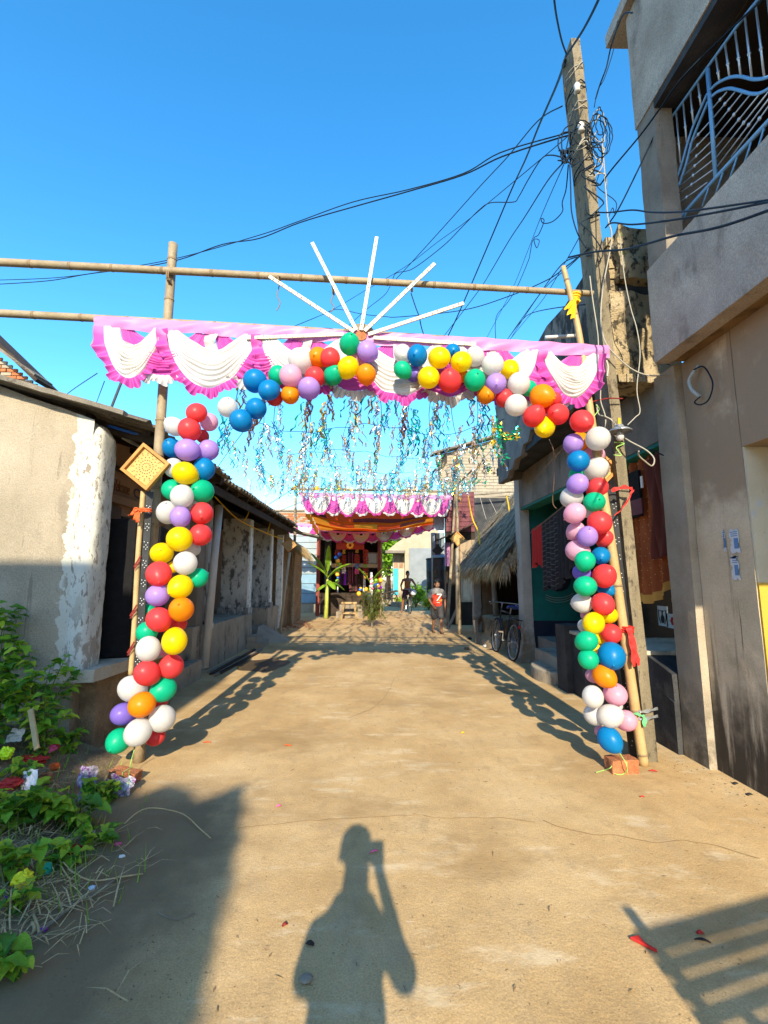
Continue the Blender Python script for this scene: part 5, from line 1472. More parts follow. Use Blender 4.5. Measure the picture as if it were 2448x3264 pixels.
ribbon([AY(1950, 1562, 3.95), AY(1975, 1556, 3.93), AY(1992, 1552, 3.93), AY(2012, 1558, 3.93), AY(2018, 1562, 3.95)], .03, M['red'], 'red ribbon stretched round the utility pole above the number')
ribbon([AY(2016, 1563, 3.93), AY(2004, 1590, 3.93), AY(1982, 1622, 3.93), AY(1953, 1648, 3.95)], .03, M['red'], 'red ribbon slanting down from the utility pole to the balloons', side=(1, 0, .5))
for k, (du, L) in enumerate(((0, 125), (8, 110), (14, 122))):
    ribbon([AY(2002 + du * .4, 2002, 3.9), AY(2012 + du * .7, 2050, 3.89), AY(2022 + du, 2000 + L, 3.88)], .028, M['red'], ('left', 'middle', 'right')[k] + ' strand of the red ribbon tail hanging on the leaning right bamboo', side=(1, 0, .1))
tag(lashing(AY(1998, 2004, 3.97), .05, (.1, 0, 1), 3, w=.008).build('ribbon_knot', M['red']), 'red ribbon knot on the leaning right bamboo', 'ribbon', 'ribbon ties on the gate')
for k, v in enumerate((2262, 2286)):
    ribbon([AY(2020, v - 2, 4.0), AY(2042, v + 6, 3.93), AY(2068, v + 4, 3.94), AY(2092, v - 3, 4.0), AY(2097, v - 4, 4.06)], .022, M['steel_grey'], ('upper', 'lower')[k] + ' grey tape binding the leaning bamboo to the utility pole', 'tape')
M['green_cloth'] = flat('green cloth strip', (.10, .36, .16), .8)
ribbon([AY(2024, 2272, 3.95), AY(2040, 2280, 3.92), AY(2052, 2285, 3.92), AY(2056, 2318, 3.92)], .03, M['green_cloth'], 'green cloth strip knotted under the grey tape', side=(1, 0, .4))

# ------------------------------------------------------------------ BALLOONS
BC = {'red': (.82, .075, .085), 'blue': (.004, .26, .60), 'yellow': (.88, .70, .003), 'green': (.006, .56, .31), 'white': (.74, .73, .72), 'lilac': (.49, .32, .77),
      'purple': (.28, .19, .68), 'orange': (.86, .33, .008), 'pink': (.80, .45, .60)}


def balloon_mat(nm, c):
    m = bpy.data.materials.new(nm + ' latex'); m.use_nodes = True; t = m.node_tree; b = t.nodes['Principled BSDF']
    b.inputs['Base Color'].default_value = (*c, 1); b.inputs['Roughness'].default_value = .36; b.inputs['Specular IOR Level'].default_value = .32
    lw = t.nodes.new('ShaderNodeTexCoord'); nz = t.nodes.new('ShaderNodeTexNoise'); nz.inputs['Scale'].default_value = 3
    t.links.new(lw.outputs['Object'], nz.inputs['Vector'])
    mx0 = t.nodes.new('ShaderNodeMix'); mx0.data_type = 'RGBA'; t.links.new(nz.outputs[0], mx0.inputs[0])
    mx0.inputs[6].default_value = (*[x * .9 for x in c], 1); mx0.inputs[7].default_value = (*[min(1, x * 1.06 + .004) for x in c], 1)
    t.links.new(mx0.outputs[2], b.inputs['Base Color'])
    tr = t.nodes.new('ShaderNodeBsdfTranslucent'); t.links.new(mx0.outputs[2], tr.inputs[0])
    mx = t.nodes.new('ShaderNodeMixShader'); mx.inputs[0].default_value = .5
    t.links.new(b.outputs[0], mx.inputs[1]); t.links.new(tr.outputs[0], mx.inputs[2]); t.links.new(mx.outputs[0], t.nodes['Material Output'].inputs[0])
    return m


def balloon_mesh(m, k):
    prof = []
    n = 22
    for i in range(n + 1):
        a = math.pi * i / n                     # 0 = crown, pi = neck
        r = math.sin(a); z = math.cos(a)
        if z < 0: r *= 1 - (.13 + .07 * k) * z * z; z *= 1.12 + .10 * k
        prof.append((max(r, .0015), z))
    prof = prof[:-1]
    zb = prof[-1][1]
    prof += [(.045, zb - .03), (.035, zb - .07), (.07, zb - .11), (.085, zb - .13), (.03, zb - .125)]
    return MB().lathe((0, 0, 0), prof, 26).mesh('balloon', m, True)


BM = {}
for c_ in BC:
    m_ = balloon_mat(c_, BC[c_]); BM[c_] = [balloon_mesh(m_, k) for k in (0, 1)]
BL = []


def zb(ox, oy, sc, depth_unused, rows, sec):
    for r in rows:
        c_, x, y, rx, ry = r[:5]; d = r[5] if len(r) > 5 else 'f'
        BL.append((sec, c_, ox + x / sc, oy + y / sc, rx / sc, ry / sc, d))


L_, A_, R_ = 'left', 'arch', 'right'
zb(0, 1200, 2.37, 0, [('pink', 1580, 345, 66, 78, 'b'), ('red', 1485, 275, 78, 80), ('white', 1320, 380, 75, 75, 'm'), ('red', 1530, 452, 50, 55, 'b'), ('red', 1432, 400, 90, 92), ('blue', 1300, 540, 75, 75, 'b'),
    ('lilac', 1575, 555, 82, 80, 'm'), ('lilac', 1415, 555, 92, 90), ('white', 1312, 690, 75, 80, 'm'), ('blue', 1540, 700, 92, 86, 'm'), ('yellow', 1395, 730, 92, 93), ('green', 1305, 855, 84, 84, 'm'), ('green', 1530, 867, 94, 84, 'm'),
    ('white', 1375, 905, 92, 90), ('white', 1475, 960, 70, 60, 'b'), ('white', 1268, 1030, 88, 86, 'm'), ('red', 1525, 1033, 95, 82, 'm'), ('lilac', 1362, 1060, 88, 78), ('red', 1515, 1196, 82, 90, 'm'), ('yellow', 1355, 1228, 98, 100),
    ('yellow', 1222, 1335, 97, 78, 'm'), ('white', 1455, 1305, 56, 60, 'b'), ('white', 1400, 1410, 94, 92), ('yellow', 1310, 1440, 50, 45, 'b'), ('green', 1495, 1520, 70, 80, 'm'), ('red', 1200, 1490, 117, 84), ('yellow', 1365, 1587, 96, 92)], L_)
zb(0, 1900, 2.37, 0, [('lilac', 1190, -5, 98, 84), ('green', 1125, 112, 52, 60, 'b'), ('orange', 1370, 100, 107, 88), ('pink', 1270, -45, 40, 50, 'b'), ('red', 1350, 205, 82, 50, 'b'), ('red', 1198, 175, 100, 96), ('green', 1110, 272, 100, 72, 'm'), ('yellow', 1318, 340, 103, 100),
    ('pink', 1235, 405, 50, 50, 'b'), ('white', 1120, 398, 106, 92), ('red', 1292, 530, 102, 92, 'm'), ('red', 1110, 582, 102, 94), ('white', 1000, 700, 116, 100, 'm'), ('green', 1238, 705, 99, 94, 'm'), ('orange', 1072, 820, 108, 102), ('purple', 930, 890, 90, 94, 'm'),
    ('red', 1200, 800, 70, 70, 'b'), ('white', 1225, 925, 112, 100, 'm'), ('white', 1042, 1028, 112, 104), ('green', 895, 1092, 96, 102, 'm'), ('red', 1178, 1060, 82, 66, 'b')], L_)
zb(700, 1000, 1.746, 0, [('white', 45, 522, 58, 56), ('blue', 118, 594, 62, 68), ('blue', 203, 528, 55, 66, 'm'), ('blue', 197, 372, 55, 82, 'm'), ('blue', 275, 425, 62, 58), ('red', 305, 465, 55, 45, 'b'), ('green', 322, 342, 48, 60, 'b'), ('pink', 395, 345, 63, 68), ('white', 450, 260, 60, 80, 'm'),
    ('orange', 393, 450, 55, 54, 'm'), ('lilac', 498, 415, 59, 65), ('red', 530, 352, 56, 60, 'm'), ('orange', 550, 243, 54, 62, 'm'), ('red', 615, 245, 56, 60), ('green', 632, 342, 52, 62, 'm'), ('yellow', 715, 300, 57, 64), ('green', 723, 170, 52, 68), ('lilac', 822, 208, 53, 67), ('pink', 775, 260, 40, 50, 'b'),
    ('orange', 815, 337, 50, 62), ('white', 1018, 222, 48, 56, 'm'), ('purple', 1082, 335, 42, 48, 'b'), ('blue', 1100, 232, 55, 67), ('green', 1018, 312, 48, 50), ('blue', 1296, 208, 42, 46, 'b'), ('yellow', 1163, 355, 60, 67), ('yellow', 1223, 245, 60, 67), ('white', 1420, 240, 50, 62, 'b'), ('yellow', 1345, 268, 60, 62),
    ('orange', 1345, 345, 40, 44, 'b'), ('red', 1282, 375, 60, 72), ('green', 1420, 370, 58, 68), ('white', 1520, 282, 60, 68), ('orange', 1482, 452, 55, 50, 'm'), ('lilac', 1538, 388, 60, 60)], A_)
zb(1500, 1050, 2.765, 0, [('yellow', 345, 350, 80, 92, 'm'), ('green', 515, 520, 66, 82, 'b'), ('red', 300, 605, 80, 85, 'm'), ('white', 425, 478, 111, 96), ('orange', 628, 588, 122, 98), ('red', 740, 615, 55, 75, 'b'), ('red', 640, 685, 70, 70, 'b'), ('white', 400, 668, 111, 92), ('red', 558, 765, 104, 90), ('red', 770, 748, 106, 92),
    ('yellow', 653, 860, 94, 98, 'm'), ('red', 978, 810, 100, 110)], A_)
zb(1500, 1050, 2.765, 0, [('orange', 960, 985, 90, 85, 'b'), ('lilac', 905, 1005, 96, 86), ('white', 1122, 963, 131, 96), ('pink', 1090, 1110, 98, 84, 'b'), ('blue', 950, 1160, 104, 96), ('white', 1110, 1230, 122, 96, 'm'), ('green', 930, 1285, 74, 60, 'b'), ('red', 1120, 1395, 107, 82, 'm'), ('white', 890, 1480, 113, 88, 'm'),
    ('lilac', 945, 1360, 98, 86), ('white', 1060, 1590, 90, 60, 'b'), ('green', 1090, 1520, 101, 90), ('pink', 920, 1618, 94, 88)], R_)
zb(1500, 1500, 2.37, 0, [('red', 975, 392, 106, 82), ('pink', 795, 455, 72, 66, 'm'), ('red', 1012, 510, 70, 62, 'm'), ('lilac', 883, 497, 84, 76), ('pink', 808, 606, 90, 88, 'm'), ('blue', 985, 643, 77, 66, 'm'), ('green', 865, 680, 84, 75), ('purple', 838, 772, 78, 60, 'm'), ('blue', 1020, 892, 74, 56, 'm'), ('red', 1010, 797, 97, 88), ('green', 868, 873, 86, 82),
    ('white', 845, 1000, 80, 76, 'm'), ('yellow', 1042, 1090, 68, 72, 'm'), ('red', 1000, 1008, 92, 86), ('pink', 868, 1090, 38, 44, 'b'), ('white', 858, 1172, 52, 52, 'm'), ('red', 1062, 1232, 88, 74, 'm'), ('yellow', 930, 1153, 87, 82), ('yellow', 968, 1268, 42, 52, 'b'), ('green', 877, 1288, 96, 72), ('blue', 1065, 1400, 112, 110),
    ('green', 890, 1425, 90, 74), ('yellow', 945, 1345, 40, 44, 'b'), ('pink', 930, 1548, 52, 70, 'm'), ('orange', 1010, 1553, 90, 86)], R_)
zb(1800, 2000, 2.56, 0, [('white', 230, 565, 98, 90), ('pink', 413, 545, 100, 98, 'm'), ('white', 435, 640, 40, 45, 'b'), ('white', 245, 715, 92, 90, 'm'), ('pink', 505, 760, 82, 94, 'm'), ('pink', 290, 850, 40, 60, 'b'), ('white', 370, 723, 94, 107), ('blue', 367, 913, 100, 108)], R_)

ORD = ['', 'first', 'second', 'third', 'fourth', 'fifth', 'sixth', 'seventh', 'eighth', 'ninth', 'tenth', 'eleventh', 'twelfth', 'thirteenth', 'fourteenth', 'fifteenth', 'sixteenth']
cnt = {}
for b in sorted(BL, key=lambda q: (q[3] if q[0] != A_ else q[2])):
    sec, c_, u, v, rx, ry, d = b
    cnt[(sec, c_)] = cnt.get((sec, c_), 0) + 1
    tot = sum(1 for q in BL if q[0] == sec and q[1] == c_)
    k = cnt[(sec, c_)]
    od = 'only' if tot == 1 else ORD[k]
    where = {'left': 'from the top of the left balloon column', 'right': 'from the top of the right balloon column', 'arch': 'from the left along the balloon arch'}[sec]
    if tot == 1: where = {'left': 'on the left balloon column', 'right': 'on the right balloon column', 'arch': 'on the balloon arch'}[sec]
    y = ({'f': 3.74, 'm': 3.80, 'b': 3.86} if sec == A_ else {'f': 3.86, 'm': 3.99, 'b': 4.08})[d]
    p = AY(u, v, y); zc_ = (p - EYE).dot(_f); ct_ = zc_ / (p - EYE).length
    ang = math.atan2(v - 1632, u - 1224)
    r = math.sqrt(rx * ry * ct_) / FPX * zc_ * .985
    rg = random.Random(int(u * 7 + v * 13))
    o = bpy.data.objects.new('balloon', BM[c_][rg.randint(0, 1)]); COL.objects.link(o)
    ax = Vector((rg.uniform(-.6, .6), rg.uniform(.4, 1) if rg.random() < .55 else -rg.uniform(.6, 1), rg.uniform(-.7, .5))).normalized()
    # local -Z is the neck
    q = (-ax).to_track_quat('Z', 'Y')
    o.location = p; o.rotation_mode = 'QUATERNION'; o.rotation_quaternion = q
    sq = rg.uniform(.96, 1.04); o.scale = (r * sq, r / sq, r * rg.uniform(1.0, 1.14))
    tag(o, '%s %s balloon %s' % (od, c_, where), 'balloon', {'left': 'balloons of the left column', 'right': 'balloons of the right column', 'arch': 'balloons of the arch'}[sec])

# ------------------------------------------------------------------ TINSEL strings between the gate and the canopy
TC = {'teal': (.02, .42, .46), 'silver': (.74, .72, .68), 'copper': (.44, .30, .22), 'gold': (.85, .52, .03), 'green': (.02, .42, .16), 'blue': (.03, .14, .40)}
TM = {k: flat(k + ' tinsel', v, .22, .75) for k, v in TC.items()}
TT = []


def tuft_mesh(cols_, seed):
    rg = random.Random(seed); me_ = MB(); idx = []
    for k in range(5):
        x, y = rg.uniform(-.03, .03), rg.uniform(-.03, .03); L = rg.uniform(.16, .38); w = rg.uniform(.005, .011); a0 = rg.uniform(0, 6); tw = rg.uniform(5, 11); dr = rg.uniform(-.25, -.02), rg.uniform(-.15, .15)
        n = 10
        def f(u, v):
            a = a0 + tw * v; s = (u - .5) * 2 * w
            return Vector((x + dr[0] * L * v * 1.0 + .018 * math.sin(v * 17 + k) + s * math.cos(a), y + dr[1] * L * v + s * math.sin(a), -L * v + .008 * math.sin(v * 40 + k)))
        b = len(me_.f); me_.grid(f, 1, n); idx += [k % len(cols_)] * (len(me_.f) - b)
    m = me_.mesh('tinsel_tuft', [TM[c] for c in cols_])
    m.polygons.foreach_set('material_index', idx)
    return m


for i, cs in enumerate((('silver', 'copper'), ('teal', 'green'), ('teal', 'teal', 'silver'), ('gold', 'copper', 'silver'), ('copper', 'silver'), ('teal', 'copper'), ('silver', 'teal', 'copper'), ('green', 'gold', 'silver'), ('copper', 'gold'), ('teal', 'blue', 'silver'))):
    for s in range(2): TT.append((cs, tuft_mesh(cs, i * 10 + s)))
rg = random.Random(21)
NS = 13
tot = 0
for k in range(NS):
    f_ = (k / (NS - 1) * 2 - 1) * (1 if k < NS / 2 else .84)
    a = Vector((f_ * 1.30, 4.25, 3.50 - .10 * f_ * f_)); b = Vector((f_ * 2.35, 14.95, 4.30))
    sag = rg.uniform(.08, .2)
    wb = rg.uniform(.12, .3) * rg.choice((-1, 1)); wp = rg.uniform(0, 6)
    pos_ = lambda t: a.lerp(b, t) + Vector((f_ * .75 * math.sin(math.pi * t) + wb * math.sin(t * 9 + wp) * math.sin(math.pi * t), 0, -sag * math.sin(math.pi * t) + .05 * math.sin(t * 14 + wp)))
    P = [pos_(i / 24) for i in range(25)]
    o = MB().tube(P, .004, 4).build('tinsel_garland', M['twine'])
    tag(o, '%s of thirteen tinsel strings, counted from the left, strung from gate to canopy' % ORD[k + 1], 'garland', 'tinsel strings over the lane')
    n = 19
    for i in range(n):
        t = .01 + .98 * ((i + rg.uniform(-.3, .3) + .5) / n) ** .95
        t = min(.985, max(.008, t))
        p = pos_(t) + Vector((rg.gauss(0, .05), 0, 0))
        cs, me_ = rg.choice(TT)
        q = bpy.data.objects.new('tinsel_tuft', me_); COL.objects.link(q); q.parent = o
        q.location = p; s = rg.uniform(.8, 1.3) * (1.0 if t > .25 else 1.15); q.scale = (s, s, s); q.rotation_euler = (rg.uniform(-.15, .15), rg.uniform(-.15, .15), rg.uniform(0, 6.28) * .15 + rg.choice((0, 0, 3.0)))
for k, (y, z) in enumerate(((5.6, 3.40), (7.2, 3.52), (9.0, 3.68), (11.0, 3.86), (13.0, 4.05))):
    w = 1.15 + (y - 4.25) / 10.7 * 1.15 + .25
    P = [Vector((-w + 2 * w * i / 20, y + .25 * math.sin(i * .5 + k), z - .12 * math.sin(math.pi * i / 20) + .02 * math.sin(i * 2.2))) for i in range(21)]
    o = MB().tube(P, .004, 4).build('tinsel_garland', M['cable'])
    tag(o, '%s cross string of tinsel over the lane, counted outward from the gate' % ORD[k + 1], 'garland', 'tinsel strings over the lane')
    for i in range(10):
        p = P[1 + int(i * 1.9)]; cs, me_ = rg.choice(TT)
        q = bpy.data.objects.new('tinsel_tuft', me_); COL.objects.link(q); q.parent = o; q.location = p; s = rg.uniform(.7, 1.1); q.scale = (s, s, s); q.rotation_euler = (rg.uniform(-.2, .2), rg.uniform(-.2, .2), rg.uniform(-.6, .6))
# dense fringe of tinsel along the canopy front
o = MB().tube([(-2.7, 14.8, 4.34), (2.8, 14.8, 4.26)], .006, 4).build('tinsel_garland', M['twine'])
tag(o, 'dense row of tinsel hanging along the front edge of the canopy', 'garland', 'tinsel strings over the lane')
for i in range(60):
    cs, me_ = rg.choice(TT)
    q = bpy.data.objects.new('tinsel_tuft', me_); COL.objects.link(q); q.parent = o
    q.location = (-2.7 + 5.4 * (i + rg.random()) / 60, 14.8 - rg.uniform(0, 1.4), 4.32 + rg.uniform(-.05, .35)); s = rg.uniform(.9, 1.5); q.scale = (s, s, s); q.rotation_euler = (rg.uniform(-.3, .3), rg.uniform(-.3, .3), rg.uniform(-.6, .6))
# orange rosettes
for k, u in enumerate((942, 1010, 1078, 1195, 1322)):
    p = AY(u, 1556, 14.75); mb = MB()
    for a in range(6): mb.ell((p.x + .05 * math.cos(a * 1.047), p.y, p.z + .05 * math.sin(a * 1.047)), (.035, .02, .05), 6, 4, Matrix.Rotation(-a * 1.047 + 1.57, 3, 'Y'))
    mb.ell(p, .03, 6, 4)
    tag(mb.build('paper_rosette', M['garl_gold'], smooth=True), ('first', 'second', 'third', 'fourth', 'fifth')[k] + ' orange paper rosette from the left along the canopy front', 'rosette', 'paper rosettes')


def green_bunch(P, label, n=40, seed=1, cols=('green', 'teal', 'gold')):
    rg = random.Random(seed); P = smooth_path(P, 8); o = MB().tube(P, .004, 4).build('green_tinsel', M['twine'])
    tag(o, label, 'garland', 'green tinsel bunches')
    mb = MB(); idx = []
    for _ in range(n):
        p = rg.choice(P) + Vector((rg.gauss(0, 1), rg.gauss(0, 1), rg.gauss(0, 1))) * .025
        d = Vector((rg.gauss(0, 1), rg.gauss(0, 1), rg.gauss(-.3, .8))).normalized(); s = d.cross(Vector((.2, 1, .1))).normalized(); l = rg.uniform(.05, .12); w = rg.uniform(.01, .02)
        b = len(mb.f); mb.add([p, p + d * l * .5 + s * w, p + d * l, p + d * l * .5 - s * w], [(0, 1, 2, 3)]); idx += [rg.choice((0, 0, 0, 1, 2))]
    me_ = mb.mesh('foil_leaves', [TM[c] for c in cols]); me_.polygons.foreach_set('material_index', idx)
    q = bpy.data.objects.new('foil_leaves', me_); COL.objects.link(q); q.parent = o; tag(q, kind='stuff')


green_bunch([AY(1590, 1360, 6.5), AY(1605, 1395, 6.5), AY(1640, 1385, 6.5), AY(1655, 1370, 6.5)], 'bright green foil bunch before the crumbling parapet', 90, 1)
green_bunch([AY(1590, 1420, 6.6), AY(1604, 1455, 6.6)], 'small green foil tail hanging under the bright bunch at the parapet', 25, 2)
green_bunch([AY(1525, 1440, 9), AY(1550, 1480, 9), AY(1562, 1500, 9)], 'green foil sprig hanging before the pale brick gable', 40, 3)
green_bunch([AY(1438, 1568, 14.2), AY(1470, 1550, 14), AY(1500, 1535, 13.8), AY(1515, 1528, 13.6)], 'long green foil bunch at the right end of the canopy front', 120, 4)
green_bunch([AY(1440, 1566, 14.4), AY(1455, 1572, 14.4)], 'yellow green foil knot on the tall canopy bamboo', 50, 5, ('gold', 'green', 'gold'))
green_bunch([AY(1838, 1160, 4.6), AY(1850, 1175, 4.6), AY(1838, 1195, 4.6)], 'green foil glimpsed through the right end of the gate valance', 40, 6)
green_bunch([AY(1525, 1530, 12), AY(1545, 1540, 12)], 'faint green foil strands left of the pale brick gable pole', 20, 7)

# ------------------------------------------------------------------ UTILITY POLE
UP = thing('utility_pole', 'tall leaning concrete electricity pole on the right with number 55 and tangled wires', 'pole', (2.27, 4.2, 0))
def lean(p): return Vector((p.x - .245 * p.z / 6.95, p.y, p.z))
rbox(2.22, 2.312, 4.06, 4.32, -.05, 6.95, .005, .08, 4, fn=lean).build('shaft', M['concrete_pole'], UP)
M['number_ink'] = flat('faded black number paint', (.05, .045, .04), .9)
c = AX(2009, 1925, 2.15)
text('655', .10, frame((0, -1, 0), (.035, 0, 1), (2.1425, 4.165, c.z)), M['number_ink'], UP, 'number', .002)
for k in range(6):
    z = 6.55 - k * .22; c_ = Vector((2.265 - .245 * z / 6.95, 4.18, z))
    MB().tube([c_ + Vector((.085 * math.cos(a * .52), .14 * math.sin(a * .52), rnd(-.03, .03) + .004 * a)) for a in range(25)], .006, 5).build('wire_wrap', M['cable'] if k % 2 else M['cable_white'], UP)
for z, lb in ((6.35, 1), (5.9, 2)):
    c_ = Vector((2.12 - .2 * z / 6.95 + .06, 4.05, z))
    MB().lathe(tuple(c_), [(.012, -.05), (.035, -.04), (.022, -.01), (.035, .02), (.02, .05)], 10).build('insulator', M['white_plastic'], UP, smooth=True)

CG = 'overhead wires at the utility pole'


def cable(pts, y0, y1, r, label, m='cable', group=CG, k=6, nm='cable'):
    n = len(pts); P = [AY(u, v, y0 + (y1 - y0) * i / (n - 1)) for i, (u, v) in enumerate(pts)]
    return tag(MB().tube(smooth_path(P, k), r * .72, 5).build(nm, M[m], smooth=True), label, 'cable', group)


dd = lambda L: [(a * 1.4756, b * 1.4756) for a, b in L]
za = lambda L: [(900 + a / 1.659, 350 + b / 1.659) for a, b in L]
zB = lambda L: [(1700 + a / 2.218, b / 2.218) for a, b in L]
cable(dd([(1246, 282), (1215, 290), (1080, 330), (1000, 375), (880, 410), (760, 437), (640, 480), (560, 508), (390, 556), (250, 582), (120, 600), (-40, 606)]), 4.2, 10, .011, 'upper of the pair of wires sweeping left from the pole across the sky')
cable(dd([(1246, 292), (1215, 296), (1085, 338), (1000, 378), (880, 414), (770, 445), (650, 480), (560, 515), (480, 528), (390, 560), (300, 578), (190, 592), (100, 607), (-40, 616)]), 4.2, 10, .013, 'lower of the pair of wires sweeping left from the pole across the sky')
cable(dd([(1222, 130), (1200, 190), (1165, 270), (1135, 345), (1105, 410), (1050, 540), (985, 690), (940, 780)]), 4.0, 13, .022, 'thickest black cable dropping from the pole head down behind the gate')
cable(dd([(1222, 122), (1240, 95), (1262, 60), (1290, 5), (1330, -90)]), 4.0, 2.4, .014, 'thick cable running from the pole head up past the roof corner')
cable(dd([(1224, 118), (1214, 90), (1205, 50), (1198, 5), (1190, -90)]), 4.0, 2.4, .011, 'thick cable rising from the pole head beyond the top of the picture')
cable(za([(1480, -20), (1350, 60), (1190, 250), (1050, 400), (880, 590), (690, 800), (580, 920), (540, 980), (440, 1060), (320, 1170)]), 4.1, 12, .010, 'wire slanting from pole to the right of the light fan hub')
cable(za([(1520, 130), (1475, 170), (1380, 250), (1200, 400), (1080, 500), (960, 600), (820, 700), (650, 830), (430, 960), (240, 1070), (0, 1170)]), 4.1, 13, .009, 'long straight wire slanting from pole to behind the lower left of the fan')
cable(za([(1490, 255), (1420, 240), (1370, 260), (1300, 370), (1250, 460), (1220, 488), (1100, 492), (1040, 530), (950, 620), (850, 720), (690, 840), (600, 865), (580, 920)]), 4.1, 9, .010, 'wavy wire with a flat step crossing behind the thick black cable')
cable(za([(1485, 280), (1400, 380), (1280, 570), (1200, 690), (1100, 860), (1050, 940), (960, 1060), (840, 1215)]), 4.1, 11, .011, 'smooth wire running right of the thick black cable to the valance')
cable(za([(1488, 290), (1370, 560), (1300, 740), (1210, 960), (1060, 1244)]), 4.1, 11, .007, 'thin straight wire between the smooth wire and the looped wire')
cable(za([(1512, 290), (1500, 420), (1480, 490), (1480, 540), (1430, 590), (1380, 600), (1368, 575), (1384, 588), (1355, 660), (1330, 680), (1345, 730), (1358, 690), (1325, 690), (1310, 760), (1300, 800), (1240, 940), (1190, 1020), (1130, 1100), (1130, 1244)]), 4.1, 9, .009, 'looped wire with two curls hanging left of the pole')
cable(za([(1520, 290), (1525, 420), (1530, 540), (1560, 650), (1605, 730)]), 4.05, 4.1, .009, 'slack wire hanging close along the left side of the pole')
cable(za([(1620, 735), (1500, 830), (1400, 900), (1200, 985), (950, 1060), (620, 1095), (540, 1093), (420, 1080), (290, 1055), (220, 1080), (0, 1170)]), 4.1, 12, .010, 'sagging wire passing behind the light fan from pole to far left')
cable(za([(1625, 770), (1500, 800), (1420, 890), (1350, 990), (1270, 1100), (1200, 1200), (1170, 1244)]), 4.1, 10, .010, 'upper of three wires fanning down behind the yellow cloth tie')
cable(za([(1620, 730), (1510, 835), (1390, 940), (1290, 1080), (1220, 1190), (1190, 1240)]), 4.1, 10, .008, 'middle of three wires fanning down behind the yellow cloth tie')
cable(za([(1600, 620), (1500, 800), (1380, 1000), (1280, 1120), (1180, 1244)]), 4.1, 11, .008, 'lowest of three wires fanning down behind the yellow cloth tie')
cable(za([(1600, 1030), (1430, 1050), (1320, 1075), (1270, 1110), (1200, 1200)]), 4.3, 9, .009, 'short wire joining the three fanning wires from the old parapet')
cable(zB([(470, 1310), (560, 1190), (760, 950), (900, 760), (1060, 540), (1400, 200), (1620, 0)]), 4.15, 2.6, .011, 'wire rising from the pole along the balcony beam')
cable(zB([(510, 1610), (600, 1480), (740, 1200), (890, 885)]), 4.15, 3.6, .010, 'wire from the pole to the balcony corner column')
cable(zB([(430, 1500), (540, 1502), (700, 1485), (830, 1500), (1000, 1500), (1200, 1480), (1659, 1415), (1800, 1400)]), 4.1, 1.9, .009, 'upper of three wires crossing in front of the balcony parapet')
cable(zB([(510, 1610), (560, 1575), (700, 1587), (950, 1560), (1300, 1500), (1659, 1428), (1800, 1400)]), 4.1, 1.8, .010, 'middle of three wires crossing in front of the balcony parapet')
cable(zB([(250, 1820), (440, 1780), (640, 1765), (800, 1725), (1000, 1668), (1300, 1610), (1659, 1490), (1800, 1430)]), 4.0, 1.9, .012, 'lowest and longest of three wires crossing before the balcony parapet')
cable(zB([(600, 140), (545, 345), (515, 480), (470, 600), (440, 700)]), 3.9, 4.1, .010, 'cable dropping from the roof corner to the coil on the pole')
cable(zB([(570, 340), (545, 430), (500, 560), (455, 640), (430, 760)]), 3.95, 4.1, .006, 'thin cable beside the roof corner cable to the coil')
cable(zB([(700, 90), (640, 100), (590, 210), (548, 330)]), 3.2, 3.95, .010, 'cable tucked under the roof corner')
cable([(1918, 440), (1925, 520), (1937, 690), (1950, 760), (1925, 900), (1915, 1000), (1925, 1080), (1960, 1130), (2020, 1180), (2080, 1198), (2150, 1194), (2200, 1180), (2210, 1165)], 4.02, 3.95, .009, 'pale cable running down the pole and across to the grey conduit', 'cable_white')
cable([(1975, 745), (1990, 880), (2010, 980), (2030, 1050), (2040, 1130), (2030, 1240), (2040, 1310), (2025, 1330), (2000, 1355)], 3.98, 3.98, .007, 'pale cable hanging over the mossy parapet end to the lamp', 'cable_white')
cable([(1880, 880), (1890, 960), (1905, 1060), (1908, 1110), (1916, 1180), (1914, 1260), (1916, 1285), (1930, 1330), (1928, 1365)], 3.98, 3.98, .008, 'pale cable hanging along the left face of the pole behind the valance end', 'cable_white')
cable([(1902, 1290), (1908, 1320), (1930, 1328), (1950, 1340), (1960, 1362), (1950, 1375), (1935, 1382)], 3.97, 3.94, .009, 'short white looping lead above the hanging lamp', 'cable_white')
cable([(1928, 1330), (1948, 1336), (1960, 1350), (1966, 1366)], 3.97, 3.95, .007, 'white lead entering the lamp shade', 'cable_white')
cable([(1986, 1392), (2010, 1408), (2060, 1435), (2085, 1462), (2078, 1485), (2055, 1470), (2036, 1452), (2036, 1438)], 3.97, 3.6, .009, 'white cable looping out right of the lamp', 'cable_white')
cable([(1990, 1395), (2040, 1420), (2090, 1440), (2115, 1452)], 4.0, 4.1, .008, 'black cable from the lamp to the verandah lintel')
cable([(1958, 1410), (1990, 1414), (1965, 1425), (1972, 1440), (1980, 1452), (1955, 1450)], 3.97, 3.97, .006, 'green twine scrap tied below the lamp', 'cable_green', nm='twine')
cable([(1890, 1345), (1895, 1325), (1910, 1305), (1900, 1290)], 3.96, 3.96, .006, 'green twine near the top of the right balloon column', 'cable_green', nm='twine')
cable([(1872, 1285), (1890, 1280), (1940, 1270), (1985, 1271)], 3.96, 4.0, .009, 'maroon cord tying the right bamboo to the utility pole', 'maroon_cord' if 'maroon_cord' in M else 'dark_red', nm='cord')
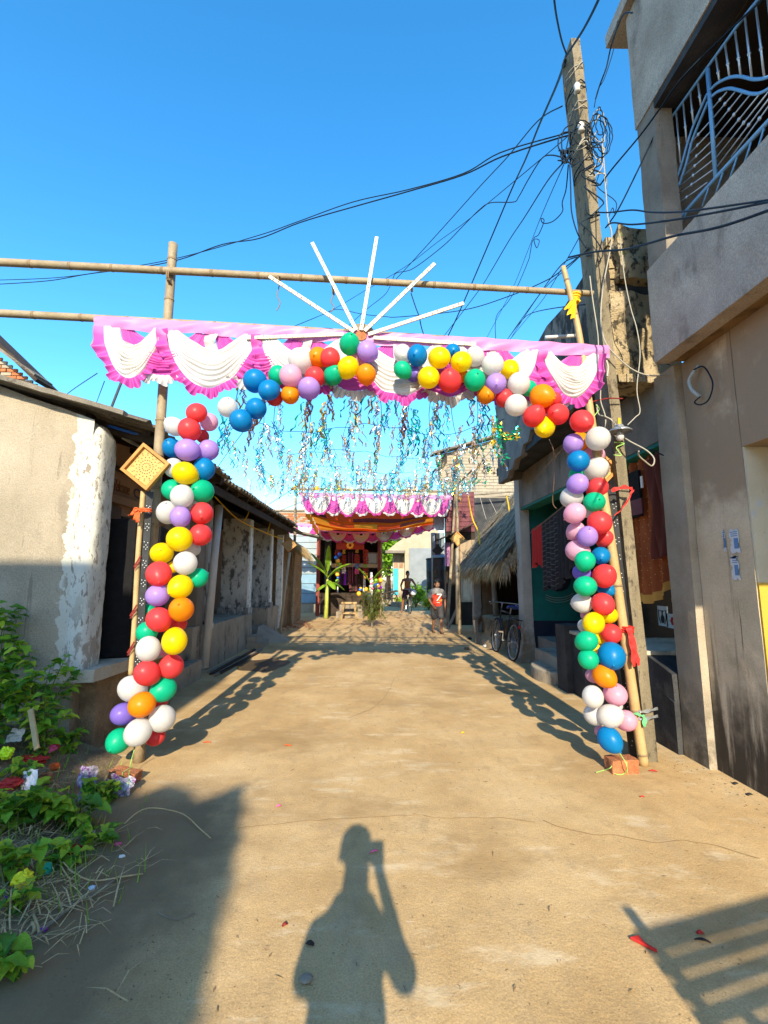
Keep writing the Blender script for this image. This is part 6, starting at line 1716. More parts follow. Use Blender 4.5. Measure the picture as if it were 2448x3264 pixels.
# coil of spare cable on the right of the pole
for k in range(6):
    c_ = AY(1910, 395, 4.0) + Vector((rnd(-.01, .02), rnd(-.02, .05), rnd(-.06, .04)))
    rr, r2 = .045 + .012 * k, .15 + .018 * k
    tag(MB().tube([c_ + Vector((rr * math.cos(a * .175) + .006 * math.sin(a * 1.5), .02 * math.sin(a * .35 + k), r2 * math.sin(a * .175) - .02 * k)) for a in range(37)], .005, 5).build('cable_coil', M['cable'] if k != 2 else M['cable_white'], smooth=True),
        ORD[k + 1] + ' ring outward in the coil of spare cable beside the pole head', 'cable', 'coil of spare cable')
for k in range(5):
    c_ = AY(1798 + 6 * k, 500, 4.08)
    tag(MB().tube(smooth_path([c_ + Vector((rnd(-.06, .06), rnd(-.03, .03), rnd(-.09, .09))) for _ in range(9)], 5), .006, 5).build('cable_knot', M['cable'], smooth=True), ORD[k + 1] + ' of five tangled wire knots clustered left of the pole', 'cable', 'tangled wire knots')
for k in range(8):
    z0 = rnd(4.9, 6.5); c_ = Vector((2.265 - .245 * z0 / 6.95 + rnd(-.1, .14), 4.02 + rnd(-.02, .06), z0))
    P = smooth_path([c_ + Vector((rnd(-.10, .12), rnd(-.03, .03), -.1 * j + rnd(-.08, .08))) for j in range(7)], 5)
    tag(MB().tube(P, rnd(.004, .007), 5).build('cable_end', M['cable'] if k % 4 else M['cable_white'], smooth=True), ORD[k + 1] + ' loose wire end twisting about the upper part of the pole', 'cable', 'loose wire ends on the pole')
for k, L in enumerate(([(1797, 500), (1815, 470), (1838, 455)], [(1800, 495), (1812, 440), (1820, 380), (1832, 340)], [(1795, 505), (1790, 450), (1800, 410), (1828, 395)], [(1800, 505), (1826, 525), (1845, 515)], [(1800, 490), (1780, 470), (1785, 430), (1812, 420), (1835, 425)])):
    cable(L, 4.08, 4.07, .009, ORD[k + 1] + ' short lead tying the wire knot to the pole')
# wires in the left sky
for k, L in enumerate(([(310, 1190), (235, 1240), (190, 1275)], [(333, 1215), (305, 1290)], [(880, 1240), (700, 1480), (640, 1600)], [(1010, 1510), (900, 1580), (790, 1650)], [(830, 1660), (900, 1625), (985, 1590)])):
    cable(L, 7 + k, 9.5 + k, .010, ('slanting wire above the left roof under the valance end', 'steep short wire above the left roof', 'long thin wire behind the left end of the arch', 'wire above the porch roof near the canopy', 'low wire running from porch roof to canopy')[k], group='thin wires on the left')
tag(MB().tube([AY(392, 1205, 8), AY(345, 1325, 8)], .022, 8).build('iron_pole', M['black_board']), 'thin grey iron pole standing behind the nearest left roof', 'pole')
for k, (u, v) in enumerate(((798, 1560), (845, 1610))):
    q = AY(u, v, 11 + k * 1.5); t = thing('tinsel_tassel', ('upper', 'lower')[k] + ' pale tinsel tassel standing over the porch roof edge', 'decoration', tuple(q))
    mb = MB()
    for i in range(40):
        a = rnd(0, 6.28); z = rnd(-.28, .2); r = .09 * (1 - abs(z) * 1.6) + .02; p = q + Vector((r * math.cos(a) * .6, r * math.sin(a) * .6, z))
        mb.add([p, p + Vector((rnd(-.05, .05), rnd(-.03, .03), rnd(-.08, .06))), p + Vector((rnd(-.03, .03), 0, rnd(.02, .07)))], [(0, 1, 2)])
    mb.build('tassel', TM['silver'], t)
    MB().tube([q - Vector((0, 0, .3)), q + Vector((0, 0, .2)), q + Vector((.12, 0, .34))], .008, 5).build('stick', M['twine'], t)

# hanging lamp
lp = AY(1975, 1372, 3.93)
LM = thing('hanging_lamp', 'grey enamel lamp shade with a white bulb hung on the utility pole', 'lamp', tuple(lp))
MB().lathe(tuple(lp), [(.012, .055), (.03, .05), (.04, .03), (.075, .012), (.10, -.006), (.098, -.014), (.06, -.002), (.03, .01)], 24).build('shade', M['steel_grey'], LM, smooth=True)
MB().lathe(tuple(lp + Vector((0, 0, -.045))), [(.018, .04), (.02, .02), (.02, .005)], 14).build('socket', M['steel_grey'], LM, smooth=True)
MB().lathe(tuple(lp + Vector((0, 0, -.085))), [(.004, -.012), (.02, -.006), (.031, .012), (.033, .03), (.026, .048), (.018, .055)], 16).build('bulb', M['white_cloth'], LM, smooth=True)
MB().tube([lp + Vector((0, 0, .05)), lp + Vector((.002, 0, .11))], .012, 6).build('yellow_cap', M['yellow_ribbon'], LM)
# tube light behind the gate and small strings of festoon bulbs
tag(MB().tube([AY(1738, 1076, 4.3), AY(1845, 1070, 4.3)], .019, 10).build('tube_light', M['white_plastic'], smooth=True), 'white tube light lying above the right end of the valance', 'light')
FC = 'yellow cords on the thatch and porch'
for k, L in enumerate((((1492, 1580, 13.6), (1505, 1650, 13), (1522, 1690, 12.5), (1530, 1735, 12)), ((1614, 1580, 12.8), (1622, 1620, 12), (1625, 1700, 11), (1623, 1790, 10), (1632, 1818, 9.6)), ((802, 1600, 9.6), (790, 1640, 9.6), (775, 1665, 9.6)), ((868, 1640, 11.5), (852, 1700, 11.5)), ((685, 1583, 7.5), (740, 1640, 9), (780, 1668, 9.6), (850, 1700, 11.5), (905, 1720, 12.7)))):
    tag(MB().tube(smooth_path([AY(*q) for q in L], 6), .018 if k < 2 else .012, 5).build('festoon_cord', M['yellow_ribbon'], smooth=True), ('yellow cord hanging on the far half of the thatch roof', 'yellow cord hanging down the near half of the thatch roof', 'short yellow cord under the porch eave near the middle', 'yellow cord under the porch eave at the second pillar', 'long yellow string running along the porch eave')[k], 'cord', FC)
for k, L in enumerate((((1530, 1585, 13.6), (1545, 1640, 13.4), (1550, 1655, 13.2)), ((1560, 1590, 13.6), (1575, 1620, 13.3), (1582, 1635, 13.2)))):
    tag(MB().tube(smooth_path([AY(*q) for q in L], 6), .008, 5).build('festoon_cord', M['cable_white'], smooth=True), ('left', 'right')[k] + ' thin pale fairy light string hanging against the tar black wall', 'cord')
tag(MB().tube(smooth_path([AY(1750, 1400, 5.2), AY(1765, 1440, 5.2), AY(1766, 1520, 5.2), AY(1762, 1600, 5.2), AY(1775, 1622, 5.2)], 5), .005, 5).build('red_wire', M['brown_wall'], smooth=True), 'thin reddish wire hanging under the verandah lintel', 'cable')
tag(MB().tube([AY(1795, 1430, 5.2), AY(1695, 1540, 7.2)], .006, 5).build('red_wire', M['twine'], smooth=True), 'brown wire slanting across below the crumbling parapet', 'cable')

# ================================================================== CLOTHS IN THE VERANDAH
M['sari'] = mat('rust brown sari', [(.30, .07, .02), (.42, .11, .03)], 5, .8, .1, 60, grain=.1, transl=.15)
M['sari_red'] = mat('russet cloth', [(.13, .028, .016), (.19, .045, .024)], (20, 20, 3), .8, .1, 60, grain=.1, transl=.15)
M['gold_dot'] = flat('gold thread dot', (.55, .28, .05), .5)
M['black_check'] = mat('black checked cloth', [(.012, .010, .011), (.035, .03, .032)], 8, .85, .1, 60, grain=.1)
sx = 2.74


def sfold(y, z): return sx + .025 * math.sin(y * 38 + z * 2) + .012 * math.sin(y * 71)


def sari_low(t):   # curved lower hem between the two hanging ends
    return 1.28 + .06 * math.sin(t * 5) - .12 * t + .32 * t ** 3 if False else 1.30 - .10 * math.sin(t * math.pi * .9) + .30 * (1 - t) ** 2


T0 = thing('hanging_sari', 'rust brown sari with gold dots hanging in the verandah behind the pole', 'sari', (sx, 4.7, 2.7))
ya, yb = 4.24, 5.05
def srf(u, v):
    y = ya + (yb - ya) * u; zt_ = 2.72; zl = sari_low(u)
    z = zt_ + (zl - zt_) * v
    return Vector((sfold(y, z) + .03, y, z))
MB().grid(srf, 50, 30).build('cloth', M['sari'], T0, smooth=True)
dots = MB()
for i in range(12):
    for j in range(18):
        p = srf((i + .5 + .5 * (j % 2)) / 13, (j + .5) / 18 * .9) + Vector((-.006, 0, 0)); dots.box(p.x - .002, p.x + .002, p.y - .008, p.y + .008, p.z - .004, p.z + .004)
tag(dots.build('gold_dots', M['gold_dot'], T0), kind='stuff')
MB().grid(lambda u, v: srf(u, .94 + .06 * v) + Vector((-.005, 0, 0)), 50, 2).build('gold_border', M['gold_dot'], T0, smooth=True)
o = MB().grid(lambda u, v: Vector((sfold(4.24 + .36 * u, v * 3) - .03, 4.235 + .34 * u, 2.70 - .98 * v - .05 * u)), 26, 18).build('hanging_cloth', M['sari_red'], smooth=True)
tag(o, 'plain russet cloth folded over the line in front of the dotted sari', 'cloth')
o = MB().box(2.70, 2.73, 4.72, 4.96, 2.12, 2.60).build('dark_picture', M['black_cloth']); tag(o, 'dark framed board hanging beside the russet cloth in the verandah', 'frame')
MB().box(2.69, 2.702, 4.68, 4.92, 2.14, 2.3).build('print', M['maroon'], o)
MB().box(2.69, 2.702, 4.64, 4.67, 2.4, 2.52).build('print', M['garl_white'], o)
# laundry on the near edge of the teal wall
line = [AY(1690, 1700, 8.5), AY(1702, 1690, 8.2), AY(1800, 1610, 6.6), AY(1850, 1570, 5.8)]
tag(MB().tube(line, .008, 5).build('washing_line', M['twine']), 'washing line stretched along the verandah opening', 'line')


def laundry(P0, P1, drop0, drop1, m_, label, nm='cloth', seed=0, pat=None, hem=.05):
    P0, P1 = Vector(P0), Vector(P1)
    def f(u, v):
        p = P0.lerp(P1, u); d = drop0 + (drop1 - drop0) * u + hem * math.sin(u * 9 + seed)
        n = Vector((1, -.15, 0))
        return p + n * (.03 * math.sin(u * 26 + seed + v * 2) * (.3 + v) + .02 * v) + Vector((0, 0, -d * v))
    o = MB().grid(f, 30, 20).build(nm, M[m_], smooth=True)
    if pat:
        mb = MB()
        for j in range(1, 14): mb.grid(lambda u, v: f(u, j / 14 + .012 * v + .01 * math.sin(u * 40) * 0) + Vector((-.006, -.004, 0)), 30, 1)
        tag(mb.build('woven_stripes', M[pat], o), kind='stuff')
    tag(o, label, 'cloth', 'clothes on the verandah line')
    return o


M['stripe_grey'] = flat('grey stripe', (.10, .095, .09), .9)
laundry(AY(1692, 1690, 8.3), AY(1730, 1664, 7.9), .62, .72, 'red', 'short red garment at the far end of the verandah washing line', 'red_garment', 1)
laundry(AY(1724, 1668, 7.95), AY(1778, 1625, 7.1), 1.12, 1.18, 'black_check', 'black striped shawl hanging next to the red garment', 'striped_shawl', 2, 'stripe_grey')
laundry(AY(1774, 1628, 7.1), AY(1822, 1590, 6.4), 1.15, .9, 'black_check', 'plainer black shawl hanging behind the right balloon column', 'black_shawl', 3)
o = MB().grid(lambda u, v: Vector((2.70 + .02 * math.sin(u * 20), 4.95 + .4 * u, 2.35 - .95 * v)), 14, 14).build('checked_cloth', M['black_check'], smooth=True)
tag(o, 'dark blue checked cloth between balloons and utility pole', 'cloth')
ck = MB()
for k in range(12): ck.box(2.672, 2.676, 4.96, 5.34, 1.42 + k * .08, 1.45 + k * .08)
for k in range(6): ck.box(2.667, 2.671, 4.97 + k * .065, 4.99 + k * .065, 1.4, 2.34)
tag(ck.build('checks', M['paper'], o), kind='stuff')

# ================================================================== BRICKS, SPEAKERS, SMALL THINGS BY THE GATE
M['string_g'] = M['cable_green']


def loose_brick(c, rz, label, size=(.215, .11, .085), tilt=0):
    c = Vector(c); m_ = Matrix.Rotation(R(rz), 3, 'Z') @ Matrix.Rotation(R(tilt), 3, 'Y')
    t = MB(); w = rbox(-size[0] / 2, size[0] / 2, -size[1] / 2, size[1] / 2, -size[2] / 2, size[2] / 2, .006, .02, 14)
    w.v = [tuple(m_ @ Vector(v) + c + Vector((0, 0, size[2] / 2))) for v in w.v]
    o = tag(w.build('brick', M['brick'], smooth=False), label, 'brick')
    P = [c + m_ @ Vector((.01, y, z)) + Vector((0, 0, size[2] / 2)) for y, z in ((-.058, -.04), (-.058, .046), (.058, .046), (.058, -.04))]
    MB().tube(P, .003, 4).build('string', M['string_g'], o)
    return o


loose_brick(AZ(398, 2492), -6, 'red brick tied with string at the foot of the left gate post', (.20, .10, .085), 6)
loose_brick(AZ(1982, 2458), 5, 'rough red brick anchoring the right balloon column by the leaning bamboo', (.215, .12, .10))
b_ = AZ(1982, 2458)
tag(MB().tube(smooth_path([AZ(1900, 2462, .01), AZ(1925, 2455, .012), AZ(1945, 2448, .05), AZ(1950, 2438, .06), AZ(1940, 2450, .02), AZ(1965, 2468, .008), AZ(1990, 2465, .008), AZ(1998, 2440, .09), AY(1975, 2400, 3.82)], 6), .0035, 5).build('twine', M['cable_green'], smooth=True), 'green twine trailing around the brick of the right column', 'twine')
tag(MB().tube(smooth_path([AZ(408, 2500, .1), AY(415, 2440, 3.84), AY(428, 2390, 3.86)], 5), .0035, 5).build('twine', M['cable_green'], smooth=True), 'green twine from the left brick up to the balloons', 'twine')


def speaker(c, rz, w, d, h, label):
    c = Vector(c); ro = Matrix.Rotation(R(rz), 3, 'Z')
    t = thing('loudspeaker', label, 'loudspeaker', tuple(c), 'loudspeakers on the plinth')
    cab = MB().obox(c + Vector((0, 0, h / 2)), (w, d, h), ro).build('cabinet', M['black_cloth'], t, bevel=.012)
    MB().obox(c + ro @ Vector((0, -d / 2 - .006, 0)) + Vector((0, 0, h / 2)), (w - .03, .012, h - .03), ro).build('grille_cloth', M['black_cloth'], t, bevel=.01)
    return t, c, ro


p = AZ(318, 2112, .72); q = AZ(392, 2092, .72)
t, c, ro = speaker((q.x - .02, q.y + .30, .722), 14, .42, .5, 1.32, 'large black loudspeaker with a small window, standing on the left plinth')
f0 = c + ro @ Vector((.02, -.27, .34))
po = MB().obox(f0, (.14, .012, .20), ro).build('port_window', M['rubber'], t)
for dx in (-.075, .075): MB().obox(f0 + ro @ Vector((dx, -.008, 0)), (.008, .01, .23), ro).build('window_bar', M['steel_grey'], po)
for dz in (-.105, .0, .105): MB().obox(f0 + ro @ Vector((0, -.008, dz)), (.16, .01, .006), ro).build('window_bar', M['steel_grey'], po)
MB().grid(lambda u, v: f0 + ro @ Vector((.01 + (u - .5) * .02 * (1 + .5 * math.sin(v * 9)), -.02, .02 - .14 * v)), 3, 8).build('red_tag', M['orange_ribbon'], po, smooth=True)
speaker((p.x - .08, p.y + .42, .722), 10, .38, .45, 1.36, 'second black loudspeaker half hidden behind the white corner post')

# ================================================================== BICYCLES (built once, then copied)


def make_bicycle(label):
    t = thing('bicycle', label, 'bicycle', (0, 0, 0), local=True)
    bk_, st_ = M['black_board'], M['steel_grey']

    def wheel(y, nm='wheel'):
        w = MB().tube([(0, y + .035 * 0, .33)] and [(-.05, y, .33), (.05, y, .33)], .022, 10).build(nm, st_, t)
        r = .325
        MB().tube([(0, y + r * math.cos(a * math.pi / 20), .33 + r * math.sin(a * math.pi / 20)) for a in range(41)], .019, 8, False).build('tyre', M['rubber'], w, smooth=True)
        MB().tube([(0, y + (r - .022) * math.cos(a * math.pi / 20), .33 + (r - .022) * math.sin(a * math.pi / 20)) for a in range(41)], .011, 6, False).build('rim', st_, w, smooth=True)
        sp = MB()
        for k in range(28):
            a = k * 2 * math.pi / 28; s = .03 if k % 2 else -.03
            sp.tube([(s, y + .02 * math.cos(a + .6), .33 + .02 * math.sin(a + .6)), (0, y + (r - .03) * math.cos(a), .33 + (r - .03) * math.sin(a))], .0016, 4, False)
        sp.build('spokes', st_, w)
        return w
    wheel(-.53); wheel(.53)
    BB, ST, HT, HB = Vector((0, -.08, .30)), Vector((0, -.24, .82)), Vector((0, .32, .84)), Vector((0, .37, .70))
    f = MB()
    for a, b, r in ((BB, ST, .016), (ST, HT, .016), (BB, HB, .018), (HT + Vector((0, -.01, .04)), HB, .02)): f.tube([a, b], r, 8)
    for s in (-.055, .055):
        f.tube([(s, -.53, .33), BB + Vector((s * .5, 0, 0))], .009, 6); f.tube([(s, -.53, .33), ST + Vector((s * .3, 0, -.05))], .008, 6)
    f.build('frame', bk_, t, smooth=True)
    fk = MB()
    for s in (-.055, .055): fk.tube([(s * .8, .38, .68), (s, .44, .5), (s, .53, .33)], .011, 6)
    fk.build('fork', bk_, t, smooth=True)
    h = MB(); h.tube([(0, .33, .88), (0, .30, 1.0)], .013, 8)
    h.tube(smooth_path([(-.30, .12, .98), (-.27, .22, 1.0), (-.12, .30, 1.0), (0, .30, 1.0), (.12, .30, 1.0), (.27, .22, 1.0), (.30, .12, .98)], 5), .011, 8)
    hb = h.build('handlebar', st_, t, smooth=True)
    for s in (-1, 1):
        MB().tube([(s * .30, .13, .98), (s * .305, .02, .965)], .016, 8).build('grip', M['rubber'], hb)
        MB().tube([(s * .25, .24, .975), (s * .27, .14, .95)], .006, 6).build('brake_lever', st_, hb)
    sd = MB(); sd.tube([ST, ST + Vector((0, -.03, .10))], .012, 8); sd.build('seat_post', st_, t)
    s_ = MB()
    def sf(u, v):
        a = (v - .5) * math.pi; w = .03 + .075 * (1 - u) ** 1.4
        return Vector((w * math.sin(a), -.40 + .28 * u, .955 - .05 * (1 - math.cos(a)) + .02 * (1 - u) ** 2))
    s_.grid(sf, 12, 10); s_.build('saddle', M['seat_blue'], t, smooth=True, solid=.02)
    for y in (-.53, .53):
        a0, a1 = (.25, 3.0) if y < 0 else (-.2, 2.3)
        MB().grid(lambda u, v: Vector(((v - .5) * .055, y - .355 * math.cos(a0 + (a1 - a0) * u) * (1 if y < 0 else -1) * (1 if y < 0 else 1), .33 + .355 * math.sin(a0 + (a1 - a0) * u) - .012 * (2 * v - 1) ** 2)), 20, 4).build('mudguard', bk_, t, smooth=True, solid=.003)
    c_ = MB(); c_.lathe((.05, BB.y, BB.z), [(.095, 0), (.095, .004)], 22, Matrix.Rotation(R(90), 3, 'Y')); c_.tube([BB + Vector((-.07, 0, 0)), BB + Vector((.07, 0, 0))], .012, 8); c_.build('chainring', st_, t)
    for s in (-1, 1):
        cr = MB().tube([BB + Vector((s * .07, 0, 0)), BB + Vector((s * .08, .05 * s, -.16 * s))], .009, 6).build('crank', st_, t)
        MB().obox(BB + Vector((s * .13, .05 * s, -.16 * s)), (.09, .07, .022)).build('pedal', M['grey_timber'], cr)
    ca = MB()
    for x in (-.06, .06): ca.tube([(x, -.28, .74), (x, -.78, .74)], .007, 6); ca.tube([(x * 1.1, -.7, .74), (x, -.53, .34)], .005, 5)
    for y in (-.35, -.5, -.65, -.78): ca.tube([(-.06, y, .74), (.06, y, .74)], .006, 5)
    ca.build('carrier', bk_, t)
    MB().tube([(.055, -.53, .33), (.055, BB.y, BB.z + .09)], .006, 4).build('chain', M['rubber'], t)
    gu = MB().obox((.066, -.28, .34), (.012, .46, .10)).build('chain_guard', bk_, t)
    MB().tube(smooth_path([(.05, -.55, .33), (.12, -.6, .12), (.12, -.62, .0)], 4), .009, 6).build('kickstand', st_, t)
    MB().ell((0, -.80, .62), (.03, .015, .03), 10, 6).build('reflector', M['red'], t, smooth=True)
    return t


M['seat_blue'] = flat('blue saddle cover', (.02, .06, .32), .5)
bike = make_bicycle('old black bicycle with a blue saddle parked before the thatched hut')
rw, fw_ = AZ(1632, 2102), AZ(1572, 2060)
d = Vector((fw_.x - rw.x, fw_.y - rw.y, 0)).normalized()
ang = math.atan2(-d.x, d.y)
bike.location = (2.45, 9.32, 0)
bike.rotation_euler = (0, R(6), R(2))
bk2 = copy_tree(bike)
bk2['label'] = 'black bicycle being ridden towards the gate by the bare chested man'
bk2.location = (1.36, 20.55, 0); bk2.rotation_euler = (0, 0, R(180 + 6))
pl_b = MB().ell((1.55, 20.0, .86), (.14, .1, .12), 10, 7).build('plastic_bag', M['paper'], smooth=True); tag(pl_b, 'pale plastic bag hanging from the ridden bicycle handlebar', 'bag')

# ================================================================== PEOPLE


def body_obj(name, mb, m_, parent, vox=.011, sm=2):
    o = mb.build(name, m_, parent, smooth=True)
    md = o.modifiers.new('one surface', 'REMESH'); md.mode = 'VOXEL'; md.voxel_size = vox; md.use_smooth_shade = True
    if sm: s_ = o.modifiers.new('soft', 'SMOOTH'); s_.factor = .5; s_.iterations = sm
    return o


def hand(mb, w, d, nrm, s=1.0, curl=.5, thumb=1):
    """palm, four unequal bent fingers and a thumb; d = direction of the fingers, nrm = out of the palm's back"""
    w, d, nrm = Vector(w), Vector(d).normalized(), Vector(nrm).normalized(); sd = d.cross(nrm).normalized()
    mb.cap(w, w + d * .035 * s, .021 * s, .024 * s)
    for k, L in enumerate((.062, .072, .068, .052)):
        off = sd * (.030 - .020 * k) * s
        a = w + d * .02 * s + off * .8; k0 = w + d * .078 * s + off
        k1 = k0 + (d - nrm * curl * .6).normalized() * L * .5 * s; k2 = k1 + (d * .8 - nrm * curl * 1.7).normalized() * L * .48 * s
        mb.cap(a, k0, .0125 * s, .0095 * s, 8); mb.cap(k0, k1, .0092 * s, .0085 * s, 8); mb.cap(k1, k2, .0085 * s, .0070 * s, 8)
    a = w + d * .02 * s + sd * .018 * s * thumb; b = a + (d * .55 + sd * .8 * thumb - nrm * .3).normalized() * .038 * s; c = b + (d * .95 + sd * .2 * thumb - nrm * .3).normalized() * .030 * s
    mb.cap(a, b, .0125 * s, .010 * s, 8); mb.cap(b, c, .010 * s, .008 * s, 8)


def head(mb, c, s, fwd, up):
    """skull, jaw, nose, lips, brow, ears into mb; returns the frame"""
    c, f, u = Vector(c), Vector(fwd).normalized(), Vector(up).normalized(); r = f.cross(u).normalized(); u = r.cross(f).normalized()
    q = lambda x, y, z: c + r * x * s + f * y * s + u * z * s
    m_ = Matrix((r, f, u)).transposed()
    mb.ell(q(0, -.012, .03), (.074 * s, .092 * s, .088 * s), 18, 12, m_)
    mb.ell(q(0, .022, -.045), (.056 * s, .066 * s, .066 * s), 16, 10, m_)
    mb.ell(q(0, .052, -.092), (.026 * s, .022 * s, .02 * s), 10, 7, m_)
    mb.cap(q(0, .080, .012), q(0, .098, -.024), .009 * s, .014 * s, 8)
    for sx in (-1, 1):
        mb.ell(q(sx * .012, .088, -.028), (.009 * s, .01 * s, .008 * s), 8, 5, m_)
        mb.cap(q(sx * .046, .066, .022), q(sx * .014, .078, .020), .010 * s, .011 * s, 8)
        mb.ell(q(sx * .043, .055, -.025), (.022 * s, .022 * s, .02 * s), 8, 6, m_)
        mb.ell(q(sx * .076, -.008, -.008), (.012 * s, .02 * s, .032 * s), 8, 6, m_)
    mb.cap(q(-.018, .078, -.056), q(.018, .078, -.056), .009 * s, .009 * s, 8)
    mb.cap(q(-.014, .077, -.067), q(.014, .077, -.067), .009 * s, .009 * s, 8)
    return q, m_


def face_bits(q, m_, s, parent, closed=False):
    ey = MB()
    for sx in (-1, 1): ey.ell(q(sx * .031, .070, .004), (.013 * s, .012 * s, (.004 if closed else .008) * s), 8, 6, m_)
    e = ey.build('eyes', M['garl_white'], parent, smooth=True)
    pu = MB()
    for sx in (-1, 1): pu.ell(q(sx * .031, .080, .003), (.006 * s, .004 * s, (.004 if closed else .006) * s), 8, 6, m_)
    pu.build('pupils', M['hair'], e, smooth=True)
    br = MB()
    for sx in (-1, 1): br.cap(q(sx * .018, .088, .026), q(sx * .05, .074, .03), .004 * s, .003 * s, 6)
    br.build('eyebrows', M['hair'], parent, smooth=True)
    li = MB().cap(q(-.02, .084, -.0615), q(.02, .084, -.0615), .003 * s, .003 * s, 6)
    li.build('mouth', flat('lip line', (.06, .018, .014), .6) if 'lip' not in M else M['lip'], parent, smooth=True)


def hair_cap(q, m_, s, parent, length=.0, seed=0):
    mb = MB()
    mb.ell(q(0, -.022, .045), (.080 * s, .092 * s, .086 * s), 20, 12, m_)
    rg = random.Random(seed)
    for _ in range(70):
        a = rg.uniform(0, 6.28); b = rg.uniform(.05, 1.15)
        d = Vector((math.sin(b) * math.cos(a), math.sin(b) * math.sin(a), math.cos(b)))
        if d.y > .55 and d.z < .62: continue
        p = q(d.x * .076, -.02 + d.y * .088, .045 + d.z * .082); e = q(d.x * .085, -.02 + d.y * .10 + .012, .045 + d.z * .094 + length)
        mb.cap(p, e, .013 * s, .006 * s, 6)
    return body_obj('hair', mb, M['hair'], parent, .007, 1)


# --- the boy in the red seven shirt
Z = AZ(1395, 2018)
bx, by = Z.x, Z.y
BY = thing('person', 'boy in a grey and red shirt with a large 7 walking and looking down', 'person', (bx, by, 0))
P_ = lambda x, y, z: Vector((bx + x, by + y, z))   # x: picture right, y: away from the camera
mb = MB()
lf, rf = P_(-.10, .16, 0), P_(.09, -.10, 0)          # ankles (left in picture is the back foot)
hipL, hipR = P_(-.085, .02, .72), P_(.085, .02, .72)
knL, knR = P_(-.09, .05, .40), P_(.095, -.06, .40)
for h, k, a in ((hipL, knL, lf), (hipR, knR, rf)):
    an = a + Vector((0, 0, .075))
    mb.cap(h, k, .072, .048); mb.cap(k, k.lerp(an, .35), .046, .045); mb.cap(k.lerp(an, .35), an, .045, .029)
    mb.cap(an + Vector((0, .015, -.03)), a + Vector((.01, -.14, .030)), .033, .026); mb.cap(a + Vector((.01, -.10, .03)), a + Vector((.015, -.155, .026)), .030, .022)
    for i in range(5): mb.cap(a + Vector((-.02 + .014 * i, -.15, .022)), a + Vector((-.022 + .015 * i, -.185 + .006 * i, .018)), .009, .007, 6)
mb.cap(P_(0, .02, .72), P_(0, .03, .86), .12, .11); mb.cap(P_(0, .03, .86), P_(0, .02, 1.08), .108, .12); mb.cap(P_(-.11, .02, 1.12), P_(.11, .02, 1.12), .055, .055)
mb.cap(P_(0, .02, 1.12), P_(0, -.015, 1.22), .048, .045)
el, er = P_(-.215, .04, .90), P_(.225, .05, .90); wl_, wr_ = P_(-.13, -.10, .74), P_(.215, -.02, .70)
for s_, e, w in ((P_(-.155, .02, 1.11), el, wl_), (P_(.155, .02, 1.11), er, wr_)):
    mb.cap(s_, e, .047, .036); mb.cap(e, w, .036, .024)
hand(mb, wl_, (.55, -.35, -.75), (-.7, -.7, 0), .9, .5, 1); hand(mb, wr_, (0, -.1, -1), (1, 0, 0), .9, .5, -1)
hq, hm = head(mb, P_(.0, -.03, 1.315), .96, (.12, -.9, -.42), (0, -.42, .9))
bd = body_obj('body', mb, M['skin'], BY, .0085)
face_bits(hq, hm, .96, BY, True); hair_cap(hq, hm, .98, BY, .01, 3)
M['tee_grey'] = mat('grey shirt cotton', [(.17, .16, .16), (.23, .22, .21)], 12, .9, .15, 60, grain=.1, layers=[dict(col=(.62, .045, .02), always=1, z=(1.035, 1.03), fac=1), dict(col=(.2, .19, .185), always=1, x=(bx + .128, bx + .133), fac=1), dict(col=(.2, .19, .185), always=1, x=(bx - .128, bx - .133), fac=1)])
sh = MB(); sh.cap(P_(0, .025, .76), P_(0, .03, .90), .142, .132); sh.cap(P_(0, .03, .90), P_(0, .02, 1.10), .13, .132); sh.cap(P_(-.12, .02, 1.125), P_(.12, .02, 1.125), .066, .066)
for s_, e in ((P_(-.155, .02, 1.11), el), (P_(.155, .02, 1.11), er)): sh.cap(s_, s_.lerp(e, .62), .062, .066)
body_obj('shirt', sh, M['tee_grey'], BY, .010)
M['shorts'] = mat('charcoal shorts', [(.025, .024, .027), (.055, .052, .055)], 9, .85, .15, 60)
so = MB(); so.cap(P_(0, .02, .70), P_(0, .02, .78), .130, .130)
for h, k in ((hipL, knL), (hipR, knR)): so.cap(h, h.lerp(k, .92), .092, .082)
body_obj('shorts', so, M['shorts'], BY, .010)
fy = by - .148
text('7', .27, frame((1, 0, 0), (0, .05, 1), (bx + .01, fy, .945)) @ Matrix.Diagonal((1.2, 1, 1, 1)), M['garl_white'], BY, 'shirt_number', .006, shear=.15)
text('NT', .075, frame((1, 0, 0), (0, .05, 1), (bx + .075, fy + .012, .87)), M['garl_gold'], BY, 'shirt_letters', .006)
MB().box(bx - .03, bx + .05, fy - .004, fy + .02, .815, .828).build('shirt_print', M['garl_white'], BY)
MB().box(bx - .07, bx + .09, fy + .0, fy + .03, 1.055, 1.075).build('shirt_print', M['mural_pale'], BY)
MB().box(bx - .085, bx - .02, fy + .0, fy + .03, 1.04, 1.07).build('shirt_print', M['garl_red'], BY)
sa = MB()
for a in (lf, rf): sa.cap(a + Vector((0, .03, .008)), a + Vector((.01, -.17, .008)), .034, .036)
sandal = sa.build('sandals', M['door_wood'], BY, smooth=True)
for a in (lf, rf):
    for dx in (-.035, .04): MB().tube(smooth_path([a + Vector((.012, -.13, .05)), a + Vector((dx * .8, -.09, .05)), a + Vector((dx, -.04, .015))], 4), .006, 5).build('strap', M['door_wood'], sandal)

